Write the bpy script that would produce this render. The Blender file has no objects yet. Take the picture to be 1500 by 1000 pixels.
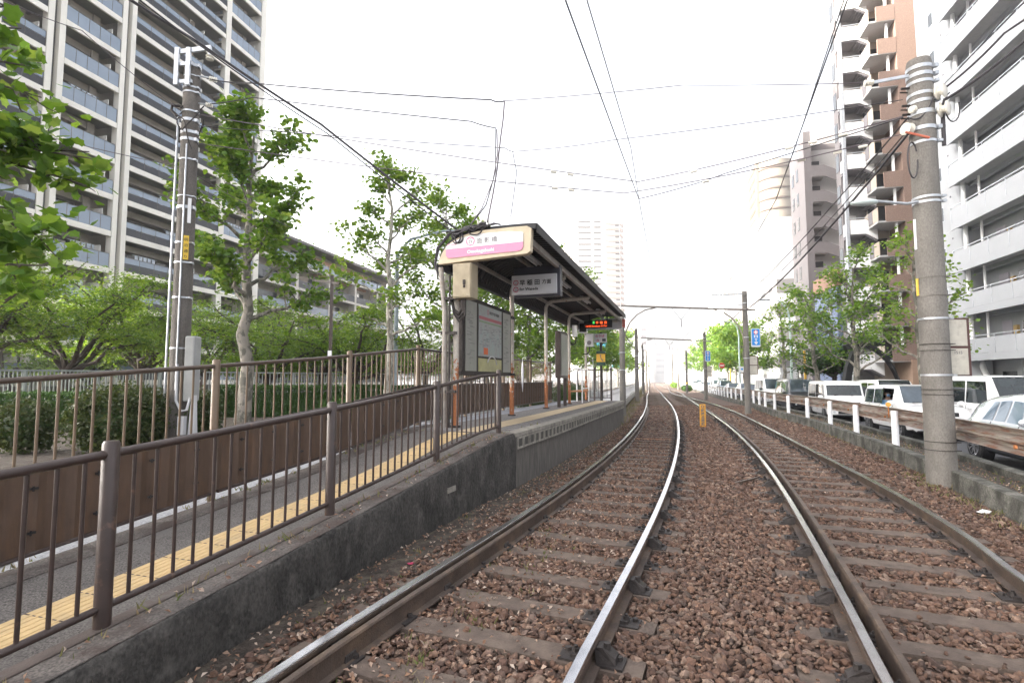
import bpy, bmesh, math, random
import numpy as np
from mathutils import Vector, Matrix
R = math.radians
SC = bpy.context.scene
COL = SC.collection
random.seed(7); RNG = np.random.default_rng(11)

# ------------------------------------------------------------------ camera, sky, sun, exposure
FPX, HZ, CAMH = 780.0, 556.0, 1.5
PITCH = math.atan((HZ-500)/FPX)
cd = bpy.data.cameras.new('camera'); cam = bpy.data.objects.new('camera', cd); COL.objects.link(cam)
cam.location = (0, 0, CAMH); cam.rotation_euler = (R(90)+PITCH, 0, 0)
cd.sensor_width = 36; cd.lens = FPX/1500*36; cd.clip_start = .05; cd.clip_end = 3000
SC.camera = cam
SUN_EL, SUN_AZ = R(27), R(-95)         # azimuth from +Y towards +X; the sun stands to the left, a little behind
W = bpy.data.worlds.new('World'); SC.world = W; W.use_nodes = True
_n = W.node_tree.nodes; _bg = _n['Background']
_sky = _n.new('ShaderNodeTexSky'); _sky.sky_type = 'NISHITA'; _sky.sun_disc = False
_sky.sun_elevation = SUN_EL; _sky.sun_rotation = SUN_AZ
_sky.air_density = 0.8; _sky.dust_density = 10.0; _sky.ozone_density = 0.0
_hs = _n.new('ShaderNodeHueSaturation'); _hs.inputs['Saturation'].default_value = .3; _hs.inputs['Value'].default_value = 1.12   # a milky high overcast
W.node_tree.links.new(_sky.outputs[0], _hs.inputs['Color']); W.node_tree.links.new(_hs.outputs[0], _bg.inputs[0]); _bg.inputs[1].default_value = 0.15
_s = bpy.data.lights.new('sun', 'SUN'); _s.energy = 3.2; _s.angle = R(.5); _s.color = (1, .93, .8)
sun = bpy.data.objects.new('sun', _s); COL.objects.link(sun)
_d = Vector((math.sin(SUN_AZ)*math.cos(SUN_EL), math.cos(SUN_AZ)*math.cos(SUN_EL), math.sin(SUN_EL)))
sun.rotation_euler = _d.to_track_quat('Z', 'Y').to_euler(); sun.location = _d*60
SC.view_settings.view_transform = 'Standard'; SC.view_settings.look = 'None'
SC.view_settings.exposure = 2.5; SC.view_settings.gamma = 1.0
SC.cycles.max_bounces = 8; SC.cycles.transparent_max_bounces = 12
SC.cycles.use_denoising = True

# ------------------------------------------------------------------ helpers
def ray(x, y):
    u = (x-750)/FPX; v = (500-y)/FPX; c, s = math.cos(PITCH), math.sin(PITCH)
    return Vector((u, c-v*s, s+v*c))
def G(x, y, z=0.0):
    d = ray(x, y); return Vector((0, 0, CAMH)) + d*((z-CAMH)/d.z)
def at(x, y, Y):
    d = ray(x, y); return Vector((0, 0, CAMH)) + d*(Y/d.y)
def tag(o, label=None, cat=None, group=None, kind=None):
    if label: o['label'] = label
    if cat: o['category'] = cat
    if group: o['group'] = group
    if kind: o['kind'] = kind
    return o
def empty(name, loc, rz=0.0, label=None, cat=None, group=None):
    o = bpy.data.objects.new(name, None); COL.objects.link(o); o.empty_display_size = .2
    o.location = loc; o.rotation_euler = (0, 0, rz); tag(o, label, cat, group); return o
def link(name, me, parent=None, mats=None):
    o = bpy.data.objects.new(name, me); COL.objects.link(o)
    for m in (mats or []): me.materials.append(m)
    if parent: o.parent = parent
    return o
def copy_tree(o, parent=None):
    c = o.copy(); COL.objects.link(c)
    if parent: c.parent = parent
    for ch in list(o.children): copy_tree(ch, c)
    return c
class MB:
    """mesh collector"""
    def __init__(s): s.v = []; s.f = []; s.m = []; s.mi = 0
    def add(s, vs, fs):
        b = len(s.v); s.v += [tuple(x) for x in vs]
        for f in fs: s.f.append(tuple(b+i for i in f)); s.m.append(s.mi)
        return s
    def box(s, x0, x1, y0, y1, z0, z1, T=None):
        vs = [Vector((x, y, z)) for z in (z0, z1) for y in (y0, y1) for x in (x0, x1)]
        if T is not None: vs = [T @ v for v in vs]
        return s.add(vs, [(0, 2, 3, 1), (4, 5, 7, 6), (0, 1, 5, 4), (2, 6, 7, 3), (0, 4, 6, 2), (1, 3, 7, 5)])
    def bar(s, a, b, w, h, up=(0, 0, 1)):
        a = Vector(a); b = Vector(b); d = (b-a).normalized(); up = Vector(up)
        if abs(d.dot(up)) > .98: up = Vector((0, 1, 0))
        x = d.cross(up).normalized()*w/2; y = x.cross(d).normalized()*h/2
        vs = [p+sx*x+sy*y for p in (a, b) for sx, sy in ((-1, -1), (1, -1), (1, 1), (-1, 1))]
        return s.add(vs, [(3, 2, 1, 0), (4, 5, 6, 7), (0, 1, 5, 4), (1, 2, 6, 5), (2, 3, 7, 6), (3, 0, 4, 7)])
    def tube(s, pts, r, n=8, cap=True):
        pts = [Vector(p) for p in pts]; k = len(pts)
        rr = r if isinstance(r, (list, tuple)) else [r]*k
        vs = []; prev = None
        for i, p in enumerate(pts):
            d = (pts[min(i+1, k-1)]-pts[max(i-1, 0)])
            d = d.normalized() if d.length > 1e-9 else Vector((0, 0, 1))
            if prev is None:
                a = Vector((0, 0, 1)) if abs(d.z) < .9 else Vector((1, 0, 0))
                x = d.cross(a).normalized()
            else:
                x = prev-d*prev.dot(d); x = x.normalized() if x.length > 1e-6 else d.orthogonal().normalized()
            prev = x; y = d.cross(x)
            for j in range(n):
                t = 2*math.pi*j/n; vs.append(p+rr[i]*(math.cos(t)*x+math.sin(t)*y))
        fs = [(i*n+j, i*n+(j+1) % n, (i+1)*n+(j+1) % n, (i+1)*n+j) for i in range(k-1) for j in range(n)]
        if cap: fs += [tuple(range(n-1, -1, -1)), tuple(range((k-1)*n, k*n))]
        return s.add(vs, fs)
    def prism(s, poly, a, b):
        """poly: list of (u,v) mapped by functions a(u,v), b(u,v) to 3-D near/far"""
        n = len(poly); vs = [a(*p) for p in poly]+[b(*p) for p in poly]
        return s.add(vs, [tuple(range(n-1, -1, -1)), tuple(range(n, 2*n))]+[(i, (i+1) % n, n+(i+1) % n, n+i) for i in range(n)])
    def sweep(s, sec, frames, closed=True, cap=True):
        """sec: list of (w,z); frames: list of callables (w,z)->Vector"""
        n = len(sec); vs = [fr(w, z) for fr in frames for w, z in sec]; k = len(frames)
        m = n if closed else n-1
        fs = [(i*n+j, (i+1)*n+j, (i+1)*n+(j+1) % n, i*n+(j+1) % n) for i in range(k-1) for j in range(m)]
        if closed and cap: fs += [tuple(range(n)), tuple(range(k*n-1, (k-1)*n-1, -1))]
        return s.add(vs, fs)
    def mesh(s, name, smooth=None):
        me = bpy.data.meshes.new(name); me.from_pydata(s.v, [], s.f)
        me.polygons.foreach_set('material_index', s.m)
        bm = bmesh.new(); bm.from_mesh(me); bmesh.ops.recalc_face_normals(bm, faces=bm.faces); bm.to_mesh(me); bm.free()
        if smooth is not None: shade(me, smooth)
        me.update(); return me
    def build(s, name, mat, parent=None, smooth=None, bevel=0):
        me = s.mesh(name, smooth); mats = mat if isinstance(mat, (list, tuple)) else [mat]
        o = link(name, me, parent, mats)
        if bevel:
            b = o.modifiers.new('bevel', 'BEVEL'); b.width = bevel; b.segments = 2; b.limit_method = 'ANGLE'; b.angle_limit = R(40)
        return o
def shade(me, ang=40):
    me.polygons.foreach_set('use_smooth', [True]*len(me.polygons))
    bm = bmesh.new(); bm.from_mesh(me)
    for e in bm.edges:
        if len(e.link_faces) == 2 and e.calc_face_angle(0) > R(ang): e.smooth = False
    bm.to_mesh(me); bm.free()
def npmesh(name, V, F, mat, parent=None, smooth=False):
    """V (n,3) array; F (m,k) array of faces with k corners"""
    me = bpy.data.meshes.new(name); V = np.ascontiguousarray(V, 'f'); F = np.ascontiguousarray(F, 'i')
    me.vertices.add(len(V)); me.vertices.foreach_set('co', V.ravel())
    m, k = F.shape; me.loops.add(m*k); me.loops.foreach_set('vertex_index', F.ravel())
    me.polygons.add(m); me.polygons.foreach_set('loop_start', np.arange(0, m*k, k, dtype='i'))
    me.polygons.foreach_set('use_smooth', np.full(m, smooth)); me.update(calc_edges=True); me.validate()
    return link(name, me, parent, [mat])
class Curve:
    def __init__(s, pts, n=24):
        P = [Vector((p[0], p[1])) for p in pts]; P = [2*P[0]-P[1]]+P+[2*P[-1]-P[-2]]; out = []
        for i in range(1, len(P)-2):
            a, b, c, d = P[i-1:i+3]
            ta = (b-a).length**.5; tb = (c-b).length**.5; tc = (d-c).length**.5
            for j in range(n):
                t = j/n
                m1 = (c-b) + tb*((b-a)/ta-(c-a)/(ta+tb)); m2 = (c-b)+tb*((d-c)/tc-(d-b)/(tb+tc))
                h = 2*t**3-3*t*t+1, t**3-2*t*t+t, -2*t**3+3*t*t, t**3-t*t
                out.append(h[0]*b+h[1]*m1+h[2]*c+h[3]*m2)
        out.append(P[-2]); s.p = np.array([tuple(q) for q in out])
        d = np.hypot(*np.diff(s.p, axis=0).T); s.s = np.concatenate([[0], np.cumsum(d)]); s.L = s.s[-1]
    def xy(s, t): return np.interp(t, s.s, s.p[:, 0]), np.interp(t, s.s, s.p[:, 1])
    def dir(s, t):
        a = s.xy(max(t-.4, 0)); b = s.xy(min(t+.4, s.L)); d = Vector((b[0]-a[0], b[1]-a[1])); return d.normalized()
    def at(s, t, w=0, z=0):
        """w to the left"""
        x, y = s.xy(t); d = s.dir(t); return Vector((x-d.y*w, y+d.x*w, z))
    def sY(s, Y): return float(np.interp(Y, s.p[:, 1], s.s))
    def X(s, Y): return float(np.interp(Y, s.p[:, 1], s.p[:, 0]))
    def rot(s, t): d = s.dir(t); return math.atan2(d.y, d.x)
    def frame(s, t, w0=0): return lambda w, z: s.at(t, w+w0, z)
    def offset(s, w, a=None, b=None, step=1.0):
        a = 0 if a is None else a; b = s.L if b is None else b; k = max(2, int((b-a)/step)+1)
        return [s.at(t, w) for t in np.linspace(a, b, k)]

# ------------------------------------------------------------------ materials
def nodes(name):
    m = bpy.data.materials.new(name); m.use_nodes = True; return m, m.node_tree.nodes, m.node_tree.links, m.node_tree.nodes['Principled BSDF']
def M(name, col, rough=.6, metal=0.0, var=.18, scale=4.0, bump=0.0, bscale=60.0, col2=None, thr=(.52, .7), sc2=1.3, stretch=(1, 1, 1), spec=.5, coat=0.0, fine=0.0, famp=.16):
    m, N, Lk, B = nodes(name); col = (*col, 1)
    g = N.new('ShaderNodeNewGeometry'); mp = N.new('ShaderNodeMapping'); mp.inputs['Scale'].default_value = stretch
    Lk.new(g.outputs['Position'], mp.inputs[0])
    def noise(sc, det=5, rg=.6):
        n = N.new('ShaderNodeTexNoise'); n.inputs['Scale'].default_value = sc; n.inputs['Detail'].default_value = det
        n.inputs['Roughness'].default_value = rg; Lk.new(mp.outputs[0], n.inputs['Vector']); return n
    n1 = noise(scale); mr = N.new('ShaderNodeMapRange'); mr.inputs[1].default_value = .3; mr.inputs[2].default_value = .7
    mr.inputs[3].default_value = 1-var; mr.inputs[4].default_value = 1+var; Lk.new(n1.outputs[0], mr.inputs[0])
    mul = N.new('ShaderNodeMix'); mul.data_type = 'RGBA'; mul.blend_type = 'MULTIPLY'; mul.inputs[0].default_value = 1
    mul.inputs[6].default_value = col; Lk.new(mr.outputs[0], mul.inputs[7]); out = mul.outputs[2]
    if fine:
        n4 = noise(fine, 2, .5); m4 = N.new('ShaderNodeMapRange'); m4.inputs[1].default_value = .35; m4.inputs[2].default_value = .65
        m4.inputs[3].default_value = 1-famp; m4.inputs[4].default_value = 1+famp; Lk.new(n4.outputs[0], m4.inputs[0])
        k4 = N.new('ShaderNodeMix'); k4.data_type = 'RGBA'; k4.blend_type = 'MULTIPLY'; k4.inputs[0].default_value = 1
        Lk.new(out, k4.inputs[6]); Lk.new(m4.outputs[0], k4.inputs[7]); out = k4.outputs[2]
    if col2:
        n2 = noise(sc2, 8, .65); r = N.new('ShaderNodeMapRange'); r.inputs[1].default_value = thr[0]; r.inputs[2].default_value = thr[1]
        Lk.new(n2.outputs[0], r.inputs[0]); mx = N.new('ShaderNodeMix'); mx.data_type = 'RGBA'
        Lk.new(r.outputs[0], mx.inputs[0]); Lk.new(out, mx.inputs[6]); mx.inputs[7].default_value = (*col2, 1); out = mx.outputs[2]
    Lk.new(out, B.inputs['Base Color'])
    B.inputs['Roughness'].default_value = rough; B.inputs['Metallic'].default_value = metal; B.inputs['Specular IOR Level'].default_value = spec
    B.inputs['Coat Weight'].default_value = coat; B.inputs['Coat Roughness'].default_value = .05
    if bump:
        n3 = noise(bscale, 4, .6); b = N.new('ShaderNodeBump'); b.inputs['Strength'].default_value = min(1, bump); b.inputs['Distance'].default_value = .012*max(1, bump)
        Lk.new(n3.outputs[0], b.inputs['Height']); Lk.new(b.outputs[0], B.inputs['Normal'])
    return m
def island(name, stops, rough=.8, trans=0.0, bump=0, spec=.3):
    """colour picked per loose piece (one stone, one leaf)"""
    m, N, Lk, B = nodes(name); g = N.new('ShaderNodeNewGeometry'); r = N.new('ShaderNodeValToRGB')
    e = r.color_ramp.elements; k = len(stops)
    while len(e) < k: e.new(.5)
    for i, c in enumerate(stops): e[i].position = i/(k-1); e[i].color = (*c, 1)
    Lk.new(g.outputs['Random Per Island'], r.inputs[0]); out = r.outputs[0]
    if bump:
        n = N.new('ShaderNodeTexNoise'); n.inputs['Scale'].default_value = bump; n.inputs['Detail'].default_value = 4
        Lk.new(g.outputs['Position'], n.inputs['Vector'])
        mr = N.new('ShaderNodeMapRange'); mr.inputs[1].default_value = .3; mr.inputs[2].default_value = .7; mr.inputs[3].default_value = .65; mr.inputs[4].default_value = 1.35
        Lk.new(n.outputs[0], mr.inputs[0]); mul = N.new('ShaderNodeMix'); mul.data_type = 'RGBA'; mul.blend_type = 'MULTIPLY'; mul.inputs[0].default_value = 1
        Lk.new(out, mul.inputs[6]); Lk.new(mr.outputs[0], mul.inputs[7]); out = mul.outputs[2]
    Lk.new(out, B.inputs['Base Color']); B.inputs['Roughness'].default_value = rough; B.inputs['Specular IOR Level'].default_value = spec
    if trans:
        t = N.new('ShaderNodeBsdfTranslucent'); hs = N.new('ShaderNodeHueSaturation'); hs.inputs['Hue'].default_value = .475; hs.inputs['Saturation'].default_value = 1.15; hs.inputs['Value'].default_value = 1.7
        Lk.new(out, hs.inputs['Color']); Lk.new(hs.outputs[0], t.inputs[0])
        mx = N.new('ShaderNodeMixShader'); mx.inputs[0].default_value = trans; Lk.new(B.outputs[0], mx.inputs[1]); Lk.new(t.outputs[0], mx.inputs[2])
        Lk.new(mx.outputs[0], N['Material Output'].inputs[0])
    return m
def flat(name, col, rough=.5, metal=0, spec=.5): return M(name, col, rough, metal, var=.05, scale=3, spec=spec)
def emit(name, col, s):
    m, N, Lk, B = nodes(name); B.inputs['Base Color'].default_value = (0, 0, 0, 1); B.inputs['Emission Color'].default_value = (*col, 1); B.inputs['Emission Strength'].default_value = s; return m
def glass(name, col, rough=.04): 
    m = M(name, col, rough, 0, var=.06, scale=.7, spec=.8); return m
X = {}
X['ballast_bed'] = M('ballast_bed', (.075, .05, .04), .95, var=.45, scale=30, bump=2.5, bscale=26, col2=(.13, .085, .065), thr=(.45, .6), sc2=22)
X['ballast'] = island('ballast_stone', [(.072,.045,.035),(.135,.078,.055),(.10,.06,.045),(.175,.105,.072),(.085,.058,.048),(.145,.09,.066),(.235,.165,.125),(.06,.045,.038),(.115,.068,.052),(.165,.12,.098)], .92, bump=45)
X['soil'] = M('soil', (.062,.047,.037), .95, var=.45, scale=12, bump=2, bscale=60, col2=(.12,.10,.075), thr=(.48,.62), sc2=7, fine=60, famp=.4)
X['sleeper'] = M('sleeper', (.108,.08,.064), .88, var=.3, scale=8, bump=.7, bscale=70, col2=(.15,.115,.09), sc2=4)
X['sleeper_rust'] = M('sleeper_rust', (.26, .12, .06), .85, var=.3, scale=8, bump=.7, bscale=70, col2=(.15, .11, .09), sc2=5)
X['rail_side'] = M('rail_side', (.085, .062, .05), .62, .3, var=.35, scale=5, bump=.4, bscale=90, col2=(.15, .105, .075), thr=(.5, .66), sc2=4)
X['rail_top'] = M('rail_top', (.60, .60, .62), .22, 1, var=.12, scale=7)
X['iron'] = M('dark_iron', (.045, .038, .036), .6, .4, var=.3, scale=20, bump=.5, bscale=90)
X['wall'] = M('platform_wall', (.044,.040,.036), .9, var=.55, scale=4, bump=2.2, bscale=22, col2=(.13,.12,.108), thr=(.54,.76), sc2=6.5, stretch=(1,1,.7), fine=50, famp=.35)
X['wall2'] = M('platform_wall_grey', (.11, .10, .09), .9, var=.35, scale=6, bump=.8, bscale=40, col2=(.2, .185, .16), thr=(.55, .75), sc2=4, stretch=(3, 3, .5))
X['coping'] = M('coping', (.115,.10,.09), .9, var=.3, scale=5, bump=1, bscale=50, col2=(.07,.05,.042), thr=(.47,.62), sc2=4, fine=70, famp=.4)
X['coping_block'] = M('coping_block', (.27, .25, .215), .9, var=.3, scale=9, bump=.6, bscale=60, col2=(.13, .12, .105), thr=(.5, .68), sc2=5)
X['asphalt_pf'] = M('platform_asphalt', (.135,.122,.112), .92, var=.14, scale=4, bump=1, bscale=110, fine=85, famp=.55, col2=(.16,.148,.138), thr=(.5,.7), sc2=3)
X['paver'] = M('platform_paver', (.19,.18,.175), .9, var=.15, scale=8, bump=.4, bscale=90, fine=70, famp=.35)
X['tactile'] = M('tactile_yellow', (.56,.40,.20), .75, var=.1, scale=7, bump=.2, bscale=60, col2=(.44,.33,.19), thr=(.5,.7), sc2=4)
X['tactile_tan'] = M('tactile_tan', (.47, .37, .24), .8, var=.12, scale=7)
X['brown'] = M('brown_paint', (.046, .030, .026), .38, 0, var=.2, scale=6, bump=.15, bscale=60, col2=(.14, .08, .055), thr=(.6, .72), sc2=9)
X['brown_hi'] = M('brown_gold_paint', (.15, .105, .068), .38, .1, var=.15, scale=6)
X['brown_rail'] = M('brown_rail', (.085, .06, .045), .38, .1, var=.15, scale=6)
X['bark_wh'] = M('bark_pale', (.42, .39, .34), .85, var=.15, scale=6, bump=.4, bscale=30, col2=(.2,.185,.15), thr=(.5,.56), sc2=5, stretch=(1, 1, .6))
X['beige_dk'] = M('beige_box', (.36, .30, .205), .5, var=.15, scale=6, col2=(.28,.22,.15), thr=(.55,.75), sc2=5)
X['panel'] = M('brown_panel', (.088, .054, .037), .5, 0, var=.2, scale=5, bump=.2, bscale=30, col2=(.125, .07, .04), thr=(.5, .72), sc2=3.5, stretch=(2, 2, .6))
X['roof'] = M('roof_sheet', (.022, .02, .022), .55, .2, var=.2, scale=5)
X['steel_lt'] = M('painted_steel', (.30, .27, .24), .5, 0, var=.2, scale=8, col2=(.22, .17, .13), sc2=5)
X['post_wh'] = M('post_white', (.62, .58, .53), .55, 0, var=.15, scale=10, col2=(.34, .2, .13), thr=(.6, .68), sc2=7)
def rusty(name, col, rust, z0, k):
    # flaking white paint: rust breaks through, most of it towards the foot
    m, N, Lk, B = nodes(name); g = N.new('ShaderNodeNewGeometry'); n = N.new('ShaderNodeTexNoise'); n.inputs['Scale'].default_value = 9; n.inputs['Detail'].default_value = 8; n.inputs['Roughness'].default_value = .7
    Lk.new(g.outputs['Position'], n.inputs['Vector']); sx = N.new('ShaderNodeSeparateXYZ'); Lk.new(g.outputs['Position'], sx.inputs[0])
    r = N.new('ShaderNodeMapRange'); r.inputs[1].default_value = z0; r.inputs[2].default_value = z0+k; r.inputs[3].default_value = .2; r.inputs[4].default_value = -.08; Lk.new(sx.outputs[2], r.inputs[0])
    ad = N.new('ShaderNodeMath'); Lk.new(n.outputs[0], ad.inputs[0]); Lk.new(r.outputs[0], ad.inputs[1]); t = N.new('ShaderNodeMapRange'); t.inputs[1].default_value = .53; t.inputs[2].default_value = .58; Lk.new(ad.outputs[0], t.inputs[0])
    mx = N.new('ShaderNodeMix'); mx.data_type = 'RGBA'; mx.inputs[6].default_value = (*col, 1); mx.inputs[7].default_value = (*rust, 1); Lk.new(t.outputs[0], mx.inputs[0])
    n2 = N.new('ShaderNodeTexNoise'); n2.inputs['Scale'].default_value = 30; Lk.new(g.outputs['Position'], n2.inputs['Vector']); m2 = N.new('ShaderNodeMapRange'); m2.inputs[3].default_value = .6; m2.inputs[4].default_value = 1.35; Lk.new(n2.outputs[0], m2.inputs[0])
    mu = N.new('ShaderNodeMix'); mu.data_type = 'RGBA'; mu.blend_type = 'MULTIPLY'; mu.inputs[0].default_value = 1; Lk.new(mx.outputs[2], mu.inputs[6]); Lk.new(m2.outputs[0], mu.inputs[7]); Lk.new(mu.outputs[2], B.inputs['Base Color']); B.inputs['Roughness'].default_value = .7; return m
X['post_rusty'] = rusty('post_rusty', (.46, .42, .37), (.33, .12, .045), .95, 1.3)
X['rust'] = M('rust_orange', (.42, .16, .055), .85, 0, var=.3, scale=20, bump=.6, bscale=90, col2=(.6, .5, .42), thr=(.62, .68), sc2=12)
X['beige'] = M('beige_panel', (.58, .49, .35), .5, var=.12, scale=6, col2=(.5, .4, .28), thr=(.6, .75), sc2=5)
X['sign_wh'] = flat('sign_white', (.82, .82, .82), .35)
X['pink'] = flat('sign_pink', (.72, .25, .40), .35)
X['sign_gr'] = flat('sign_grey', (.55, .55, .57), .3)
X['ink'] = flat('ink_grey', (.16, .15, .16), .6); X['black'] = flat('black', (.015, .015, .017), .5)
X['navy_dk'] = flat('sign_box_dark', (.045, .045, .06), .45)
X['crim'] = flat('crimson', (.42, .03, .09), .4)
X['white'] = flat('white', (.8, .8, .8), .45)
X['concrete'] = M('pole_concrete', (.185, .172, .155), .85, var=.13, scale=3, bump=.4, bscale=80, col2=(.13, .12, .108), thr=(.5, .75), sc2=2.2, stretch=(1, 1, .5), fine=60)
X['concrete_dk'] = M('pole_concrete_dark', (.125, .112, .10), .85, var=.18, scale=3, bump=.4, bscale=80, col2=(.2, .18, .16), thr=(.55, .75), sc2=2, stretch=(1, 1, .5), fine=60)
X['galv'] = M('galvanised', (.50, .52, .55), .4, .6, var=.15, scale=10)
X['ceramic'] = flat('ceramic', (.75, .72, .64), .2)
X['wire'] = flat('wire', (.05, .045, .05), .6); X['wire_lt'] = flat('wire_light', (.12, .10, .11), .6)
X['asphalt'] = M('road_asphalt', (.055, .056, .062), .9, var=.15, scale=2, bump=.5, bscale=150, fine=140)
X['sidewalk'] = M('sidewalk', (.16, .16, .165), .9, var=.15, scale=3, bump=.5, bscale=120, fine=120)
X['gravel_bl'] = M('gravel_blue', (.33, .34, .37), .95, var=.3, scale=40, bump=1.5, bscale=80, fine=90)
X['kerb'] = M('kerb', (.13,.125,.11), .9, var=.4, scale=3, bump=1, bscale=40, col2=(.042,.042,.034), thr=(.42,.58), sc2=2.6, fine=45, famp=.3)
X['kerb_top'] = M('kerb_top', (.22, .205, .185), .9, var=.25, scale=5, bump=.7, bscale=60, col2=(.11, .10, .09), sc2=5)
X['gr_beam'] = M('guard_beam', (.36,.32,.28), .42, .35, var=.25, scale=3, col2=(.20,.085,.045), thr=(.46,.62), sc2=4, stretch=(.5,.5,5))
X['gr_post'] = M('guard_post', (.80, .80, .82), .5, var=.07, scale=9, col2=(.5, .42, .36), thr=(.68, .78), sc2=9)
X['grass'] = island('grass_blade', [(.07,.10,.025),(.12,.15,.045),(.22,.19,.10),(.10,.12,.04),(.26,.22,.13),(.2,.16,.09)], .8, .3)
X['litter'] = island('dead_leaf', [(.32, .2, .13), (.22, .13, .085), (.42, .3, .22), (.17, .10, .07), (.5, .42, .35), (.28, .15, .09)], .9, .2)
X['bark'] = M('bark', (.10, .085, .07), .9, var=.3, scale=9, bump=1, bscale=30)
X['bark_dk'] = M('bark_dark', (.055, .042, .036), .9, var=.3, scale=9, bump=1, bscale=30)
X['bark_pl'] = M('bark_plane', (.26, .235, .20), .85, var=.15, scale=6, bump=.4, bscale=30, col2=(.11, .105, .085), thr=(.47, .53), sc2=5, stretch=(1, 1, .6))
X['leaf_pl'] = island('leaf_plane', [(.075,.16,.028),(.12,.23,.045),(.06,.135,.025),(.17,.28,.06),(.10,.19,.035),(.25,.34,.09)], .5, .45)
X['leaf_lt'] = island('leaf_light', [(.11,.21,.04),(.17,.27,.055),(.08,.17,.03),(.23,.32,.08)], .5, .48)
X['leaf_ch'] = island('leaf_cherry', [(.055,.12,.02),(.09,.18,.03),(.15,.25,.04),(.065,.14,.025),(.20,.30,.055),(.045,.11,.02)], .5, .45)
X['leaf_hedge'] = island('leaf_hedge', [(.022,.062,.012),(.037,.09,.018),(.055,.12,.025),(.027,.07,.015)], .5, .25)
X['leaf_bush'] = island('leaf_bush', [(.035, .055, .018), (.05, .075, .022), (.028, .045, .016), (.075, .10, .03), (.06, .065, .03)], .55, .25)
X['tyre'] = M('tyre', (.018, .018, .019), .8, var=.15, scale=9); X['rim'] = M('rim', (.6, .6, .62), .25, .9, var=.05)
X['car_glass'] = M('car_glass', (.018,.024,.026), .02, 0, var=.5, scale=1.6, spec=.75); X['chrome'] = M('chrome', (.75, .75, .77), .12, 1, var=.03)
X['lamp_gl'] = glass('lamp_glass', (.6, .62, .65), .08); X['car_dark'] = M('car_plastic', (.02, .02, .022), .5, var=.1)
def paint(n, c): return M('car_paint_'+n, c, .3, 0, var=.03, scale=2, coat=.8)
X['p_white'] = paint('white', (.80, .80, .80)); X['p_silver'] = M('car_paint_silver', (.62, .65, .70), .22, .45, var=.03, coat=1.0); X['p_black'] = paint('black', (.012, .013, .018)); X['p_blue'] = paint('blue_grey', (.25, .30, .36)); X['p_grey'] = paint('grey', (.45, .47, .5))
# ------------------------------------------------------------------ the lines everything follows
ZB = -.15                                   # ballast level; rail heads are at 0
RAILPX = dict(
 a=[(374,1000),(400,984),(600,856),(680,806),(780,740),(800,728),(824,714),(868,685),(914,641),(930,625),(942,604.8),(948,589),(951.7,574)],
 b=[(832,1000),(872,920),(906,860),(925,824),(956,758),(978,705),(991,661),(995,640),(994.7,621.6),(988,604.8),(979,587),(968.7,574)],
 c=[(1300,996),(1220,848),(1180,768),(1140,704),(1100,656),(1044,606),(1009,584),(982,570)],
 d=[(1490,840),(1420,784),(1340,736),(1260,696),(1180,652),(1100,614),(1044,591),(1000,571)])
FAR = dict(a=[(33.2,130),(105,400)], b=[(34.6,130),(106.4,400)], c=[(36.3,130),(108.1,400)], d=[(37.7,130),(109.5,400)])
def railcurve(k):
    g = np.array([tuple(G(*q))[:2] for q in RAILPX[k]]); t = np.log(g[:, 1]+2); c = np.polyfit(t, g[:, 0]/g[:, 1], 5)
    y0, y1 = g[0, 1], g[-1, 1]; Y = np.exp(np.linspace(math.log(y0+2), math.log(min(y1, 60)+2), 16))-2
    P = [(np.polyval(c, math.log(y+2))*y, y) for y in Y]
    d = Vector(P[1])-Vector(P[0]); d.normalize()
    h = {'a': .33, 'b': .36, 'c': .40, 'd': .42}[k]
    return Curve([(P[0][0]-h*9, y0-9), (P[0][0]-h*3, y0-3)]+P+FAR[k], 10)
RL = {k: railcurve(k) for k in 'abcd'}
WALL = Curve([(-3.95, -3.5), (-2.82, 0), (-1.63, 3.72), (-1.29, 4.75), (-.99, 5.6), (-.52, 6.85), (.06, 8.25), (.60, 9.6), (1.98, 13.6), (3.78, 18.9), (4.45, 21.0)])
KERB = Curve([(2.0, -3.5), (3.6, 1.0), (5.94, 6.31), (6.85, 8.5), (7.95, 11.2), (9.2, 14.9), (10.3, 18.2), (12.15, 25.0), (14.6, 33), (16.6, 41), (26.8, 78), (40.2, 130), (112, 400)])

# ------------------------------------------------------------------ ground
def strip(name, left, right, z, mat, kind='structure', n=120):
    vs = []; fs = []
    for i in range(n):
        vs += [left(i/(n-1)), right(i/(n-1))]
        if i: fs.append((2*i-2, 2*i-1, 2*i+1, 2*i))
    m = MB(); m.add([(p[0], p[1], z) for p in vs], fs); o = m.build(name, mat); tag(o, kind=kind); return o
m = MB(); m.add([(-900, -200, -.5), (900, -200, -.5), (900, 1800, -.5), (-900, 1800, -.5)], [(0, 1, 2, 3)]); tag(m.build('ground', X['sidewalk']), kind='structure')
YS = np.concatenate([np.linspace(-3, 30, 60), np.linspace(31, 390, 100)])
def wallX(Y): return WALL.X(Y) if Y < 20.5 else RL['a'].X(Y)-1.0
m = MB(); vs = []; fs = []
for i, Y in enumerate(YS):
    x0 = wallX(Y)-.3; x1 = KERB.X(Y)+.1
    for t in np.linspace(0, 1, 9):
        x = x0+(x1-x0)*t; vs.append((x, Y, ZB-.03))
    if i: fs += [((i-1)*9+j, (i-1)*9+j+1, i*9+j+1, i*9+j) for j in range(8)]
m.add(vs, fs); tag(m.build('track_bed', X['ballast_bed']), kind='structure')
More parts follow.
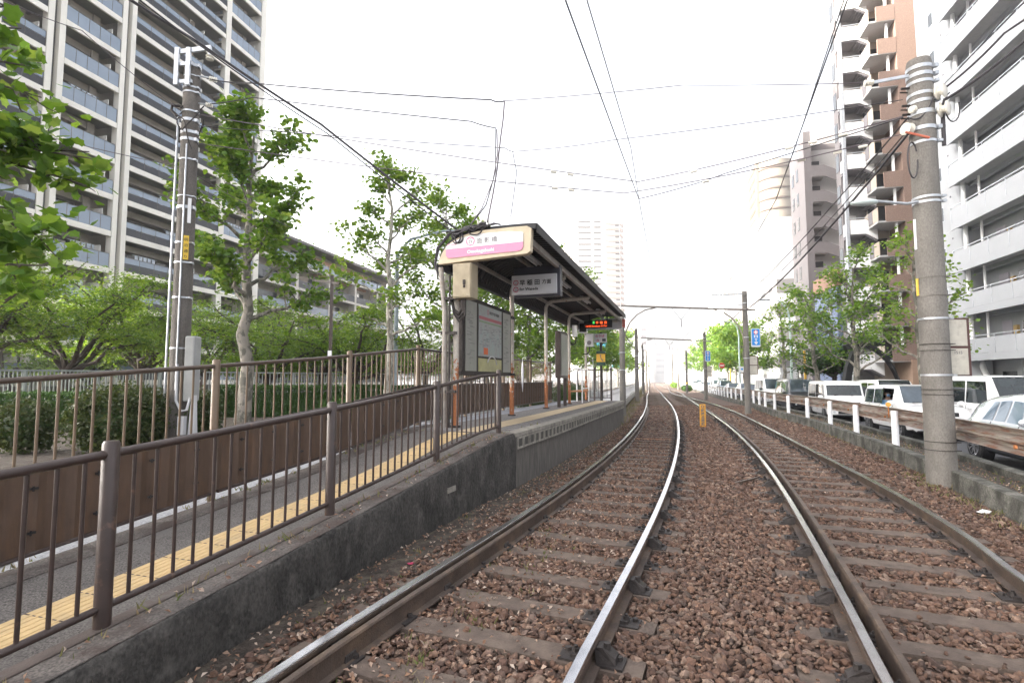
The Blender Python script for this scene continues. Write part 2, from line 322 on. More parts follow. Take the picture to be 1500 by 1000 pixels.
# soil strip along the platform wall
m = MB(); vs = []; fs = []
for i, Y in enumerate(np.linspace(-2, 21, 50)):
    vs += [(wallX(Y)-.1, Y, ZB+.0), (RL['a'].X(Y)-.28, Y, ZB-.022)]
    if i: fs.append((2*i-2, 2*i-1, 2*i+1, 2*i))
m.add(vs, fs); tag(m.build('soil_strip', X['soil']), kind='structure')
# road, verge, sidewalk on the right
m = MB(); vs = []; fs = []
for i, Y in enumerate(YS):
    s = KERB.sY(Y); vs += [KERB.at(s, -.5, -.36), KERB.at(s, -10.2, -.36)]
    if i: fs.append((2*i-2, 2*i-1, 2*i+1, 2*i))
m.add(vs, fs); tag(m.build('road', X['asphalt']), kind='structure')
def sweep_along(name, cv, sec, mat, s0, s1, step=1.2, closed=True, kind=None, lab=None, cat=None, parent=None, smooth=None):
    k = max(2, int((s1-s0)/step)+1); m = MB(); m.sweep(sec, [cv.frame(t) for t in np.linspace(s0, s1, k)], closed)
    o = m.build(name, mat, parent, smooth); tag(o, lab, cat, None, kind); return o
sweep_along('sidewalk_right', KERB, [(-10.2, -.45), (-10.2, -.22), (-16.5, -.2), (-16.5, -.45)], X['sidewalk'], 0, KERB.L, 4, kind='structure')
m = MB()
for w in (-3.9, -7.1):
    for t in np.arange(4, 120, 10): m.sweep([(w, -.355), (w-.12, -.355)], [KERB.frame(t), KERB.frame(t+2.5), KERB.frame(t+5)], closed=False)
tag(m.build('road_marking', X['white']), kind='structure')
sweep_along('verge', KERB, [(-.1, -.2), (-.1, .04), (-.75, .02), (-.75, -.2)], X['soil'], 0, 200, 1.5, kind='structure')
sweep_along('kerb', KERB, [(0.02, -.4), (.0, .09), (-.03, .105), (-.16, .105), (-.16, -.4)], [X['kerb']], 0, KERB.L, 1.0, kind='structure')
sweep_along('road_kerb', KERB, [(-.72, -.45), (-.72, .13), (-.75, .145), (-.88, .145), (-.9, -.45)], [X['kerb']], 0, KERB.L, 1.0, kind='structure')
# left hand side beyond the platform
def frontX(Y): return wallX(Y)-2.2
m = MB(); vs = []; fs = []
for i, Y in enumerate(np.linspace(-3, 390, 130)):
    vs += [(wallX(Y)-2.25-(.1 if Y < 20 else -1.6), Y, .10), (wallX(Y)-6.6, Y, .10)]
    if i: fs.append((2*i-2, 2*i-1, 2*i+1, 2*i))
m.add(vs, fs); tag(m.build('path', X['sidewalk']), kind='structure')
m = MB(); vs = []; fs = []
for i, Y in enumerate(np.linspace(-3, 390, 130)):
    vs += [(wallX(Y)-6.6, Y, .12), (wallX(Y)-60, Y, .12)]
    if i: fs.append((2*i-2, 2*i-1, 2*i+1, 2*i))
m.add(vs, fs); tag(m.build('soil_left', X['soil']), kind='structure')
m = MB(); vs = []; fs = []
for i, Y in enumerate(np.linspace(-3, 9.5, 40)):
    s = WALL.sY(Y); h = float(np.interp(s, [0, 1], [0, 0]))
    pass
# ------------------------------------------------------------------ rails
RS = [(-.0325, -.012), (-.0325, -.038), (-.009, -.05), (-.009, -.118), (-.0625, -.128), (-.0625, -.142), (.0625, -.142), (.0625, -.128), (.009, -.118), (.009, -.05), (.0325, -.038), (.0325, -.012), (.026, 0), (-.026, 0)]
RLAB = {'a': 'shiny rail beside the platform wall, leftmost of the four', 'b': 'shiny rail nearest the middle of the two tracks on the platform side', 'c': 'shiny rail with a dark check rail along its side', 'd': 'shiny rail beside the roadside kerb and guardrail'}
def rail(name, cv, sec, ya, yb, mats, topface, lab, cat):
    sa, sb = cv.sY(ya), cv.sY(yb); st = []; t = sa
    while t < sb:
        st.append(t); t += .35 if t-sa < 40 else 2.5
    st.append(sb); m = MB(); m.sweep(sec, [cv.frame(t) for t in st]); n = len(sec); k = len(st)-1
    for i in range(k*n):
        if i % n in topface: m.m[i] = 1
    o = m.build(name, mats, None, 35); tag(o, lab, cat); return o
for k in 'abcd': rail('running_rail', RL[k], RS, -2.5, 390, [X['rail_side'], X['rail_top']], (11, 12, 13), RLAB[k], 'rail')
GS = [(-.022, -.012), (-.022, -.14), (.06, -.14), (.06, -.128), (.022, -.118), (.022, -.03), (.03, -.012), (.024, 0), (-.014, 0)]
def guard(cv, w, ya, yb, lab):
    sec = [(w+a*(1 if w > 0 else -1), z) for a, z in GS]; rail('check_rail', cv, sec, ya, yb, [X['rail_side'], X['rail_side']], (), lab, 'check rail')
guard(RL['a'], -.115, -2, 30, 'rusty check rail bolted inside the platform side rail')
guard(RL['c'], -.125, -2, 40, 'dark check rail running close inside the right hand track')
# ------------------------------------------------------------------ sleepers with their chairs
def sleeper_mesh(seed):
    r = random.Random(seed); m = MB(); L = 2.06; n = 9; vs = []
    for i in range(n):
        x = -L/2+L*i/(n-1)
        for (y, z) in ((-.105, -.10), (-.098, 0), (.098, 0), (.105, -.10)):
            vs.append((x+r.uniform(-.004, .004), y+r.uniform(-.006, .006), z+r.uniform(-.006, .004)))
    fs = [(i*4+j, i*4+j+1, (i+1)*4+j+1, (i+1)*4+j) for i in range(n-1) for j in range(3)]+[(3, 2, 1, 0), ((n-1)*4, (n-1)*4+1, (n-1)*4+2, (n-1)*4+3)]
    m.add(vs, fs); return m.mesh('sleeper', 40)
SLM = [sleeper_mesh(i) for i in range(4)]
for me in SLM[:3]: me.materials.append(X['sleeper'])
SLM[3].materials.append(X['sleeper_rust'])
def chair_mesh(big):
    m = MB()
    m.box(-.19, .19, -.075, .075, -.002, .014)
    for sx in (-1, 1):
        m.box(min(sx*.066, sx*.12), max(sx*.066, sx*.12), -.045, .045, .014, .032)
        m.tube([(sx*.10, 0, .03), (sx*.10, 0, .052)], .021, 6); m.tube([(sx*.10, 0, .05), (sx*.10, 0, .066)], .012, 6)
        m.tube([(sx*.155, .03, .012), (sx*.155, .03, .035)], .019, 6)
    if big:
        m.add([(.035, -.055, .012), (.15, -.055, .012), (.15, .055, .012), (.035, .055, .012), (.022, -.04, .095), (.07, -.045, .10), (.07, .045, .10), (.022, .04, .095), (.145, -.045, .05), (.145, .045, .05)],
              [(0, 3, 2, 1), (0, 1, 8, 5, 4), (3, 7, 6, 9, 2), (4, 5, 6, 7), (5, 8, 9, 6), (1, 2, 9, 8), (0, 4, 7, 3)])
        m.tube([(.09, 0, .08), (.09, 0, .115)], .022, 6)
    me = m.mesh('rail_chair', 30); me.materials.append(X['iron']); return me
CH = [chair_mesh(False), chair_mesh(True)]
def sleepers(ka, kb, y0, y1, lab, grp, phase):
    ca, cb = RL[ka], RL[kb]; s = ca.sY(y0)+phase; i = 0
    while True:
        pa = ca.at(s); 
        if pa.y > y1: break
        d = ca.dir(s); nrm = Vector((d.y, -d.x)); q = Vector(pa[:2])+nrm*1.42; tb = cb.sY(q.y); pb = cb.at(tb)
        # perpendicular foot on the other rail
        best = min((abs((cb.at(tb+e)-pa).xy.dot(d)), tb+e) for e in np.linspace(-.5, .5, 21)); pb = cb.at(best[1])
        v = (pb-pa); c = (pa+pb)/2; rz = math.atan2(v.y, v.x); L = v.length
        me = SLM[3] if (ka == 'a' and i == 26) else SLM[random.randrange(3)]
        o = bpy.data.objects.new('railway_sleeper', me); COL.objects.link(o)
        jx = random.uniform(-.05, .05)
        o.location = (c.x+jx*math.cos(rz), c.y+jx*math.sin(rz), -.136+random.uniform(-.004, .004)); o.rotation_euler = (0, 0, rz+random.uniform(-.012, .012))
        tag(o, lab, 'sleeper', grp)
        if pa.y < 22:
            for sgn, big in ((-1, (i % 2 == 0)), (1, (i % 2 == 1))):
                p = bpy.data.objects.new('rail_chair', CH[1 if big and ((ka == 'a') or sgn < 0) else 0]); COL.objects.link(p); p.parent = o
                p.location = (sgn*L/2-jx, 0, -.004); p.rotation_euler = (0, 0, math.pi if (ka == 'a' and sgn < 0 and False) else 0)
                if sgn < 0 and ka == 'c': p.rotation_euler = (0, 0, math.pi)
        s += .575; i += 1
sleepers('a', 'b', 1.0, 58, 'weathered grey brown sleeper carrying the platform side track', 'sleepers of the platform side track', .1)
sleepers('c', 'd', .6, 58, 'weathered grey brown sleeper carrying the roadside track', 'sleepers of the roadside track', .25)
# ------------------------------------------------------------------ ballast stones
ICO = None
def ico():
    bm = bmesh.new(); bmesh.ops.create_icosphere(bm, subdivisions=1, radius=1); V = np.array([v.co[:] for v in bm.verts]); F = np.array([[v.index for v in f.verts] for f in bm.faces]); bm.free(); return V, F
def stones(P, size, zj, flat=.72):
    V, F = ico(); n = len(P); k = len(V)
    base = V[None]*(1+RNG.uniform(-.3, .3, (n, k, 1)))
    sc = np.stack([size*RNG.uniform(.75, 1.35, n), size*RNG.uniform(.6, 1.05, n), size*flat*RNG.uniform(.6, 1.1, n)], 1)[:, None]
    base = base*sc
    a, b, c = RNG.uniform(0, 6.28, n), RNG.normal(0, .45, n), RNG.normal(0, .45, n)
    def rot(p, i, j, t):
        q = p.copy(); ct, st = np.cos(t)[:, None], np.sin(t)[:, None]; q[..., i] = p[..., i]*ct-p[..., j]*st; q[..., j] = p[..., i]*st+p[..., j]*ct; return q
    base = rot(rot(rot(base, 0, 2, b), 1, 2, c), 0, 1, a)
    base += P[:, None]; base[..., 2] += zj[:, None]
    FF = (F[None]+(np.arange(n)*k)[:, None, None]).reshape(-1, 3); return base.reshape(-1, 3), FF
def scatter(y0, y1, cell):
    xs = np.arange(-3, 22, cell); ys = np.arange(y0, y1, cell); gx, gy = np.meshgrid(xs, ys); gx = gx.ravel()+RNG.uniform(-.5, .5, gx.size)*cell; gy = gy.ravel()+RNG.uniform(-.5, .5, gy.size)*cell
    def fx(c, y): return np.interp(y, c.p[:, 1], c.p[:, 0])
    cs = {k: fx(RL[k], gy) for k in 'abcd'}; keep = (gx > cs['a']-.55) & (gx < fx(KERB, gy)-.12)
    keep &= (gx/np.maximum(gy, .1) < 1.03) & (gx/np.maximum(gy, .1) > -.62)
    foot = .085*1.07
    for k in 'abcd': keep &= np.abs(gx-cs[k]) > foot
    for k in 'ac': keep &= ~((gx-cs[k] > 0) & (gx-cs[k] < .20))
    left = gx < cs['a']-.1; keep &= ~(left & (RNG.random(gx.size) < .35))
    near_k = gx > fx(KERB, gy)-.5; keep &= ~(near_k & (RNG.random(gx.size) < .4))
    return gx[keep], gy[keep]
SLP = [(o.location.x, o.location.y, o.rotation_euler.z) for o in COL.objects if o.name.startswith('railway_sleeper') and o.location.y < 26]
def stone_field(name, y0, y1, cell, size):
    x, y = scatter(y0, y1, cell); ontop = np.zeros(len(x), bool)
    for sx, sy, rz in SLP:
        dx, dy = x-sx, y-sy; u = dx*math.cos(rz)+dy*math.sin(rz); v = -dx*math.sin(rz)+dy*math.cos(rz)
        ontop |= (np.abs(u) < 1.05) & (np.abs(v) < .088)
    keep = ~ontop | (RNG.random(len(x)) < .03); x, y, ontop = x[keep], y[keep], ontop[keep]
    z = np.where(ontop, ZB+.024, ZB-.008+RNG.uniform(-.012, .014, len(x)))
    mid = np.exp(-((x-(np.interp(y, RL['b'].p[:, 1], RL['b'].p[:, 0])+np.interp(y, RL['c'].p[:, 1], RL['c'].p[:, 0]))/2)/.5)**2)
    z = z+.03*mid*(~ontop)
    sz = size*np.where(ontop, .7, 1)*RNG.choice([.55, .75, 1, 1.25, 1.6], len(x), p=[.22, .25, .28, .17, .08])
    V, F = stones(np.stack([x, y, np.zeros(len(x))], 1), sz, z); return V, F
V1, F1 = stone_field('n', 1.7, 7.5, .034, .0245); V2, F2 = stone_field('f', 7.5, 17, .052, .033)
V3, F3 = stone_field('g', 17, 34, .095, .05)
F2 = F2+len(V1); F3 = F3+len(V1)+len(V2)
o = npmesh('ballast', np.concatenate([V1, V2, V3]), np.concatenate([F1, F2, F3]), X['ballast']); tag(o, 'reddish brown crushed stone ballast around the rails', 'ballast', None, 'stuff')
# dead leaves and weeds
def leafquads(P, size, tilt=.5, fold=.3, asp=.6):
    n = len(P); a = RNG.uniform(0, 6.28, n); t = RNG.normal(0, tilt, n); r = RNG.normal(0, tilt, n); s = size*RNG.uniform(.7, 1.3, n)
    L = np.array([[-.5, 0, 0], [0, -asp/2, fold*.5], [.5, 0, 0], [0, asp/2, fold*.5]])[None]*s[:, None, None]
    L = np.repeat(L, 1, 0)
    def rot(p, i, j, th):
        q = p.copy(); c, q2 = np.cos(th)[:, None], np.sin(th)[:, None]; q[..., i] = p[..., i]*c-p[..., j]*q2; q[..., j] = p[..., i]*q2+p[..., j]*c; return q
    L = rot(rot(rot(L, 0, 2, t), 1, 2, r), 0, 1, a)+P[:, None]
    F = np.arange(n*4).reshape(n, 4); F = np.concatenate([F[:, [0, 1, 2]], F[:, [0, 2, 3]]]); return L.reshape(-1, 3), F
pts = []
for _ in range(2600):
    Y = RNG.uniform(2, 20)**1.0; x0, x1 = wallX(Y)+.03, RL['a'].X(Y)-.1; pts.append((x0+(x1-x0)*RNG.random()**1.1, Y, ZB+.02+RNG.uniform(0, .018)))
for _ in range(900):
    Y = RNG.uniform(2, 14); pts.append((RNG.uniform(RL['a'].X(Y)+.15, RL['d'].X(Y)+.5), Y, ZB+RNG.uniform(.02, .04)))
for _ in range(1500):
    Y = 2.6+10*RNG.random()**1.3; xa, xb = RL['a'].X(Y)+.2, RL['b'].X(Y)-.1; pts.append((xa+(xb-xa)*RNG.random()**1.5, Y, ZB+RNG.uniform(.012, .03)))
for _ in range(900):
    Y = RNG.uniform(5, 25); pts.append((KERB.X(Y)+RNG.uniform(.2, .7), Y, .05+RNG.uniform(0, .02)))
for _ in range(160):
    s = RNG.uniform(2, 12); p = WALL.at(s, RNG.uniform(.06, .24)); pts.append((p.x, p.y, 99))
# ------------------------------------------------------------------ platform with its ramp
RAMP_Y = [-3.5, -2, 0, 2.3, 3.72, 4.67, 5.6, 6.64, 7.5, 8.0, 9.0, 21]
RAMP_Z = [-.14, -.1, 0.0, .15, .25, .325, .41, .52, .63, .67, .69, .69]
def drop(s): return float(np.interp(WALL.xy(s)[1], [-3, 6.2, 8.4], [.115, .115, 0]))
def hp(s): return float(np.interp(WALL.xy(s)[1], RAMP_Y, RAMP_Z))
for i, p in enumerate(pts):
    if p[2] == 99:
        pts[i] = (p[0], p[1], hp(WALL.sY(p[1]))+.012)
V, F = leafquads(np.array(pts), .036, .5, .4); o = npmesh('leaf_litter', V, F, X['litter']); tag(o, 'dry brown fallen leaves lying along the track and kerb', 'leaf litter', None, 'stuff')
SE = WALL.sY(20.6); SR = WALL.sY(8.25)
plat = empty('tram_platform', WALL.at(SR, 1, ZB), 0, 'low concrete tram platform with a dark stained ramp wall and yellow tactile strip', 'platform')
def K(o):  # parent to something placed, keeping world coordinates
    return o
def put(o, parent):
    o.parent = parent; o.matrix_parent_inverse = Matrix.LocRotScale(parent.location, parent.rotation_euler, (1, 1, 1)).inverted(); return o
def psweep(name, sec, mat, s0, s1, step=.3, parent=None, smooth=None):
    """sec: (w, dz) above the platform level"""
    k = max(2, int((s1-s0)/step)+1); m = MB()
    m.sweep(sec, [(lambda w, z, t=t: WALL.at(t, w, hp(t)+z) if z > -9 else WALL.at(t, w, -.5)) for t in np.linspace(s0, s1, k)])
    o = m.build(name, mat, None, smooth); return put(o, parent) if parent else o
S0 = WALL.sY(-3)
rw_ = MB(); rj = random.Random(4); fr_ = []
for t in np.arange(S0, SR+.04, .08):
    ch = rj.choice((0, 0, 0, .006, .012)) ; jz = rj.uniform(-.003, .003); jw = 0
    fr_.append(lambda w, z, t=t, ch=ch, jz=jz, jw=jw: WALL.at(t, w+(jw+ch*(1 if -.03 < z < .001 and w < .03 else 0) if z > -9 else 0), (hp(t)+z+jz-ch*(1 if w < .03 and z > -.03 else 0)) if z > -9 else -.5))
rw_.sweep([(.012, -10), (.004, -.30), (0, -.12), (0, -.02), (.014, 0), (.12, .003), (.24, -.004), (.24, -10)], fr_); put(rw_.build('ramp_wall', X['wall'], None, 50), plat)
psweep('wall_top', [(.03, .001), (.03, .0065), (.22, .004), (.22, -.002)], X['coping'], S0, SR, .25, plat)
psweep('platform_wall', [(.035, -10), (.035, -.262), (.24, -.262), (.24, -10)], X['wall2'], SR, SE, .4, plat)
psweep('edge_beam', [(0, -.26), (0, -.05), (.02, -.05), (.02, -.26)], M('beam_recess', (.085,.08,.07), .9, var=.3, scale=8), SR, SE, .4, plat)
psweep('edge_coping', [(-.01, -.05), (-.01, .004), (.2, .004), (.2, -.05)], X['coping_block'], SR, SE, .4, plat)
def rsweep(name, sec, mat, s0, s1, step=.3):
    k = max(2, int((s1-s0)/step)+1); m = MB(); m.sweep(sec, [(lambda w, z, t=t: WALL.at(t, w, hp(t)-drop(t)+z) if z > -9 else WALL.at(t, w, -.5)) for t in np.linspace(s0, s1, k)]); return put(m.build(name, mat, None), plat)
k_ = max(2, int((SR-S0)/.3)+1); m = MB(); m.sweep([(.24, -10), (.24, 0), (.33, 0), (.40, -1), (.40, -10)], [(lambda w, z, t=t: WALL.at(t, w, hp(t)+.003-(drop(t) if z == -1 else 0)) if z > -9 else WALL.at(t, w, -.5)) for t in np.linspace(S0, SR, k_)]); put(m.build('ramp_kerb', M('ramp_gutter', (.10, .078, .068), .85, var=.25, scale=5, col2=(.15, .135, .125), thr=(.5, .65), sc2=4, bump=.6, bscale=60), None), plat)
rsweep('ramp_surface', [(.40, -10), (.40, -.012), (1.75, -.012), (1.75, -10)], X['asphalt_pf'], S0, SR, .3)
rsweep('ramp_edge', [(1.75, -10), (1.75, -.004), (2.06, -.004), (2.06, -10)], X['coping'], S0, SR+1.5, .4)
rsweep('gravel_edge', [(2.06, -10), (2.06, -.02), (2.5, -.02), (2.5, -10)], X['gravel_bl'], S0, SR+1.5, .4)
psweep('paved_surface', [(.2, -10), (.2, 0), (1.75, 0), (1.75, -10)], X['paver'], SR, SE, .4, plat)
psweep('back_edge', [(1.75, -10), (1.75, -.005), (2.3, -.005), (2.3, -10)], X['gravel_bl'], SR+1.5, SE, .4, plat)
rsweep('tactile_strip', [(.80, -.01), (.80, -.006), (1.16, -.006), (1.16, -.01)], X['tactile'], S0, SR)
psweep('tactile_paving', [(.58, .001), (.58, .005), (1.02, .005), (1.02, .001)], X['tactile_tan'], SR, SE-.3, .3, plat)
m = MB()
for w in (.865, .925, .985, 1.045, 1.10):
    m.sweep([(w-.011, -.006), (w-.008, -.001), (w+.008, -.001), (w+.011, -.006)], [(lambda a, b, t=t: WALL.at(t, a, hp(t)-drop(t)+b)) for t in np.arange(S0, SR, .3)])
put(m.build('tactile_ridges', X['tactile'], None), plat)
m = MB()
for t in np.arange(S0, SR, .3): m.bar(WALL.at(t, .80, hp(t)-drop(t)-.0045), WALL.at(t, 1.16, hp(t)-drop(t)-.0045), .008, .002)
put(m.build('tactile_joints', X['coping'], None), plat)
# small square frames cast in the edge beam, three lines of pavers' joints
m = MB(); t = SR+.06
while t < SE-.3:
    for (a, b, z0, z1) in ((0, .24, -.245, -.215), (0, .24, -.09, -.06), (0, .03, -.215, -.09), (.21, .24, -.215, -.09)):
        m.sweep([(-.012, z0), (-.012, z1), (.004, z1), (.004, z0)], [(lambda w, z, q=q: WALL.at(q, w, hp(q)+z)) for q in (t+a, t+b)])
    t += .262
put(m.build('edge_frames', X['coping_block'], None), plat)
m = MB()
for t in np.arange(SR+.1, SE, .3): m.bar(WALL.at(t, .22, hp(t)+.001), WALL.at(t, 1.74, hp(t)+.001), .008, .004)
for w in np.arange(.3, .58, .11): m.sweep([(w, .001), (w+.006, .003)], [(lambda a, b, t=t: WALL.at(t, a, hp(t)+b)) for t in np.arange(SR, SE, .5)], closed=False)
put(m.build('paver_joints', X['coping'], None), plat)
m = MB(); m.box(-.1, .1, -.012, .012, -.03, .03)
o = m.build('name_plate', X['coping_block']); t = WALL.sY(6.35); o.location = WALL.at(t, 0, hp(t)-.27); o.rotation_euler = (0, 0, WALL.rot(t)); put(o, plat)
# end face of the platform
# ------------------------------------------------------------------ railings
def railing(name, lab, cat, pathf, posts, H, rb, rt, rp, mats, zb, spacing, flat_top=False, rbal=.011):
    """pathf(t)->foot point on the ground; posts: list of t"""
    root = empty(name, pathf(posts[0]), 0, lab, cat)
    def tube(nm, za, r, off=0):
        for a, b in zip(posts[:-1], posts[1:]):
            m = MB(); ts = np.linspace(a, b, max(2, int((b-a)/.6)+1)); m.tube([pathf(t)+Vector((0, 0, za)) for t in ts], r, 10); put(m.build(nm, mats[0], None, 40), root)
    tube('top_rail', H-.04, rt); tube('bottom_rail', zb, rb)
    for t in posts:
        p = pathf(t); m = MB(); m.tube([p+Vector((0, 0, -.3)), p+Vector((0, 0, H+.015)), p+Vector((0, 0, H+.03))], [rp, rp, rp*.8], 14); put(m.build('post', mats[1], None, 40), root)
    bm0 = None
    for a, b in zip(posts[:-1], posts[1:]):
        n = int(round((b-a)/spacing))
        for i in range(1, n):
            t = a+(b-a)*i/n; p = pathf(t); m = MB(); m.tube([p+Vector((0, 0, zb)), p+Vector((0, 0, H-.05))], rbal, 8, False); put(m.build('baluster', mats[2], None, 60), root)
    return root
tf = [WALL.sY(y) for y in (-.9, 1.0, 2.85, 4.66, 6.5, 8.25)]
railing('ramp_railing', 'dark brown tube railing along the track edge of the ramp', 'railing', lambda t: WALL.at(t, .29, hp(t)), tf, .95, .02, .025, .042, (X['brown'],)*3, .1, .132)
# back fence with sheet panels
BF = Curve([tuple(WALL.at(WALL.sY(y), 2.1))[:2] for y in (-2, 0, 2, 4, 6, 7.6)]+[(-1.74, 9.87)]+[tuple(WALL.at(WALL.sY(y), 2.42))[:2] for y in (11.2, 12.5, 14, 16, 18, 20)], 10)
def hb(t): return float(np.interp(BF.xy(t)[1], [-2, 2, 3.95, 5.65, 7.22, 8.5, 9.87, 21], [-.34, -.10, .08, .23, .375, .52, .66, .69]))
bp = lambda t: BF.at(t, 0, hb(t))
bt = [BF.sY(y) for y in (-1.2, 1.0, 3.4, 5.72, 7.8, 9.87, 12.2, 14.6, 17.0, 19.4)]
bk = railing('back_fence', 'brown steel fence with sheet metal panels along the back of the platform', 'fence', bp, bt, 1.45, .018, .024, .04, (X['brown_rail'], X['brown_hi'], X['brown_hi']), .08, .138)
for a, b in zip(bt[:-1], bt[1:]):
    m = MB(); n = max(4, int((b-a)/.25)*4); ts = np.linspace(a+.005, b-.005, n+1); prof = [0, 0, .018, 0]
    vs = []; fs = []
    for i, t in enumerate(ts):
        w = -.035-(.02 if i % 4 == 0 else 0)
        vs += [BF.at(t, w, hb(t)+.1), BF.at(t, w, hb(t)+.73)]
        if i: fs.append((2*i-2, 2*i, 2*i+1, 2*i-1))
    m.add(vs, fs); o = m.build('sheet_panel', X['panel'], None); sol = o.modifiers.new('s', 'SOLIDIFY'); sol.thickness = .004; put(o, bk)
    m = MB()
    for za in (.08, .73): m.tube([BF.at(t, -.045, hb(t)+za) for t in np.linspace(a+.04, b-.04, 4)], .016, 8)
    put(m.build('panel_rail', X['brown'], None, 40), bk)
    for t in np.arange(a+.3, b-.1, .47):
        for z in (.25, .58):
            m = MB(); m.bar(BF.at(t-.02, -.075, hb(t)+z), BF.at(t+.035, -.075, hb(t)+z), .012, .018); m.bar(BF.at(t, -.08, hb(t)+z-.02), BF.at(t, -.08, hb(t)+z+.02), .008, .01)
            put(m.build('panel_clip', X['black'], None), bk)
# ------------------------------------------------------------------ shelter
U = Vector((math.sin(R(18.3)), math.cos(R(18.3)), 0)); NL = Vector((-U.y, U.x, 0)); E0 = Vector((.06, 7.71, 0))
def SP(s, w, z=0): return E0+U*s+NL*w+Vector((0, 0, z))
SHR = math.atan2(U.y, U.x)
PZ = .69
sh = empty('platform_shelter', SP(1.1, 1.45, PZ), 0, 'long tram shelter with a dark corrugated curved roof on slim rusting posts', 'shelter')
PS = [1.1+3.08*k for k in range(5)]
for i, s in enumerate(PS):
    big = i < 2; r = .052 if big else .048
    m = MB(); pth = [SP(s, 1.45, PZ-.05), SP(s, 1.45, 3.5)]
    for k in range(1, 6): a = k/5*math.pi/2; pth.append(SP(s, 1.45-.22*(1-math.cos(a)), 3.5+.22*math.sin(a)))
    pth.append(SP(s, .22, 3.76)); m.tube(pth, r, 12)
    po = m.build('post', X['post_rusty'], None, 50); put(po, sh)
    m = MB(); m.tube([SP(s, 1.0, 3.755), SP(s, .2, 3.775)], r*1.02, 10); put(m.build('arm', X['steel_lt'], None, 50), sh)
    m = MB(); m.tube([SP(s, 1.45, PZ+.0), SP(s, 1.45, PZ+.03)], .09, 12); put(m.build('post_base', X['iron'], None, 40), sh)
# roof section (w, z)
RSEC = [(-.03, 4.05), (.2, 4.06), (.6, 4.06), (1.0, 4.045), (1.25, 4.0), (1.45, 3.92), (1.6, 3.8), (1.7, 3.64), (1.74, 3.5)]
def dense(sec, n=5):
    c = Curve(sec, n); return [tuple(p) for p in c.p]
RD = dense(RSEC, 3)
m = MB(); sa, sb = 1.02, 14.1; per = .15; vs = []; fs = []; st = []; t = sa
while t < sb:
    st += [(t, .018), (t+.055, .018), (t+.075, -.018), (t+.13, -.018)]; t += per
nn = len(RD)
for i, (s, dz) in enumerate(st):
    for j, (w, z) in enumerate(RD):
        a = RD[max(j-1, 0)]; b = RD[min(j+1, nn-1)]; tx, tz = b[0]-a[0], b[1]-a[1]; l = math.hypot(tx, tz); nx, nz = -tz/l, tx/l
        vs.append(SP(s, w-tz/l*dz, z+tx/l*dz))
    if i: fs += [((i-1)*nn+j, i*nn+j, i*nn+j+1, (i-1)*nn+j+1) for j in range(nn-1)]
m.add(vs, fs); o = m.build('roof', X['roof'], None); sol = o.modifiers.new('s', 'SOLIDIFY'); sol.thickness = .006; put(o, sh); roof = o
def ssweep(name, sec, s0, s1, mat, parent=sh, bevel=0):
    m = MB(); m.sweep(sec, [(lambda w, z, s=s: SP(s, w, z)) for s in (s0, s1)]); o = m.build(name, mat, None, bevel=bevel); put(o, parent); return o
ssweep('fascia', [(-.045, 3.93), (-.045, 4.085), (-.03, 4.085), (-.03, 3.93)], sa-.02, sb+.02, X['roof'])
for w, z, hw, hh in ((.16, 3.86, .035, .055), (.85, 3.96, .03, .035), (1.5, 3.74, .03, .035)):
    ssweep('purlin', [(w-hw, z-hh), (w-hw, z+hh), (w+hw, z+hh), (w+hw, z-hh)], sa+.05, sb-.02, X['steel_lt'])
ssweep('gutter', [(1.70, 3.44), (1.70, 3.53), (1.80, 3.53), (1.80, 3.44)], sa, sb, X['roof'])
m = MB()
for j in range(nn-1):
    (w0, z0), (w1, z1) = RD[j], RD[j+1]
    for s in (sa-.02,):
        m.add([SP(s, w0, z0+.03), SP(s, w1, z1+.03), SP(s, w1, z1-.06), SP(s, w0, z0-.06), SP(s-.03, w0, z0+.03), SP(s-.03, w1, z1+.03), SP(s-.03, w1, z1-.06), SP(s-.03, w0, z0-.06)], [(0, 1, 2, 3), (7, 6, 5, 4), (4, 5, 1, 0), (3, 2, 6, 7), (0, 3, 7, 4), (1, 5, 6, 2)])
put(m.build('roof_end_trim', X['black'], None), sh)
for s in (2.2, 5.2, 8.2, 11.2):
    b = ssweep('tube_lamp', [(.52, 3.93), (.55, 3.98), (.65, 3.98), (.68, 3.93)], s, s+1.25, X['sign_gr'])
    m = MB(); 
    for w in (.555, .645): m.tube([SP(s+.03, w, 3.915), SP(s+1.22, w, 3.915)], .014, 8)
    put(m.build('tube', X['white'], None, 60), b)
# text helper
def text(body, size, mat, origin, right, up, parent=None, name='lettering', align='LEFT', thick=.001, sx=1.0, bold=0.0):
    c = bpy.data.curves.new(name, 'FONT'); c.body = body; c.size = size; c.align_x = align; c.extrude = thick; c.resolution_u = 2; c.offset = bold
    t = bpy.data.objects.new('tmp_text', c); COL.objects.link(t); dg = bpy.context.evaluated_depsgraph_get(); dg.update()
    me = bpy.data.meshes.new_from_object(t.evaluated_get(dg)); bpy.data.objects.remove(t); bpy.data.curves.remove(c)
    r = Vector(right).normalized(); u = Vector(up).normalized(); n = r.cross(u)
    me.transform(Matrix(((r.x*sx, u.x, n.x, origin[0]), (r.y*sx, u.y, n.y, origin[1]), (r.z*sx, u.z, n.z, origin[2]), (0, 0, 0, 1))))
    me.materials.clear(); o = link(name, me, None, [mat]); 
    if parent: put(o, parent)
    return o
def board(name, o, r, u, n, poly, th, mat, parent, d=0.0, bevel=0):
    """flat board: polygon in (right, up) metres, front face at offset d along the outward normal n"""
    m = MB(); m.prism(poly, lambda a, b: o+r*a+u*b+n*d, lambda a, b: o+r*a+u*b+n*(d-th)); q = m.build(name, mat, None, bevel=bevel)
    if parent: put(q, parent)
    return q
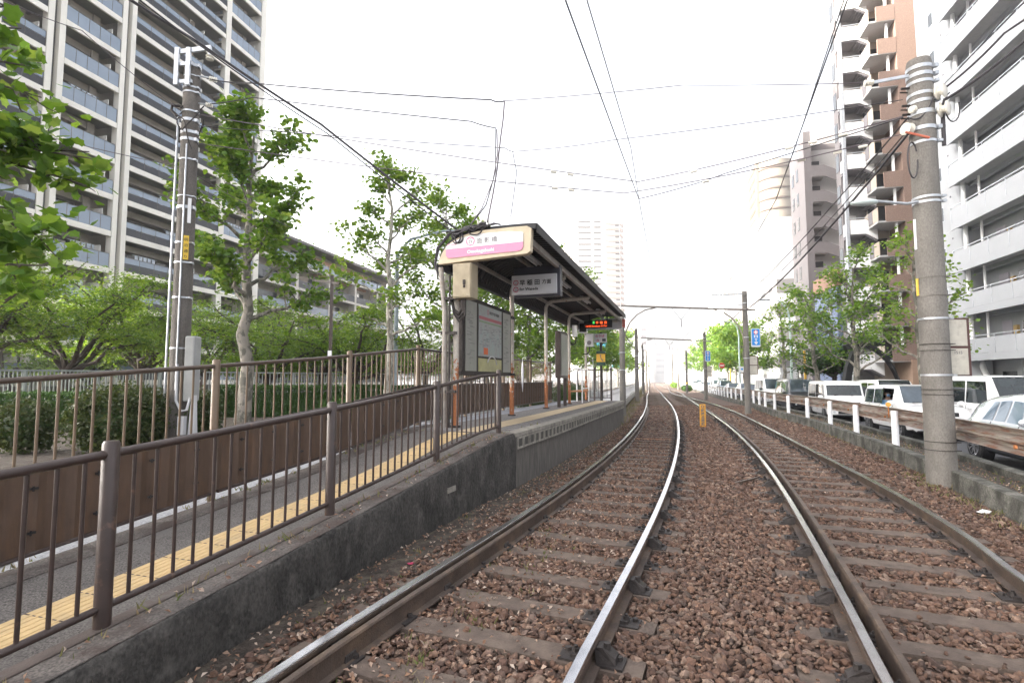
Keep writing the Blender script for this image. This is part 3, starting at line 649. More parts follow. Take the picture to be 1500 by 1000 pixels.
def rrect(x0, x1, z0, z1, r, n=4, only=None):
    out = []
    for (cx, cz, a0, k) in ((x1-r, z1-r, 0, 'tr'), (x0+r, z1-r, 90, 'tl'), (x0+r, z0+r, 180, 'bl'), (x1-r, z0+r, 270, 'br')):
        if only and k not in only: out.append((x1 if 'r' in k else x0, z1 if 't' in k else z0)); continue
        out += [(cx+r*math.cos(R(a0+90*i/n)), cz+r*math.sin(R(a0+90*i/n))) for i in range(n+1)]
    return out
def ring(o, r, u, n, cx, cz, ro, ri, mat, parent, d, name='emblem', flower=False, k=30):
    m = MB(); A = []; B = []
    for i in range(k):
        a = 2*math.pi*i/k; q = ri
        if flower: q = ri*(1-.10*math.cos(5*(a-math.pi/2))*-1-.07)
        A.append((cx+ro*math.cos(a), cz+ro*math.sin(a))); B.append((cx+q*math.cos(a), cz+q*math.sin(a)))
    vs = [o+r*x+u*z+n*d for x, z in A+B]; m.add(vs, [(i, (i+1) % k, k+(i+1) % k, k+i) for i in range(k)]); q = m.build(name, mat, None)
    if parent: put(q, parent)
    return q
UP = Vector((0, 0, 1)); RT = -NL; FN = -U         # boards facing the camera end
# station name sign on the shelter's end: origin at w=1.74, z 3.52
so = SP(1.0, 1.74, 3.50)-U*.02
sg = empty('station_sign', so, 0, 'white and pink station name sign on the end of the shelter roof', 'station sign')
body = [(0, .0), (1.62, .07), (1.68, .11), (1.70, .49)]+[(1.74-w, z-3.52) for w, z in RD if .08 < w < 1.735]
board('sign_housing', so, RT, UP, FN, body, .14, X['beige'], sg, .03, .006)
fc = board('sign_face', so, RT, UP, FN, [(.16, .25)]+[(1.56, .275), (1.56, .43), (1.3, .47), (.9, .475), (.62, .46), (.42, .42), (.26, .35), (.16, .30)], .012, X['sign_wh'], sg, .046)
band = board('pink_band', so, RT, UP, FN, [(.16, .14), (.20, .095), (.24, .092), (1.48, .125), (1.54, .15), (1.56, .19), (1.56, .272), (.16, .247)], .012, X['pink'], sg, .046)
def q_(x, z, d=.048): return so+RT*x+UP*z+FN*d
text('面 影 橋', .105, X['ink'], q_(.735, .312), RT+UP*.02, UP, fc, bold=.0005)
text('Omokagebashi', .082, X['white'], q_(.56, .148), RT+UP*.02, UP, band, bold=.0022)
ring(so, RT, UP, FN, .62, .355, .082, .066, X['pink'], fc, .049, flower=True)
text('29', .075, X['ink'], q_(.62, .32), RT, UP, fc, align='CENTER'); text('SA', .03, X['ink'], q_(.62, .392), RT, UP, fc, align='CENTER')
ring(so, RT, UP, FN, .21, .31, .028, .02, X['pink'], fc, .049); text('都電荒川線', .022, X['pink'], q_(.25, .315), RT, UP, fc)
# hanging direction sign
ho = SP(3.2, 1.13, 0)
hs = empty('direction_sign', ho+Vector((0, 0, 3.25)), 0, 'grey hanging direction sign with Japanese lettering under the shelter roof', 'direction sign')
board('sign_box', ho, RT, UP, FN, [(.03, 3.23), (1.03, 3.23), (1.03, 3.86), (.03, 3.86)], .22, X['navy_dk'], hs, -.06, .01)
hf = board('sign_face', ho, RT, UP, FN, [(0, 3.27), (.97, 3.27), (.97, 3.68), (0, 3.68)], .06, X['sign_gr'], hs, 0, .006)
def h_(x, z, d=.002): return ho+RT*x+UP*z+FN*d
text('早 稲 田', .125, X['black'], h_(.175, 3.475), RT, UP, hf, bold=.003); text('方面', .10, X['black'], h_(.66, 3.485), RT, UP, hf, bold=.002)
text('for Waseda', .085, X['black'], h_(.175, 3.36), RT, UP, hf, bold=.002)
for z, t in ((3.525, '30'), (3.38, '29')): ring(ho, RT, UP, FN, .095, z, .058, .045, X['crim'], hf, .003, flower=True); text('SA', .022, X['ink'], h_(.095, z+.015), RT, UP, hf, align='CENTER'); text(t, .045, X['ink'], h_(.095, z-.03), RT, UP, hf, align='CENTER')
m = MB()
for x in (.25, .8): m.tube([h_(x, 3.84, -.15), h_(x, 3.95, -.15)], .012, 6)
put(m.build('hanger', X['iron'], None), hs)
# notice board between first two posts, facing the track
no = SP(1.28, 1.40, 0); RB = U; FB = -NL
nb = empty('notice_board', SP(1.3, 1.4, 1.55), 0, 'dark framed notice board with a route map between the first two shelter posts', 'notice board')
def bx(name, x0, x1, z0, z1, th, mat, d, par=nb, bev=0, org=no): return board(name, org, RB, UP, FB, [(x0, z0), (x1, z0), (x1, z1), (x0, z1)], th, mat, par, d, bev)
frm = bx('frame', 0, 2.7, 1.58, 3.02, .13, X['iron'], 0, nb, .012)
P_pap = M('notice_paper', (.26, .255, .235), .3, var=.15, scale=6, col2=(.25, .255, .23), thr=(.5, .62), sc2=7, stretch=(1, 1, .35)); P_yel = M('notice_yellow', (.36, .34, .17), .3, var=.2, scale=5)
P_map = M('notice_map', (.29, .29, .295), .3, var=.18, scale=9, col2=(.26, .31, .31), thr=(.5, .58), sc2=9)
bx('left_notice', .1, .62, 1.66, 2.94, .01, P_pap, .012)
mp = bx('route_map', .72, 2.02, 1.95, 2.94, .01, P_map, .012); bx('right_notice', 2.12, 2.62, 1.66, 2.94, .01, P_pap, .012); bx('lower_notice', .72, 2.02, 1.66, 1.91, .01, P_yel, .012)
bx('orange_label', .98, 1.2, 1.99, 2.12, .004, flat('orange', (.6, .12, .03)), .017, mp); bx('map_band', .74, 2.0, 2.66, 2.72, .004, flat('dusty_red', (.36, .10, .12)), .017, mp); bx('map_line', .74, 2.0, 2.6, 2.635, .004, flat('moss', (.2, .27, .16)), .017, mp)
m = MB(); rr = random.Random(3)
for i in range(90):
    x = rr.uniform(.78, 1.95); z = rr.uniform(2.15, 2.55); l = rr.uniform(.02, .14); m.box(0, 0, 0, 0, 0, 0) if False else m.prism([(x, z), (x+l, z), (x+l, z+.006), (x, z+.006)], lambda a, b: no+RB*a+UP*b+FB*.0145, lambda a, b: no+RB*a+UP*b+FB*.012)
for i in range(70):
    x = rr.choice((.14, 2.16))+rr.uniform(0, .2); z = rr.uniform(1.75, 2.85); l = rr.uniform(.04, .22); m.prism([(x, z), (x+l, z), (x+l, z+.008), (x, z+.008)], lambda a, b: no+RB*a+UP*b+FB*.0145, lambda a, b: no+RB*a+UP*b+FB*.012)
put(m.build('print', X['ink'], None), mp)
ring(no, RB, UP, FB, 1.2, 2.83, .05, .035, X['crim'], mp, .018); text('都電荒川線 路線図', .07, X['ink'], no+RB*1.28+UP*2.8+FB*.016, RB, UP, mp)
m = MB(); 
for i in range(11): a = .3+i/10*2.4; 
m.tube([no+RB*(1.35+.28*math.cos(.3+i*.24))+UP*(1.74+.22*math.sin(.3+i*.24))+FB*.05 for i in range(11)], .012, 6); put(m.build('hanging_hose', X['sign_gr'], None, 60), nb)
for z in (1.62, 2.9):
    m = MB(); m.bar(SP(1.1, 1.4, z), SP(1.3, 1.4, z), .06, .05); m.bar(SP(3.95, 1.4, z), SP(4.18, 1.4, z), .06, .05); put(m.build('bracket', X['iron'], None), nb)
# second narrow board on two legs
n2 = SP(8.05, 1.22, 0)
b2 = empty('timetable_board', SP(8.3, 1.2, PZ), 0, 'narrow dark timetable board on two flat legs further along the platform', 'notice board')
b2f = board('frame', n2, RB, UP, FB, [(0, 1.55), (1.05, 1.55), (1.05, 2.95), (0, 2.95)], .16, X['brown'], b2, 0, .012); board('timetable', n2, RB, UP, FB, [(.1, 1.63), (.95, 1.63), (.95, 2.87), (.1, 2.87)], .01, P_pap, b2f, .012)
for x in (.12, .93):
    m = MB(); m.bar(n2+RB*x+UP*PZ-FB*.08, n2+RB*x+UP*1.6-FB*.08, .1, .07); put(m.build('leg', X['brown'], None), b2)
# electric box, conduits by the first post
eb = empty('electric_box', SP(1.12, 1.42, 2.95), 0, 'beige metal electric box with a padlock under the station name sign', 'electric box')
m = MB(); T = Matrix.Translation(SP(1.02, 1.24, 3.15)) @ Matrix.Rotation(SHR-math.pi/2, 4, 'Z')
m.box(-.17, .17, -.16, .14, -.27, .32, T); put(m.build('box', X['beige_dk'], None, bevel=.008), eb)
m = MB(); m.box(-.155, .155, -.178, -.16, -.25, .30, T); dr = m.build('door', X['beige_dk'], None, bevel=.004); put(dr, eb)
m = MB(); m.box(.03, .07, -.20, -.18, -.05, .03, T); m.tube([T @ Vector((.05, -.19, -.06)), T @ Vector((.05, -.19, -.10))], .018, 8); put(m.build('padlock', X['iron'], None), dr)
m = MB()
for k, (a, r) in enumerate(((.02, .03), (.09, .025), (.15, .02))):
    m.tube([SP(1.0, 1.30-a*.4, 2.9), SP(1.0, 1.30-a*.4, 2.75-a), SP(1.02, 1.36, 2.65-a), SP(1.05, 1.47, 2.72-a*.5), SP(1.06, 1.52, 2.9)], r, 8)
put(m.build('conduit_loop', X['iron'], None, 60), eb)
cn = empty('conduit_pipe', SP(1.05, 1.6, PZ), 0, 'grey conduit pipe running up beside the first shelter post', 'conduit')
m = MB(); m.tube([SP(1.0, 1.62, .5), SP(1.0, 1.62, 2.7), SP(1.0, 1.66, 3.0), SP(1.0, 1.7, 3.45)], .045, 10); put(m.build('pipe', X['steel_lt'], None, 50), cn)
m = MB(); m.tube([SP(.98, 1.52, PZ), SP(.98, 1.52, 3.3)], .02, 8); put(m.build('thin_pipe', X['iron'], None, 50), cn)
m = MB()
for z in (1.3, 2.3, 2.9): m.bar(SP(1.0, 1.40, z), SP(1.0, 1.68, z), .07, .05)
put(m.build('clamp', X['iron'], None), cn)
# far end: fascia, LED display, speakers, small sign, phone sign
fe = SP(13.0, 1.2, 0)
ef = empty('end_sign', SP(13.9, .8, 3.5), 0, 'dull grey sign back panel at the far end of the shelter roof', 'sign')
board('panel', SP(13.95, 1.55, 0), RT, UP, FN, [(0, 3.5), (1.45, 3.5), (1.45, 3.9), (1.3, 3.96), (.4, 3.92), (0, 3.75)], .1, X['sign_gr'], ef, 0, .01)
m = MB(); T = Matrix.Translation(SP(13.9, .02, 3.72)) @ Matrix.Rotation(SHR-math.pi/2, 4, 'Z'); m.box(-.05, .06, -.1, .1, -.16, .16, T); put(m.build('red_edge', flat('red_dull', (.4, .1, .08)), None), ef)
le = empty('departure_display', SP(12.4, .9, 3.45), 0, 'black LED departure display with orange text hung at the far end', 'display')
lo = SP(12.3, 1.30, 0); led = board('case', lo, RT, UP, FN, [(0, 3.42), (1.04, 3.42), (1.04, 3.70), (0, 3.70)], .12, X['black'], le, 0, .008)
E_or = emit('led_orange', (1, .10, .02), .5); E_gr = emit('led_green', (.1, .8, .15), .2)
text('16:48 Streetcar In For', .085, E_or, lo+RT*.06+UP*3.455+FN*.004, RT, UP, led, bold=.001, sx=1.05)
text('早  稲  田', .10, E_or, lo+RT*.44+UP*3.57+FN*.004, RT, UP, led, bold=.002); board('green_block', lo, RT, UP, FN, [(.33, 3.57), (.40, 3.57), (.40, 3.665), (.33, 3.665)], .003, E_gr, led, .004)
m = MB()
for x in (.2, .85): m.bar(lo+RT*x+UP*3.7-FN*.06, lo+RT*x+UP*3.98-FN*.06, .04, .04)
put(m.build('hanger', X['black'], None), le)
s1 = empty('speaker', SP(13.2, 1.35, 2.95), 0, 'light grey loudspeaker box on the last shelter post', 'speaker')
lo2 = SP(13.2, 1.42, 0); sb_ = board('box', lo2, RT, UP, FN, [(0, 2.78), (.3, 2.78), (.3, 3.3), (0, 3.3)], .16, X['sign_gr'], s1, 0, .02); ring(lo2, RT, UP, FN, .15, 2.93, .085, .0, X['ink'], sb_, .003, 'grille')
m = MB(); m.tube([lo2+RT*.15+UP*2.78-FN*.08, lo2+RT*.15+UP*2.62-FN*.08, lo2+RT*.05+UP*2.5-FN*.08, lo2-RT*.12+UP*2.5-FN*.08], .02, 8); put(m.build('cable', X['iron'], None), s1)
s2 = empty('monitor', SP(12.9, 1.42, 3.45), 0, 'small black boxed monitor beside the departure display', 'monitor')
lo3 = SP(12.9, 1.62, 0); board('case', lo3, RT, UP, FN, [(0, 3.3), (.32, 3.3), (.32, 3.72), (0, 3.72)], .16, X['sign_gr'], s2, 0, .012); board('screen', lo3, RT, UP, FN, [(.03, 3.33), (.29, 3.33), (.29, 3.66), (.03, 3.66)], .01, X['black'], s2, .008)
bxs = empty('control_box', SP(10.5, 1.3, 2.95), 0, 'small pale box with looping cable on the fourth shelter post', 'electric box')
lo4 = SP(10.4, 1.36, 0); board('box', lo4, RT, UP, FN, [(0, 2.95), (.17, 2.95), (.17, 3.35), (0, 3.35)], .12, X['white'], bxs, 0, .012)
m = MB(); m.tube([lo4+RT*(-.08)+UP*3.6, lo4+RT*(-.08)+UP*2.8, lo4+RT*0+UP*2.68, lo4+RT*.12+UP*2.72, lo4+RT*.15+UP*2.95], .02, 8); put(m.build('cable', X['iron'], None, 60), bxs)
ps = empty('platform_sign', SP(13.6, 1.0, PZ), 0, 'dark pole with a yellow telephone sign and small notice above', 'sign')
pp = SP(13.5, .86, 0); m = MB(); m.bar(pp+UP*PZ, pp+UP*3.35, .09, .09, U); put(m.build('pole', X['iron'], None), ps)
lo5 = pp-RT*.26; smal = board('small_sign', lo5, RT, UP, FN, [(0, 2.95), (.5, 2.95), (.5, 3.3), (0, 3.3)], .03, X['sign_gr'], ps, .07)
text('のりば', .12, X['crim'], lo5+RT*.05+UP*3.16+FN*.073, RT, UP, smal, bold=.003); text('→', .16, X['crim'], lo5+RT*.06+UP*2.98+FN*.073, RT, UP, smal, bold=.002); board('blue_block', lo5, RT, UP, FN, [(.32, 2.98), (.46, 2.98), (.46, 3.1), (.32, 3.1)], .003, X['navy_dk'], smal, .074)
lo6 = pp-RT*.17; ph = board('phone_sign', lo6, RT, UP, FN, [(0, 2.05), (.34, 2.05), (.34, 2.62), (0, 2.62)], .1, flat('dark_green', (.03, .07, .055)), ps, .07, .01)
yb = board('phone_panel', lo6, RT, UP, FN, [(0, 2.19), (.34, 2.19), (.34, 2.5), (0, 2.5)], .01, flat('amber', (.72, .42, .05)), ph, .078)
m = MB(); m.tube([lo6+RT*.15+UP*2.45+FN*.08, lo6+RT*.17+UP*2.35+FN*.08, lo6+RT*.23+UP*2.26+FN*.08], .014, 6)
for a, b in (((.13, 2.46), (.19, 2.44)), ((.2, 2.28), (.26, 2.23))): m.bar(lo6+RT*a[0]+UP*a[1]+FN*.08, lo6+RT*b[0]+UP*b[1]+FN*.08, .04, .04)
put(m.build('handset_mark', X['ink'], None), yb)
# bench with white tube frame, end fence
be = empty('platform_bench', SP(11.6, 1.3, PZ), 0, 'wooden bench seat in a white tubular frame near the platform end', 'bench')
for s in (11.3, 12.6):
    m = MB(); m.tube([SP(s, 1.65, PZ), SP(s, 1.65, PZ+1.1), SP(s, 1.6, PZ+1.2), SP(s, 1.25, PZ+1.2), SP(s, 1.2, PZ+1.1), SP(s, 1.2, PZ)], .025, 8); put(m.build('frame', X['white'], None, 60), be)
m = MB(); m.box(-.7, .7, -.2, .2, PZ+.38, PZ+.43, Matrix.Translation(SP(11.95, 1.4, 0)) @ Matrix.Rotation(SHR, 4, 'Z')); put(m.build('seat', M('bench_wood', (.42, .2, .09), .6, var=.2, scale=9), None), be)
m = MB(); m.tube([SP(11.3, 1.2, PZ+.5), SP(12.6, 1.2, PZ+.5)], .02, 8); m.tube([SP(11.3, 1.62, PZ+.4), SP(12.6, 1.62, PZ+.4)], .02, 8); put(m.build('side_bar', X['white'], None, 60), be)
EF = [SP(14.0, 1.9, PZ), SP(14.0, 1.25, PZ), SP(14.0, .55, PZ)]
def efp(t): return EF[0].lerp(EF[2], t/1.35)
railing('end_fence', 'short dark brown fence closing the far end of the platform', 'fence', efp, [0, .68, 1.35], 1.25, .018, .022, .035, (X['brown'],)*3, .1, .16)
# umbrella hanging on the back fence
uo = min((BF.at(BF.sY(y), -.09, PZ) for y in np.arange(11, 18, .05)), key=lambda p: abs(p.x/p.y*780*1.0+750-765))
um = empty('umbrella', uo+Vector((0, 0, .55)), 0, 'closed white umbrella hanging by its handle on the back fence', 'umbrella')
m = MB(); m.tube([uo+Vector((0, 0, z)) for z in (.45, .62, .8, 1.1, 1.28, 1.33)], [.006, .02, .03, .036, .022, .01], 9); put(m.build('canopy', flat('umbrella_white', (.75, .76, .8), .35), None, 60), um)
m = MB(); m.tube([uo+Vector((0, 0, 1.3)), uo+Vector((0, 0, 1.42))]+[uo+Vector((.05-.05*math.cos(a), 0, 1.42+.05*math.sin(a))) for a in (.5, 1, 1.6, 2.2, 2.8)], .009, 8); put(m.build('handle', X['white'], None, 60), um)
# cable tangle on the roof front
tg = empty('cable_bundle', SP(1.0, 1.2, 4.05), 0, 'tangle of dark cables looped over the front of the shelter roof', 'cables')
m = MB(); rr = random.Random(5)
def swag(a, b, sag, n=8, jit=0.0): return [Vector(a).lerp(Vector(b), i/n)-Vector((0, 0, sag*4*(i/n)*(1-i/n)))+Vector((rr.uniform(-jit, jit), rr.uniform(-jit, jit), rr.uniform(-jit, jit))) for i in range(n+1)]
for k in range(9):
    a = rr.uniform(1.3, 1.6); b = rr.uniform(.55, .9); z = 4.04
    m.tube(swag(SP(.93+rr.uniform(-.03, .05), a, 3.95+rr.uniform(0, .1)), SP(.93, b, 4.11), -.03, 8, .035), .012+rr.random()*.008, 6)
for k in range(2): 
    c = SP(.92, 1.38-.05*k, 3.98); m.tube([c+NL*(.075*math.cos(t))+UP*(.09*math.sin(t)-.05) for t in np.linspace(0, 6.3, 16)], .012, 6)
c = SP(.9, 1.02, 4.02); m.tube([c+NL*(.12*math.cos(t))+UP*(-.07*abs(math.sin(t))) for t in np.linspace(0, 3.14, 10)], .012, 6)
for k in range(3): m.tube([SP(.95, 1.3-.02*k, 4.08), SP(.95, 1.5+.02*k, 4.02), SP(.96, 1.72+.02*k, 3.8), SP(.98, 1.8+.01*k, 3.5), SP(1.0, 1.68, 3.2), SP(1.0, 1.62, 2.6)], .014, 6)
put(m.build('cables', X['wire'], None, 60), tg)
m = MB()
for k in range(4): m.tube([SP(.97, .98-.06*k, 4.1), SP(.97, 1.0-.06*k, 4.22)], .02, 6)
put(m.build('insulator', X['ceramic'], None, 60), tg)
# ------------------------------------------------------------------ trees
LEAF5 = np.array([(0, -.5), (.2, -.36), (.46, -.32), (.42, -.08), (.52, .16), (.26, .24), (0, .55), (-.26, .24), (-.52, .16), (-.42, -.08), (-.46, -.32), (-.2, -.36)])
def leafmesh(P, size, shape='quad', tilt=.6, droop=0.0):
    n = len(P); s = size*RNG.uniform(.65, 1.3, n); a, t, r = RNG.uniform(0, 6.28, n), RNG.normal(droop, tilt, n), RNG.normal(0, tilt, n)
    if shape == 'quad': L = np.array([[-.5, 0, 0], [-.1, -.34, .08], [.5, 0, -.05], [-.1, .34, .08]]); T = np.array([[0, 1, 2], [0, 2, 3]])
    elif shape == 'hex': L = np.array([[-.5, 0, 0], [-.25, -.42, .06], [.2, -.38, .02], [.55, 0, -.1], [.2, .38, .02], [-.25, .42, .06]]); T = np.array([[0, 1, 2], [0, 2, 3], [0, 3, 4], [0, 4, 5]])
    else:
        L = np.array([[y, x, .12*abs(x)-.12*max(y, 0)] for x, y in LEAF5]+[[.0, 0, -.02]]); k = len(LEAF5); T = np.array([[k, i, (i+1) % k] for i in range(k)])
    Q = L[None]*s[:, None, None]
    def rot(p, i, j, th):
        q = p.copy(); c, sn = np.cos(th)[:, None], np.sin(th)[:, None]; q[..., i] = p[..., i]*c-p[..., j]*sn; q[..., j] = p[..., i]*sn+p[..., j]*c; return q
    Q = rot(rot(rot(Q, 0, 2, t), 1, 2, r), 0, 1, a)+np.asarray(P)[:, None]
    k = L.shape[0]; F = (T[None]+(np.arange(n)*k)[:, None, None]).reshape(-1, 3); return Q.reshape(-1, 3), F
def wob(a, b, n, j, rnd, sag=0):
    a, b = Vector(a), Vector(b); l = (b-a).length; out = [a]
    for i in range(1, n+1):
        t = i/n; out.append(a.lerp(b, t)+Vector((rnd.uniform(-1, 1), rnd.uniform(-1, 1), rnd.uniform(-1, 1)))*j*l+Vector((0, 0, sag*l*t*(1-t))))
    return out
def tree(name, base, H, spread, tr, nl, nleaf, lsize, seed, label, group=None, leaf='leaf_pl', bark='bark_pl', style='plane', z0=.35, cat='tree', shape='hex', clump=.26, sub=5, cone=.5, lean=(0, 0), dirbias=None):
    rd = random.Random(seed); base = Vector(base); root = empty(name, base, 0, label, cat, group); m = MB(); tips = []
    top = base+Vector((lean[0], lean[1], H*.97))
    if style == 'plane':
        tk = wob(base-Vector((0, 0, .2)), top, 10, .012, rd); m.tube(tk, [tr*(1.15 if i == 0 else (1-.085*i)) for i in range(11)], 9)
        for i in range(nl):
            f = z0+(1-z0)*(i/nl)**1.0*.95; p = base.lerp(top, f); k = int(f*10); p = tk[min(k, 9)].lerp(tk[min(k+1, 10)], f*10-k)
            az = i*2.4+rd.uniform(-.5, .5); L = spread*(1-cone*max(0, (f-z0)/(1-z0)))*rd.uniform(.7, 1.1); el = rd.uniform(.15, .55)+.5*f
            d = Vector((math.cos(az)*math.cos(el), math.sin(az)*math.cos(el), math.sin(el))); e = p+d*L
            br = wob(p, e, 6, .045, rd, .0); m.tube(br, [tr*.42*(1-f*.5)*(1-.125*q) for q in range(7)], 6)
            for _ in range(sub):
                q = rd.uniform(.4, 1); kk = int(q*5.999); s = br[kk].lerp(br[kk+1], q*6-kk) if kk < 6 else br[6]
                dd = (d+Vector((rd.uniform(-1, 1), rd.uniform(-1, 1), rd.uniform(-.4, .9)))*.9).normalized(); te = s+dd*L*rd.uniform(.25, .5)
                tw = wob(s, te, 3, .06, rd); m.tube(tw, [tr*.11, tr*.09, tr*.06, tr*.03], 4, False); tips += [tw[1], tw[2], tw[3], tw[3]]
            tips.append(e)
        tips.append(top)
    else:
        fk = base+Vector((lean[0]*.4, lean[1]*.4, H*z0)); tk = wob(base-Vector((0, 0, .2)), fk, 4, .05, rd); m.tube(tk, [tr*1.2, tr, tr*.9, tr*.85, tr*.8], 9)
        for i in range(nl):
            az = i*6.283/nl*1.618+rd.uniform(-.4, .4); L = spread*rd.uniform(.65, 1.1); h = H*rd.uniform(.3, 1)-H*z0*.8
            e = fk+Vector((math.cos(az)*L, math.sin(az)*L, max(h, -H*z0*.35))); br = wob(fk, e, 7, .05, rd, .35); m.tube(br, [tr*.5*(1-.125*q) for q in range(8)], 6)
            for _ in range(sub):
                q = rd.uniform(.3, 1); kk = min(int(q*7), 6); s = br[kk].lerp(br[kk+1], q*7-kk); dd = Vector((rd.uniform(-1, 1), rd.uniform(-1, 1), rd.uniform(-.25, .35))).normalized()
                te = s+dd*L*rd.uniform(.2, .45); tw = wob(s, te, 4, .05, rd, -.1); m.tube(tw, [tr*.1, tr*.08, tr*.06, tr*.04, tr*.02], 4, False); tips += tw[1:]
    put(m.build('trunk', X[bark], None, 60), root)
    tp = np.array([tuple(t) for t in tips]); per = RNG.integers(0, len(tp), nleaf); wgt = RNG.uniform(.2, 1, len(tp)); per = RNG.choice(len(tp), nleaf, p=wgt/wgt.sum())
    P = tp[per]+RNG.normal(0, clump, (nleaf, 3))*np.array([1, 1, .55 if style == 'plane' else .35]); P[:, 2] = np.maximum(P[:, 2], base.z+.3)
    V, F = leafmesh(P, lsize, shape, .55 if style == 'plane' else .4, .2); put(npmesh('crown', V, F, X[leaf]), root); return root
GL = 'plane trees along the left hand path'
# foreground tree off the left edge: its boughs reach into the picture
def bough_tree():
    rd = random.Random(21); base = Vector((-8.6, 4.6, .1)); root = empty('plane_tree', base, 0, 'large leaved plane tree whose boughs hang over the nearest left corner', 'tree', GL); m = MB(); tips = []
    m.tube(wob(base-Vector((0, 0, .2)), base+Vector((.1, .2, 7.4)), 8, .012, rd), [.26-.02*i for i in range(9)], 10)
    for (h, px, py, Y) in ((2.2, 60, 395, 5.9), (2.6, 95, 345, 6.0), (3.3, 62, 335, 6.3), (3.4, 120, 262, 6.2), (4.0, 128, 215, 6.0), (4.0, 75, 190, 5.7), (4.4, 110, 225, 5.9), (4.7, 52, 40, 5.8), (5, 40, 100, 6.1), (4.3, 25, 230, 5.6), (5.1, 20, 20, 5.6), (3.0, 40, 310, 6.4), (4.9, 60, 130, 6.0)):
        e = at(px, py, Y); s = base+Vector((.05, .1, h)); br = wob(s, e, 8, .03, rd, .12); m.tube(br, [.075-.0085*i for i in range(9)], 7)
        for _ in range(7):
            q = rd.uniform(.45, 1); kk = min(int(q*8), 7); a = br[kk].lerp(br[kk+1], q*8-kk); te = a+Vector((rd.uniform(-.35, .28), rd.uniform(-.5, .5), rd.uniform(-.3, .3))); tw = wob(a, te, 3, .06, rd); m.tube(tw, [.012, .01, .007, .004], 5, False); tips += tw[1:]
    put(m.build('trunk', X['bark'], None, 60), root)
    tp = np.array([tuple(t) for t in tips]); n = 1900; P = tp[RNG.integers(0, len(tp), n)]+RNG.normal(0, .12, (n, 3))*np.array([1, 1, .7])
    V, F = leafmesh(P, .15, 'maple', .6, .35); put(npmesh('crown', V, F, X['leaf_pl']), root)
bough_tree()
def B(px, Y, z=.1): p = at(px, 556, Y); return (p.x, p.y, z)
tree('plane_tree', B(357, 17.8), 10.1, 2.35, .25, 16, 7800, .165, 5, 'tall plane tree with a bare knotted trunk beside the left utility pole', GL, z0=.36, sub=8, clump=.2, cone=.3)
tree('plane_tree', B(568, 24.5), 12.0, 2.7, .2, 18, 3600, .17, 9, 'slender pale plane tree with sparse leaves in the middle of the left row', GL, leaf='leaf_lt', bark='bark_wh', z0=.3, sub=6, clump=.24, cone=.55)
tree('plane_tree', B(654, 30.0), 12.2, 3.0, .22, 18, 4200, .18, 14, 'pale plane tree standing behind the station name sign', GL, leaf='leaf_lt', bark='bark_wh', z0=.3, sub=6, clump=.3)
tree('plane_tree', B(712, 36.0), 11.0, 3.6, .22, 18, 6500, .2, 15, 'bright green plane tree seen through the shelter behind the notice board', GL, leaf='leaf_lt', z0=.22, sub=6, clump=.4, cone=.3)
tree('plane_tree', B(775, 42.0), 11.0, 3.8, .22, 18, 7500, .22, 16, 'bright green plane tree seen between the middle shelter posts', GL, leaf='leaf_lt', z0=.2, sub=6, clump=.45, cone=.3)
tree('plane_tree', B(832, 52.0), 11.0, 4.2, .22, 18, 7500, .25, 17, 'dense green plane tree seen behind the bench and last posts', GL, leaf='leaf_pl', z0=.2, sub=6, clump=.5, cone=.3)
tree('plane_tree', B(872, 66.0), 9.5, 4.0, .22, 16, 6500, .3, 18, 'sunlit plane tree behind the yellow telephone sign', GL, leaf='leaf_lt', z0=.2, sub=6, clump=.5, cone=.3)
tree('plane_tree', B(905, 95.0), 8.5, 4.2, .22, 14, 4000, .36, 19, 'small far plane tree just right of the platform end pole', GL, leaf='leaf_lt', z0=.2, sub=5, clump=.6, cone=.3)
CG = 'cherry trees massed beyond the grey railing'
for i, (px, Y, H, sp, n, lab, lf) in enumerate((
    (-60, 21.0, 6.6, 4.4, 14000, 'leftmost of the cherry trees, cut by the left edge of the picture', 'leaf_ch'),
    (95, 24.5, 6.7, 4.6, 15000, 'dense cherry tree directly left of the left utility pole', 'leaf_ch'),
    (205, 29.5, 7.2, 4.8, 12000, 'sunlit cherry tree just behind the left utility pole', 'leaf_lt'),
    (392, 27.5, 5.2, 4.0, 9000, 'dark leaning cherry tree right behind the knotted plane trunk', 'leaf_ch'),
    (300, 36.0, 6.3, 4.6, 9000, 'cherry tree below the apartment tower between pole and plane trunk', 'leaf_lt'),
    (470, 33.0, 6.0, 4.4, 9000, 'cherry tree behind the brown post with a crossbar', 'leaf_lt'),
    (520, 27.5, 5.5, 3.6, 8000, 'spreading cherry tree left of the slender plane tree', 'leaf_ch'),
    (625, 38.0, 6.6, 4.4, 9000, 'cherry tree between the two pale plane trunks', 'leaf_ch'))):
    tree('cherry_tree', B(px, Y), H, sp, .24, 12, n, .155, 40+i, lab, CG, leaf=lf, bark='bark_dk', style='cherry', z0=.26, shape='quad', clump=.34, sub=10)
for i, (px, Y) in enumerate(((10, 36), (130, 40), (560, 45), (690, 50), (760, 58), (390, 46))):
    tree('cherry_tree', B(px, Y), 5.6, 5.4, .24, 12, 8000, .22, 60+i, ('far cherry tree at the left end of the mass', 'far cherry tree under the tower balconies', 'far cherry tree beside the blue grey lamp pole', 'far cherry tree behind the first shelter post', 'far cherry tree behind the middle of the shelter', 'far cherry tree under the low apartment block')[i], CG, leaf='leaf_ch' if i % 2 else 'leaf_lt', bark='bark_dk', style='cherry', z0=.22, shape='quad', clump=.5, sub=8)
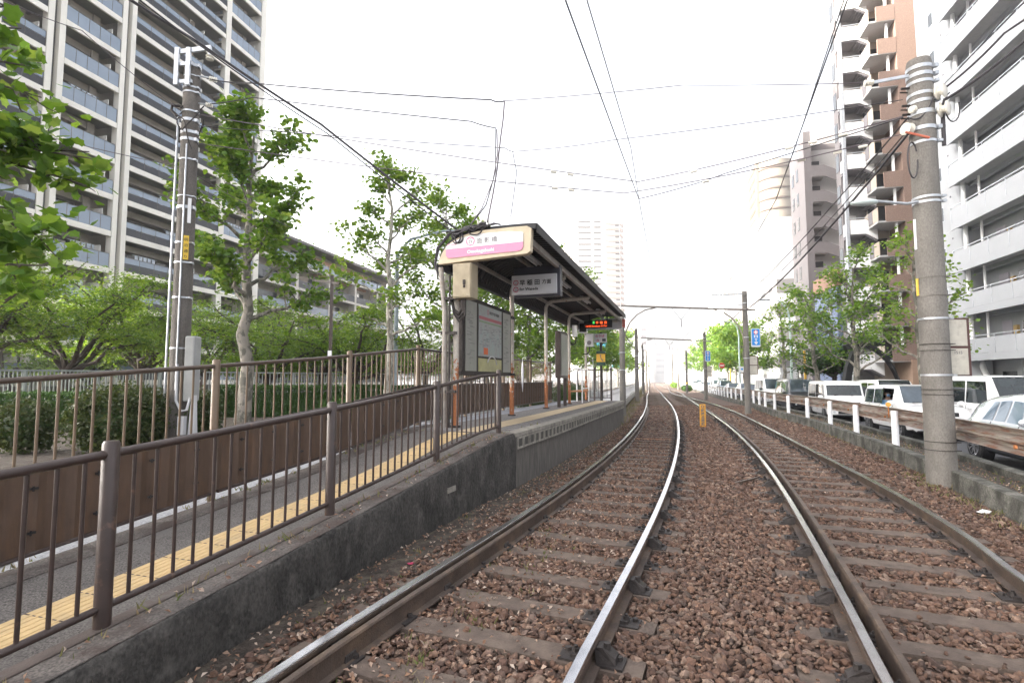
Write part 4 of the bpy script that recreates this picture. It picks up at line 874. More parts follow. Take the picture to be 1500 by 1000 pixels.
# hedges and bushes
def shrub(name, lo, hi, n, ls, leaf, label, cat, ang=0, group=None, rough=.12, rnd=False):
    lo, hi = Vector(lo), Vector(hi); c = (lo+hi)/2; c.z = lo.z; root = empty(name, c, ang, label, cat, group); sz = hi-lo
    n_ = n; U_ = RNG.uniform(-1, 1, (n_, 3))
    if rnd: U_ /= np.maximum(1e-6, np.linalg.norm(U_, axis=1))[:, None]; U_ *= RNG.uniform(.72, 1.05, n_)[:, None]; U_[:, 2] = U_[:, 2]*.5+.5; 
    else:
        f = RNG.integers(0, 5, n_); ax = np.array([0, 0, 1, 1, 2])[f]; sg = np.array([-1, 1, -1, 1, 1])[f]; U_[np.arange(n_), ax] = sg*RNG.uniform(.8, 1.03, n_); U_[:, 2] = U_[:, 2]*.5+.5
    P = U_*np.array([sz.x/2, sz.y/2, sz.z])+RNG.normal(0, rough*.3, (n_, 3))
    V, F = leafmesh(P, ls, 'quad', .8); o = npmesh('foliage', V, F, X[leaf]); o.parent = root
    m = MB(); k = .36
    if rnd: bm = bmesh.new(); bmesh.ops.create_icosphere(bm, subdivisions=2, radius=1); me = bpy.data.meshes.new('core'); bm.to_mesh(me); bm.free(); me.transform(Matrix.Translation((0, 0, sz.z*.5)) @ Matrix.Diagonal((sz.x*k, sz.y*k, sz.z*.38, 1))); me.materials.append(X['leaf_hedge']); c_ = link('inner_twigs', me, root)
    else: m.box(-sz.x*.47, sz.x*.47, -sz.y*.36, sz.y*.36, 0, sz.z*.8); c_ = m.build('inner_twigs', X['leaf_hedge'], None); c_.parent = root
    return root
STREET = R(14.5)
def hedge(px0, px1, Y, h, dpt, n, label, leaf='leaf_hedge'):
    a, b = at(px0, 556, Y), at(px1, 556, Y*1.0); L = (b-a).length; c = (a+b)/2
    shrub('hedge', (c.x-L/2, c.y-dpt/2, .1), (c.x+L/2, c.y+dpt/2, .1+h), n, .085, leaf, label, 'hedge', R(8), 'clipped hedges')
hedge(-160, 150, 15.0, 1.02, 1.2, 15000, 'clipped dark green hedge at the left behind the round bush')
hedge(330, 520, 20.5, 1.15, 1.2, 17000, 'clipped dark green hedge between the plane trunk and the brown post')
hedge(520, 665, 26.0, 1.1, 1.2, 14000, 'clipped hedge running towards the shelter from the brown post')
def bush(px, Y, w, h, n, label, leaf='leaf_bush', ls=.075): c = Vector(B(px, Y, .1)); shrub('bush', (c.x-w/2, c.y-w*.4, .1), (c.x+w/2, c.y+w*.4, .1+h), n, ls, leaf, label, 'bush', 0, 'rounded bushes', .25, True)
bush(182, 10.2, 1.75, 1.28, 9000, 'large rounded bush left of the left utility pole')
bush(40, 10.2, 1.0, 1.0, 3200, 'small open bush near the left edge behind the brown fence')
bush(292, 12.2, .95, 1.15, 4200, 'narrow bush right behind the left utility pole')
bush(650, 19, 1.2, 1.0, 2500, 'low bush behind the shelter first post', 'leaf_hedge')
bush(780, 24, 2.0, 1.3, 3500, 'low rounded bush behind the hanging umbrella')
bush(835, 27, 2.0, 1.3, 3000, 'low rounded bush behind the bench')
bush(500, 17.5, 1.3, .75, 2600, 'low light green bush at the foot of the brown post', 'leaf_hedge')
# grey picket railing behind the hedges
def picket(name, P0, P1, h, label, mat, n, zb=.1):
    P0, P1 = Vector(P0), Vector(P1); root = empty(name, P0, 0, label, 'railing'); m = MB()
    m.bar(P0+UP*h, P1+UP*h, .09, .06); put(m.build('top_rail', mat, None), root); m = MB(); m.bar(P0+UP*.15, P1+UP*.15, .05, .05); put(m.build('bottom_rail', mat, None), root)
    L = (P1-P0).length; m = MB()
    for i in range(n): p = P0.lerp(P1, i/n); m.bar(p+UP*.15, p+UP*(h-.03), .03, .03)
    o = m.build('pickets', mat, None); put(o, root)
    for i in range(int(L/2)+1): p = P0.lerp(P1, min(1, i*2/L)); m = MB(); m.bar(p, p+UP*(h-.03), .11, .09); put(m.build('post', mat, None), root)
picket('path_railing', B(-90, 16.6), B(250, 21.5), 1.72, 'grey green picket railing behind the left hedge', M('grey_green', (.24, .27, .25), .6), 60)
picket('path_railing', B(300, 22.5), B(690, 36), 1.72, 'grey picket railing running behind the hedge towards the shelter', M('grey_rail', (.33, .35, .34), .6), 95)
picket('path_railing', B(690, 36), B(905, 75), 1.3, 'long grey picket railing seen through the shelter', M('grey_rail2', (.4, .41, .41), .6), 95)
# ------------------------------------------------------------------ left utility pole
def P_(o, *a): return put(o, a[0])
pb = Vector(B(262, 10.5, -.1)); up_ = empty('utility_pole', pb, 0, 'tall concrete utility pole with steel bands and cables on the left', 'utility pole')
m = MB(); m.tube([pb, pb+UP*8.0], [.185, .15], 20); m.tube([pb+UP*8.0, pb+UP*8.03], [.15, .12], 20); put(m.build('shaft', X['concrete_dk'], None, 40), up_)
for z in (2.2, 3.2, 3.9, 4.3, 5.0, 5.25, 6.0, 6.4, 6.55, 6.8, 7.0, 7.4, 7.5, 7.75, 7.95):
    m = MB(); r = .188-.036*z/8.1; h = random.choice((.018, .03, .06)); m.tube([pb+UP*z, pb+UP*(z+h)], r+.006, 20); m.box(-.03, .03, -.03, .05, 0, h, Matrix.Translation(pb+UP*z+Vector((r, -.06, 0)))); put(m.build('band', X['galv'], None, 40), up_)
m = MB()
for dx in (-.2, .03): m.bar(pb+Vector((dx, -.2, 7.5)), pb+Vector((dx, -.2, 8.28)), .085, .05, (0, 1, 0))
m.bar(pb+Vector((-.22, -.17, 8.2)), pb+Vector((.46, -.17, 8.3)), .05, .09); m.bar(pb+Vector((-.22, -.17, 7.95)), pb+Vector((.1, -.17, 7.97)), .04, .07); m.bar(pb+Vector((-.22, -.17, 7.58)), pb+Vector((.1, -.17, 7.6)), .04, .07); m.bar(pb+Vector((.44, -.17, 8.32)), pb+Vector((.44, -.17, 8.12)), .04, .06)
put(m.build('crossarm', X['galv'], None), up_)
def insul(c, ax, par, r=.07, n=3, nm='insulator'):
    c, ax = Vector(c), Vector(ax).normalized(); m = MB(); pts_ = []; rr_ = []
    for i in range(n): 
        for dt, q in ((0, .5), (.3, 1), (.5, 1), (.7, .5)): pts_.append(c+ax*(i+dt)*r*.8); rr_.append(r*q)
    m.tube(pts_, rr_, 14); return put(m.build(nm, X['ceramic'], None, 40), par)
insul(pb+Vector((.44, -.17, 8.14)), (0, 0, -1), up_, .075, 2); insul(pb+Vector((.35, 0, 7.75)), (1, .1, -.15), up_, .05, 4); insul(pb+Vector((.3, .0, 7.2)), (1, .1, -.1), up_, .045, 4)
m = MB(); m.tube([pb+Vector((.15, 0, 7.8)), pb+Vector((.36, 0, 7.76))], .018, 6); m.tube([pb+Vector((.15, 0, 7.22)), pb+Vector((.32, 0, 7.2))], .018, 6); put(m.build('arm_rod', X['galv'], None), up_)
m = MB(); m.tube([pb+Vector((-.215, -.08, 1.2)), pb+Vector((-.20, -.08, 6.9))], .022, 8); m.tube([pb+Vector((.06, -.19, 1.4)), pb+Vector((.05, -.165, 6.3))], .016, 8); put(m.build('conduit', X['galv'], None, 60), up_)
m = MB(); rr = random.Random(8)
for k in range(9):
    a = rr.uniform(0, 6.28); z = rr.uniform(6.4, 7.3); r0 = .17; q = []
    for i in range(14): t = i/13; q.append(pb+Vector((math.cos(a+t*3)*(r0+.08*math.sin(t*7+k)), math.sin(a+t*3)*(r0+.05), z+.25*math.sin(t*5+k)-.5*t*(k % 2))))
    m.tube(q, .012, 5)
m.tube([pb+Vector((-.2, -.1, 6.9)), pb+Vector((-.3, -.15, 7.0)), pb+Vector((-.28, -.15, 7.12)), pb+Vector((-.15, -.12, 7.1))], .03, 6)
put(m.build('looped_cables', X['iron'], None, 60), up_)
m = MB(); m.box(-.045, .045, -.01, .01, -.24, .24, Matrix.Translation(pb+Vector((.12, -.155, 4.2))) @ Matrix.Rotation(R(28), 4, 'Z')); yl = m.build('yellow_label', flat('yellow', (.75, .5, .05)), None); put(yl, up_)
m = MB(); m.box(-.03, .03, -.006, .006, -.25, .25, Matrix.Translation(pb+Vector((.14, -.13, 4.95))) @ Matrix.Rotation(R(35), 4, 'Z')); put(m.build('white_label', X['white'], None), up_)
for i, ch in enumerate('明治通り'): text(ch, .075, X['black'], pb+Vector((.093, -.186, 4.33-i*.115)), (math.cos(R(28)), math.sin(R(28)), 0), UP, yl)
m = MB(); m.box(-.1, .1, -.12, .12, 1.18, 2.45, Matrix.Translation(pb+Vector((.29, -.06, 0)))); bx_ = m.build('equipment_box', M('box_grey', (.30, .305, .30), .5, var=.1), None, bevel=.03); put(bx_, up_)
m = MB(); m.tube([pb+Vector((.08, -.2, 1.9)), pb+Vector((.1, -.22, 1.2)), pb+Vector((.2, -.22, 1.0)), pb+Vector((.3, -.2, 1.02)), pb+Vector((.34, -.14, 1.35))], .025, 8); m.box(-.06, .06, -.05, .05, .55, .9, Matrix.Translation(pb+Vector((.22, -.2, 0)))); m.add([pb+Vector(q) for q in ((.28, -.15, .1), (.46, -.15, .1), (.40, -.15, 1.3), (.35, -.15, 1.3), (.28, -.05, .1), (.46, -.05, .1), (.40, -.05, 1.3), (.35, -.05, 1.3))], [(0, 1, 2, 3), (7, 6, 5, 4), (0, 4, 5, 1), (1, 5, 6, 2), (2, 6, 7, 3), (3, 7, 4, 0)]); put(m.build('lower_box', X['sign_gr'], None), up_)
# brown post with crossbar, blue grey lamp pole
bp_ = Vector(B(483, 17.5, .1)); r_ = empty('path_lamp', bp_, 0, 'slim dark brown post with a short crossbar behind the hedge', 'lamp post'); m = MB(); m.bar(bp_, bp_+UP*4.85, .09, .09); m.bar(bp_, bp_+UP*1.6, .13, .13); put(m.build('pole', X['brown'], None), r_)
m = MB(); m.bar(bp_+Vector((-.7, .35, 4.75)), bp_+Vector((.3, -.15, 4.55)), .07, .07); put(m.build('crossbar', X['brown'], None), r_); m = MB(); m.box(-.06, .06, -.08, -.05, 2.1, 2.35, Matrix.Translation(bp_)); put(m.build('notice', X['white'], None), r_)
lp = Vector(B(579, 26, .1)); r_ = empty('street_lamp', lp, 0, 'tall blue grey street lamp pole rising beside the slender plane tree', 'street lamp'); m = MB(); m.tube([lp, lp+UP*7.6, lp+UP*8.4+Vector((.6, .2, 0)), lp+UP*8.9+Vector((2.2, .5, 0)), lp+UP*9.0+Vector((4.6, .6, 0))], [.12, .09, .06, .05, .05], 10); put(m.build('pole', M('lamp_blue', (.34, .40, .45), .45), None, 50), r_)
q = lp+Vector((5.0, .6, 9.0)); m = MB(); m.box(-.55, .55, -.13, .13, -.06, .08, Matrix.Translation(q) @ Matrix.Rotation(R(-4), 4, 'Y')); put(m.build('lamp_head', X['steel_lt'], None, bevel=.05), r_)
# ------------------------------------------------------------------ apartment tower on the left
WALLG = M('tower_wall', (.27, .245, .212), .85, var=.1, scale=1.5); EDGE = M('tower_edge', (.76, .73, .67), .7, var=.06, scale=1.0, stretch=(1, 1, .3)); SOFF = M('tower_soffit', (.26, .25, .235), .9, var=.06, scale=1)
GLB = M('balcony_glass', (.20, .25, .32), .12, var=.08, scale=.6, spec=.7); LOUV = M('balcony_louvre', (.05, .052, .062), .5, var=.15, scale=3); WIN = glass('window_dark', (.04, .045, .05), .08); FRAME = flat('window_frame', (.10, .095, .09), .5)
TO = Vector((-32.4, 42.5, 0)); TU = Vector((math.sin(R(13)), math.cos(R(13)), 0)); TN = Vector((TU.y, -TU.x, 0))   # TN faces the tram line
def tp_(s, n, z): return TO+TU*s+TN*n+UP*z
class FB:
    """boxes in a facade frame: s along, n outward, z up"""
    def __init__(s, O, U_, N_): s.O, s.U, s.N = O, U_, N_; s.T = Matrix(((U_.x, N_.x, 0, O.x), (U_.y, N_.y, 0, O.y), (0, 0, 1, O.z), (0, 0, 0, 1)))
    def part(s, name, mat, boxes, parent, bevel=0):
        m = MB()
        for b in boxes: m.box(*b, T=s.T)
        return put(m.build(name, mat, None, bevel=bevel), parent)
tw = empty('apartment_tower', tp_(0, 0, 0), 0, 'tall apartment tower with stacked glass balconies and white slab edges on the left', 'apartment tower')
ft = FB(TO, TU, TN); FH = 3.0; NF = 20; ZT = 1.2
ft.part('wall', WALLG, [(-9.5, 17, -14, -1.9, 0, ZT+NF*FH)], tw)
COLS = [-9.2, -5.15, 0.45, 11.4, 16.6]
for c in COLS:
    if c in (11.4,): ft.part('column', EDGE, [(c-.33, c+.33, -.5, .05, 0, ZT+NF*FH)], tw)
    elif c == 16.6: ft.part('column', EDGE, [(c-.35, c+.45, -1.9, .05, 0, ZT+NF*FH), (c+.45, c+.75, -2.2, -.6, 0, ZT+NF*FH)], tw)
    else: ft.part('column', EDGE, [(c-.62, c-.2, -.5, .05, 0, ZT+NF*FH), (c+.2, c+.62, -.5, .05, 0, ZT+NF*FH)], tw); ft.part('column_back', FRAME, [(c-.2, c+.2, -.5, -.35, 0, ZT+NF*FH)], tw)
def bay(a, b, louvred, per, big):
    """builds the lowest balcony of a bay with its sub-parts, then copies it up the tower"""
    L = b-a; first = None
    m = MB(); m.box(a, b, -1.9, 0, 0, .2, T=ft.T); m.box(a, b, -.14, .03, -.16, .28, T=ft.T); sl = m.build('balcony', EDGE, None); put(sl, tw)
    m = MB(); m.box(a, b, -1.88, -.15, -.012, -.003, T=ft.T); put(m.build('soffit', SOFF, None), sl)
    m = MB(); k = max(2, int(round(L/per))); d = L/k
    for i in range(k): m.box(a+i*d+.02, a+(i+1)*d-.02, -.06, -.03, (.95 if louvred else .3), 1.42, T=ft.T)
    put(m.build('glass_panel', GLB, None), sl)
    m = MB(); m.box(a, b, -.08, -.01, 1.42, 1.46, T=ft.T)
    for i in range(k+1): m.box(a+i*d-.02, a+i*d+.02, -.07, -.02, .28, 1.42, T=ft.T)
    put(m.build('handrail', FRAME, None), sl)
    if louvred:
        m = MB(); 
        for j in range(8): m.box(a, b, -.055, -.035, .3+j*.078, .36+j*.078, T=ft.T)
        m.box(a, b, -.075, -.06, .29, .93, T=ft.T); put(m.build('louvre', LOUV, None), sl)
    # recessed wall: window, dark beam, partition
    w1 = a+L*.62; m = MB(); m.box(a+.4, w1, -1.94, -1.86, .25, 2.15, T=ft.T); put(m.build('window', WIN, None), sl)
    m = MB(); 
    for i in range(5): x = a+.4+(w1-a-.4)*i/4; m.box(x-.03, x+.03, -1.87, -1.83, .25, 2.15, T=ft.T)
    m.box(a+.4, w1, -1.87, -1.83, 2.1, 2.18, T=ft.T); put(m.build('window_frame', FRAME, None), sl)
    m = MB(); m.box(a, a+L*.7, -1.88, -1.2, 2.25, 2.8, T=ft.T); put(m.build('beam', WALLG, None), sl)
    m = MB(); p0 = a+L*(.74 if big else .86); m.box(p0, p0+.06, -1.9, -.25, .2, 2.0, T=ft.T); put(m.build('partition', M('partition', (.68, .66, .62), .7), None), sl)
    m = MB(); m.box(p0-.9, p0-.3, -1.88, -1.1, .2, 2.8, T=ft.T); put(m.build('pier', WALLG, None), sl)
    if big:
        m = MB(); m.box(p0+.35, b-.2, -1.94, -1.86, .25, 2.0, T=ft.T); put(m.build('side_window', WIN, None), sl)
    sl.location = (0, 0, ZT)
    sl.matrix_parent_inverse = Matrix.Translation(-tw.location)
    m = MB(); m.box(a+.45, a+.45+(w1-a)*.3, -1.85, -1.80, .3, 2.05, T=ft.T); cu = m.mesh('curtain'); cu.materials.append(M('curtain', (.55, .53, .48), .9))
    m = MB()
    for i in range(5): m.box(a+.8+i*.42, a+1.1+i*.42, -.9, -.86, 1.2+.1*(i % 3), 2.0, T=ft.T)
    m.bar(ft.T @ Vector((a+.6, -.88, 2.02)), ft.T @ Vector((a+3, -.88, 2.02)), .03, .03); ld_ = m.mesh('laundry'); ld_.materials.append(M('laundry', (.5, .55, .62), .9, var=.4, scale=2)); rq = random.Random(int(a*10)+90)
    for f in range(1, NF-1):
        c = sl.copy(); COL.objects.link(c); c.location = (0, 0, ZT+f*FH)
        for ch in list(sl.children): d_ = ch.copy(); COL.objects.link(d_); d_.parent = c
        if rq.random() < .6: q = bpy.data.objects.new('curtain', cu); COL.objects.link(q); q.parent = c; q.location = TU*rq.uniform(0, L*.3)
        if L > 4 and rq.random() < .35: q = bpy.data.objects.new('laundry', ld_); COL.objects.link(q); q.parent = c; q.location = TU*rq.uniform(0, L*.4)
def fixkids(o):
    for ch in o.children: ch.matrix_parent_inverse = Matrix.Identity(4)
_put = put
def put0(o, parent): o.parent = parent; return o
put_saved = put
def bays():
    global put
    put = lambda o, parent: put_saved(o, parent) if parent is tw else put0(o, parent)
    bay(-8.5, -5.8, True, 1.35, False); bay(-4.5, -.2, False, .95, False); bay(1.1, 11.05, True, 1.45, True); bay(11.75, 16.2, False, .95, False)
    put = put_saved
bays()
# added unseen block on tall piers, shaped for the sunlight: low sun reaches the trees below it but not the stop
F0 = FB(TO, TU, TN); sun_block = empty('apartment_tower', tp_(-30, 0, 0), 0, 'added unseen block on tall piers that shades the stop, beyond the left edge of the picture', 'apartment tower')
F0.part('wall', WALLG, [(-80, -10.5, -7, -1.9, 17, 62)], sun_block)
for s_ in (-12, -34, -56, -78): F0.part('pier', EDGE, [(s_-.6, s_+.6, -5.5, -4, 0, 17)], sun_block)
for f in range(6, 20, 2): F0.part('balcony', EDGE, [(-80, -10.5, -1.9, 0, 1.2+f*3, 2.6+f*3)], sun_block)
# lower block beyond
lb = empty('low_apartment_block', tp_(30, 0, 0), 0, 'six storey apartment block with a dark eave to the right of the tower', 'apartment block')
fl = FB(TO+TU*18, TU, TN); LBH = 18.6; EDG2 = M('low_block_edge', (.5, .47, .43), .7)
fl.part('wall', WALLG, [(0, 34, -12, -1.6, 0, LBH)], lb); fl.part('roof', flat('eave_dark', (.16, .15, .145), .7), [(-.3, 35, -13, .6, LBH, LBH+.35), (2, 33, -11, -1.2, LBH+.35, LBH+1.0)], lb)
fl.part('upper_wall', M('terracotta', (.36, .22, .16), .8, var=.15), [(12, 26, -1.6, -1.2, LBH-3.0, LBH-.5)], lb)
for c in (6.2, 13.5, 20.5, 27.5, 33.7): fl.part('column', EDG2, [(c-.25, c+.25, -1.0, .05, 0, LBH-3)], lb)
for f in range(6):
    z = .9+f*3.0
    for a, b in ((0, 6), (6.45, 13.25), (13.75, 20.25), (20.75, 27.25), (27.75, 33.4)):
        s_ = fl.part('balcony', EDG2, [(a, b, -1.6, 0, z, z+.16), (a, b, -.1, .03, z-.14, z+.2)], lb); q = fl.part('glass_panel', GLB if f % 2 else LOUV, [(a, b, -.06, -.03, z+.22, z+1.2)], s_); fl.part('window', WIN, [(a+.5, b-1.5, -1.62, -1.57, z+.2, z+2.2)], s_)
# ------------------------------------------------------------------ guardrail on the right
GW = -.22
gr = empty('guardrail', KERB.at(KERB.sY(8), GW, .05), 0, 'rusty corrugated steel guardrail on white posts along the road', 'guardrail')
gsec = [(0, .82), (-.03, .81), (-.10, .765), (-.10, .715), (-.015, .67), (-.015, .63), (-.10, .585), (-.10, .535), (-.03, .49), (0, .48), (.006, .484), (-.022, .497), (-.093, .54), (-.093, .58), (-.008, .625), (-.008, .675), (-.093, .72), (-.093, .76), (-.022, .803), (.006, .816)]
gsec = [(GW-.08+w, z+.05) for w, z in gsec]
s0, s1 = KERB.sY(1.5), KERB.sY(110)
sts = list(np.arange(s0, KERB.sY(40), .5))+list(np.arange(KERB.sY(40), s1, 2)); m = MB(); m.sweep(gsec, [KERB.frame(t) for t in sts]); put(m.build('beam', X['gr_beam'], None, 30), gr)
posts_y = []
t0 = KERB.sY(11.9); t = t0-2.9*3; pos = []
while KERB.xy(t)[1] < 95: pos.append(t); t += 2.9 if KERB.xy(t)[1] < 26 else 2.2
for t in pos:
    if abs(KERB.xy(t)[1]-8.4) < .5: continue
    m = MB(); m.tube([KERB.at(t, GW-.02, -.1), KERB.at(t, GW-.02, .80), KERB.at(t, GW-.02, .815)], [.068, .068, .06], 14); p = put(m.build('post', X['gr_post'], None, 40), gr)
    if KERB.xy(t)[1] < 30: m = MB(); m.tube([KERB.at(t+.1, GW+.12, .68), KERB.at(t+.1, GW+.145, .68)], .025, 8); put(m.build('bolt', X['rust'], None), gr)
rfl = KERB.at(t0+.13, GW+.05, .86); r_ = empty('reflector', rfl, 0, 'small orange round reflector on the guardrail top beside a white post', 'reflector'); m = MB(); d = KERB.dir(t0); dv = Vector((d.x, d.y, 0)); m.tube([rfl+Vector((0, 0, .09))-dv*.015, rfl+Vector((0, 0, .09))+dv*.015], .05, 14); put(m.build('lens', flat('reflector_orange', (.75, .38, .08), .25), None, 40), r_); m = MB(); m.bar(rfl+Vector((0, 0, -.2)), rfl+Vector((0, 0, .06)), .02, .02); put(m.build('stem', X['rust'], None), r_)
# weeds: grass blades in tufts (one mass)
tu = []
def tuft(p, n, h, sp):
    for _ in range(n): tu.append((p[0]+RNG.normal(0, sp), p[1]+RNG.normal(0, sp), p[2], h*RNG.uniform(.5, 1.3)))
for _ in range(200):
    Y = RNG.uniform(5, 45); tuft(KERB.at(KERB.sY(Y), -RNG.uniform(.17, .7), .04), RNG.integers(2, 9), .07, .07)
for _ in range(80):
    Y = RNG.uniform(5.5, 30); tuft(KERB.at(KERB.sY(Y), RNG.uniform(.03, .3), ZB), RNG.integers(2, 8), .06, .06)
for _ in range(34): tuft(KERB.at(KERB.sY(RNG.uniform(6.3, 9.3)), RNG.uniform(.05, .4), ZB), 8, .06, .06)
for _ in range(140):
    Y = RNG.uniform(2.2, 20); x0, x1 = wallX(Y), RL['a'].X(Y); tuft((x0+(x1-x0)*RNG.random(), Y, ZB), RNG.integers(2, 7), .035, .03)
for _ in range(60): Y = RNG.uniform(2.3, 6); tuft((RNG.uniform(RL['a'].X(Y)+.15, RL['a'].X(Y)+.8), Y, ZB), RNG.integers(2, 7), .045, .03)
for _ in range(70): s = RNG.uniform(1, 14); tuft(WALL.at(s, RNG.uniform(.16, .26), hp(s)), RNG.integers(2, 6), .05, .03)
for _ in range(60): s = RNG.uniform(1, 14); tuft(WALL.at(s, RNG.uniform(1.68, 1.8), hp(s)-.01), RNG.integers(3, 10), .04, .03)
for _ in range(420): Y = RNG.uniform(19, 90); tuft((RL['a'].X(Y)-RNG.uniform(.5, 1.3), Y, ZB), RNG.integers(4, 10), .16, .12)
for _ in range(150): Y = RNG.uniform(3, 12); tuft((wallX(Y)-RNG.uniform(2.7, 3.4), Y, .1), RNG.integers(3, 9), .09, .07)
tu = np.array(tu); n = len(tu); a = RNG.uniform(0, 6.28, n); w = .006+.004*RNG.random(n); lx = RNG.normal(0, .45, n)*tu[:, 3]; ly = RNG.normal(0, .45, n)*tu[:, 3]
V = np.zeros((n, 3, 3)); V[:, 0] = tu[:, :3]+np.stack([np.cos(a)*w, np.sin(a)*w, 0*a], 1); V[:, 1] = tu[:, :3]-np.stack([np.cos(a)*w, np.sin(a)*w, 0*a], 1); V[:, 2] = tu[:, :3]+np.stack([lx, ly, tu[:, 3]], 1)
o = npmesh('weeds', V.reshape(-1, 3), np.arange(n*3).reshape(n, 3), X['grass']); tag(o, 'thin green and dry weeds along the kerb, wall foot and track', 'weeds', None, 'stuff')
# ------------------------------------------------------------------ right utility pole
pr = Vector((6.80, 8.55, -.16)); ur = empty('utility_pole', pr, 0, 'thick concrete utility pole with white insulators standing at the kerb on the right', 'utility pole')
m = MB(); m.tube([pr, pr+UP*6.9, pr+UP*6.97, pr+UP*7.0], [.205, .18, .165, .08], 28); put(m.build('shaft', X['concrete'], None, 40), ur)
for z, h, mt in ((.55, .012, 'iron'), (.68, .012, 'iron'), (1.42, .012, 'iron'), (1.5, .01, 'iron'), (1.72, .03, 'galv'), (2.12, .01, 'iron'), (2.22, .012, 'iron'), (2.62, .03, 'galv'), (3.0, .01, 'concrete'), (3.3, .012, 'concrete'), (4.52, .035, 'galv'), (4.60, .035, 'galv'), (5.52, .04, 'galv'), (5.74, .06, 'galv'), (6.0, .07, 'galv'), (6.2, .05, 'galv'), (6.33, .05, 'galv'), (6.53, .05, 'galv'), (6.65, .06, 'galv'), (6.78, .06, 'galv')):
    m = MB(); r = .205-.025*z/6.9; m.tube([pr+UP*(z), pr+UP*(z+h)], r+.008, 28); m.box(-.03, .03, -.02, .05, 0, h, Matrix.Translation(pr+UP*z+Vector((.16, -.16, 0)))); put(m.build('band', X[mt], None, 40), ur)
insul(pr+Vector((.08, -.19, 6.30)), (.55, -.83, 0), ur, .115, 2); insul(pr+Vector((.13, -.17, 6.02)), (.6, -.8, 0), ur, .12, 2); insul(pr+Vector((-.2, -.02, 5.78)), (-1, -.2, 0), ur, .10, 2); insul(pr+Vector((-.17, -.08, 6.1)), (-1, -.2, -.3), ur, .06, 2)
m = MB(); m.bar(pr+Vector((-.15, 0, 6.72)), pr+Vector((-.7, .1, 6.66)), .03, .05); put(m.build('bracket_arm', X['galv'], None), ur); insul(pr+Vector((-.7, .1, 6.66)), (-1, .15, -.05), ur, .05, 4)
m = MB()
for z in (6.5, 6.2, 6.05): m.tube([pr+Vector((-.17, 0, z)), pr+Vector((-.3, .02, z))], .02, 6); m.tube([pr+Vector((-.17, .05, z-.05)), pr+Vector((-.3, .05, z-.05))], .012, 6)
put(m.build('eye_bolt', X['iron'], None), ur)
m = MB(); m.tube([pr+Vector((.22, -.15, 5.45)), pr+Vector((.23, -.15, 6.1)), pr+Vector((.26, -.18, 6.22))], .03, 8); m.tube([pr+Vector((.25, -.15, 6.25))+Vector((.14+.12*math.cos(a), 0, -.15+.25*math.sin(a))) for a in np.linspace(1.8, 6.6, 14)], .01, 6); m.tube([pr+Vector((-.2, -.12, 5.5))+Vector((-.08+.08*math.cos(a), 0, -.28+.3*math.sin(a))) for a in np.linspace(.5, 6.3, 16)], .012, 6); put(m.build('cable_loop', X['wire'], None, 60), ur)
m = MB(); m.tube([pr+Vector((-.05, -.2, 5.56)), pr+Vector((-.36, -.1, 5.7))], .018, 6); put(m.build('orange_clamp', flat('clamp_red', (.55, .16, .1)), None), ur)
m = MB(); m.tube([pr+Vector((-.16, -.05, 4.56)), pr+Vector((-.35, -.05, 4.52)), pr+Vector((-.85, 0, 4.58))], .025, 8); put(m.build('lamp_arm', X['galv'], None, 50), ur)
m = MB(); q = pr+Vector((-1.0, .02, 4.56)); T = Matrix.Translation(q) @ Matrix.Rotation(R(-4), 4, 'Y') @ Matrix.Diagonal((.24, .085, .055, 1)); bm = bmesh.new(); bmesh.ops.create_uvsphere(bm, u_segments=16, v_segments=10, radius=1); m.add([T @ v.co for v in bm.verts], [tuple(v.index for v in f.verts) for f in bm.faces]); bm.free(); put(m.build('lamp_head', M('lamp_shell', (.55, .62, .60), .35, var=.05), None, 60), ur)
m = MB(); m.box(-.02, .02, -.008, .008, 0, .5, Matrix.Translation(pr+Vector((-.196, .02, 3.78))) @ Matrix.Rotation(R(-80), 4, 'Z')); put(m.build('white_label', X['white'], None), ur)
m = MB(); m.box(-.02, .02, -.008, .008, 0, .28, Matrix.Translation(pr+Vector((-.198, .03, 3.02))) @ Matrix.Rotation(R(-80), 4, 'Z')); put(m.build('yellow_label', flat('yellow2', (.7, .5, .08)), None), ur)
def twinboard(pole, x, z0, w, h, par, y=-.02):
    m = MB(); m.box(x, x+w, y-.02, y+.04, z0, z0+2*h+.05, Matrix.Translation(pole)); f = m.build('board_frame', M('board_brown', (.09, .04, .035), .6), None); put(f, par)
    for k in range(2): m = MB(); m.box(x+.01, x+w-.05, y-.03, y-.015, z0+.02+k*(h+.02), z0+h+k*(h+.02), Matrix.Translation(pole)); put(m.build('board_face', M('board_cream', (.52, .49, .42), .6, var=.1, scale=9, col2=(.38, .35, .3), sc2=8), None), f)
    return f
b_ = twinboard(pr, .2, 1.72, .34, .44, ur)
text('1515', .07, X['ink'], pr+Vector((.26, -.052, 2.07)), (1, 0, 0), UP, b_)
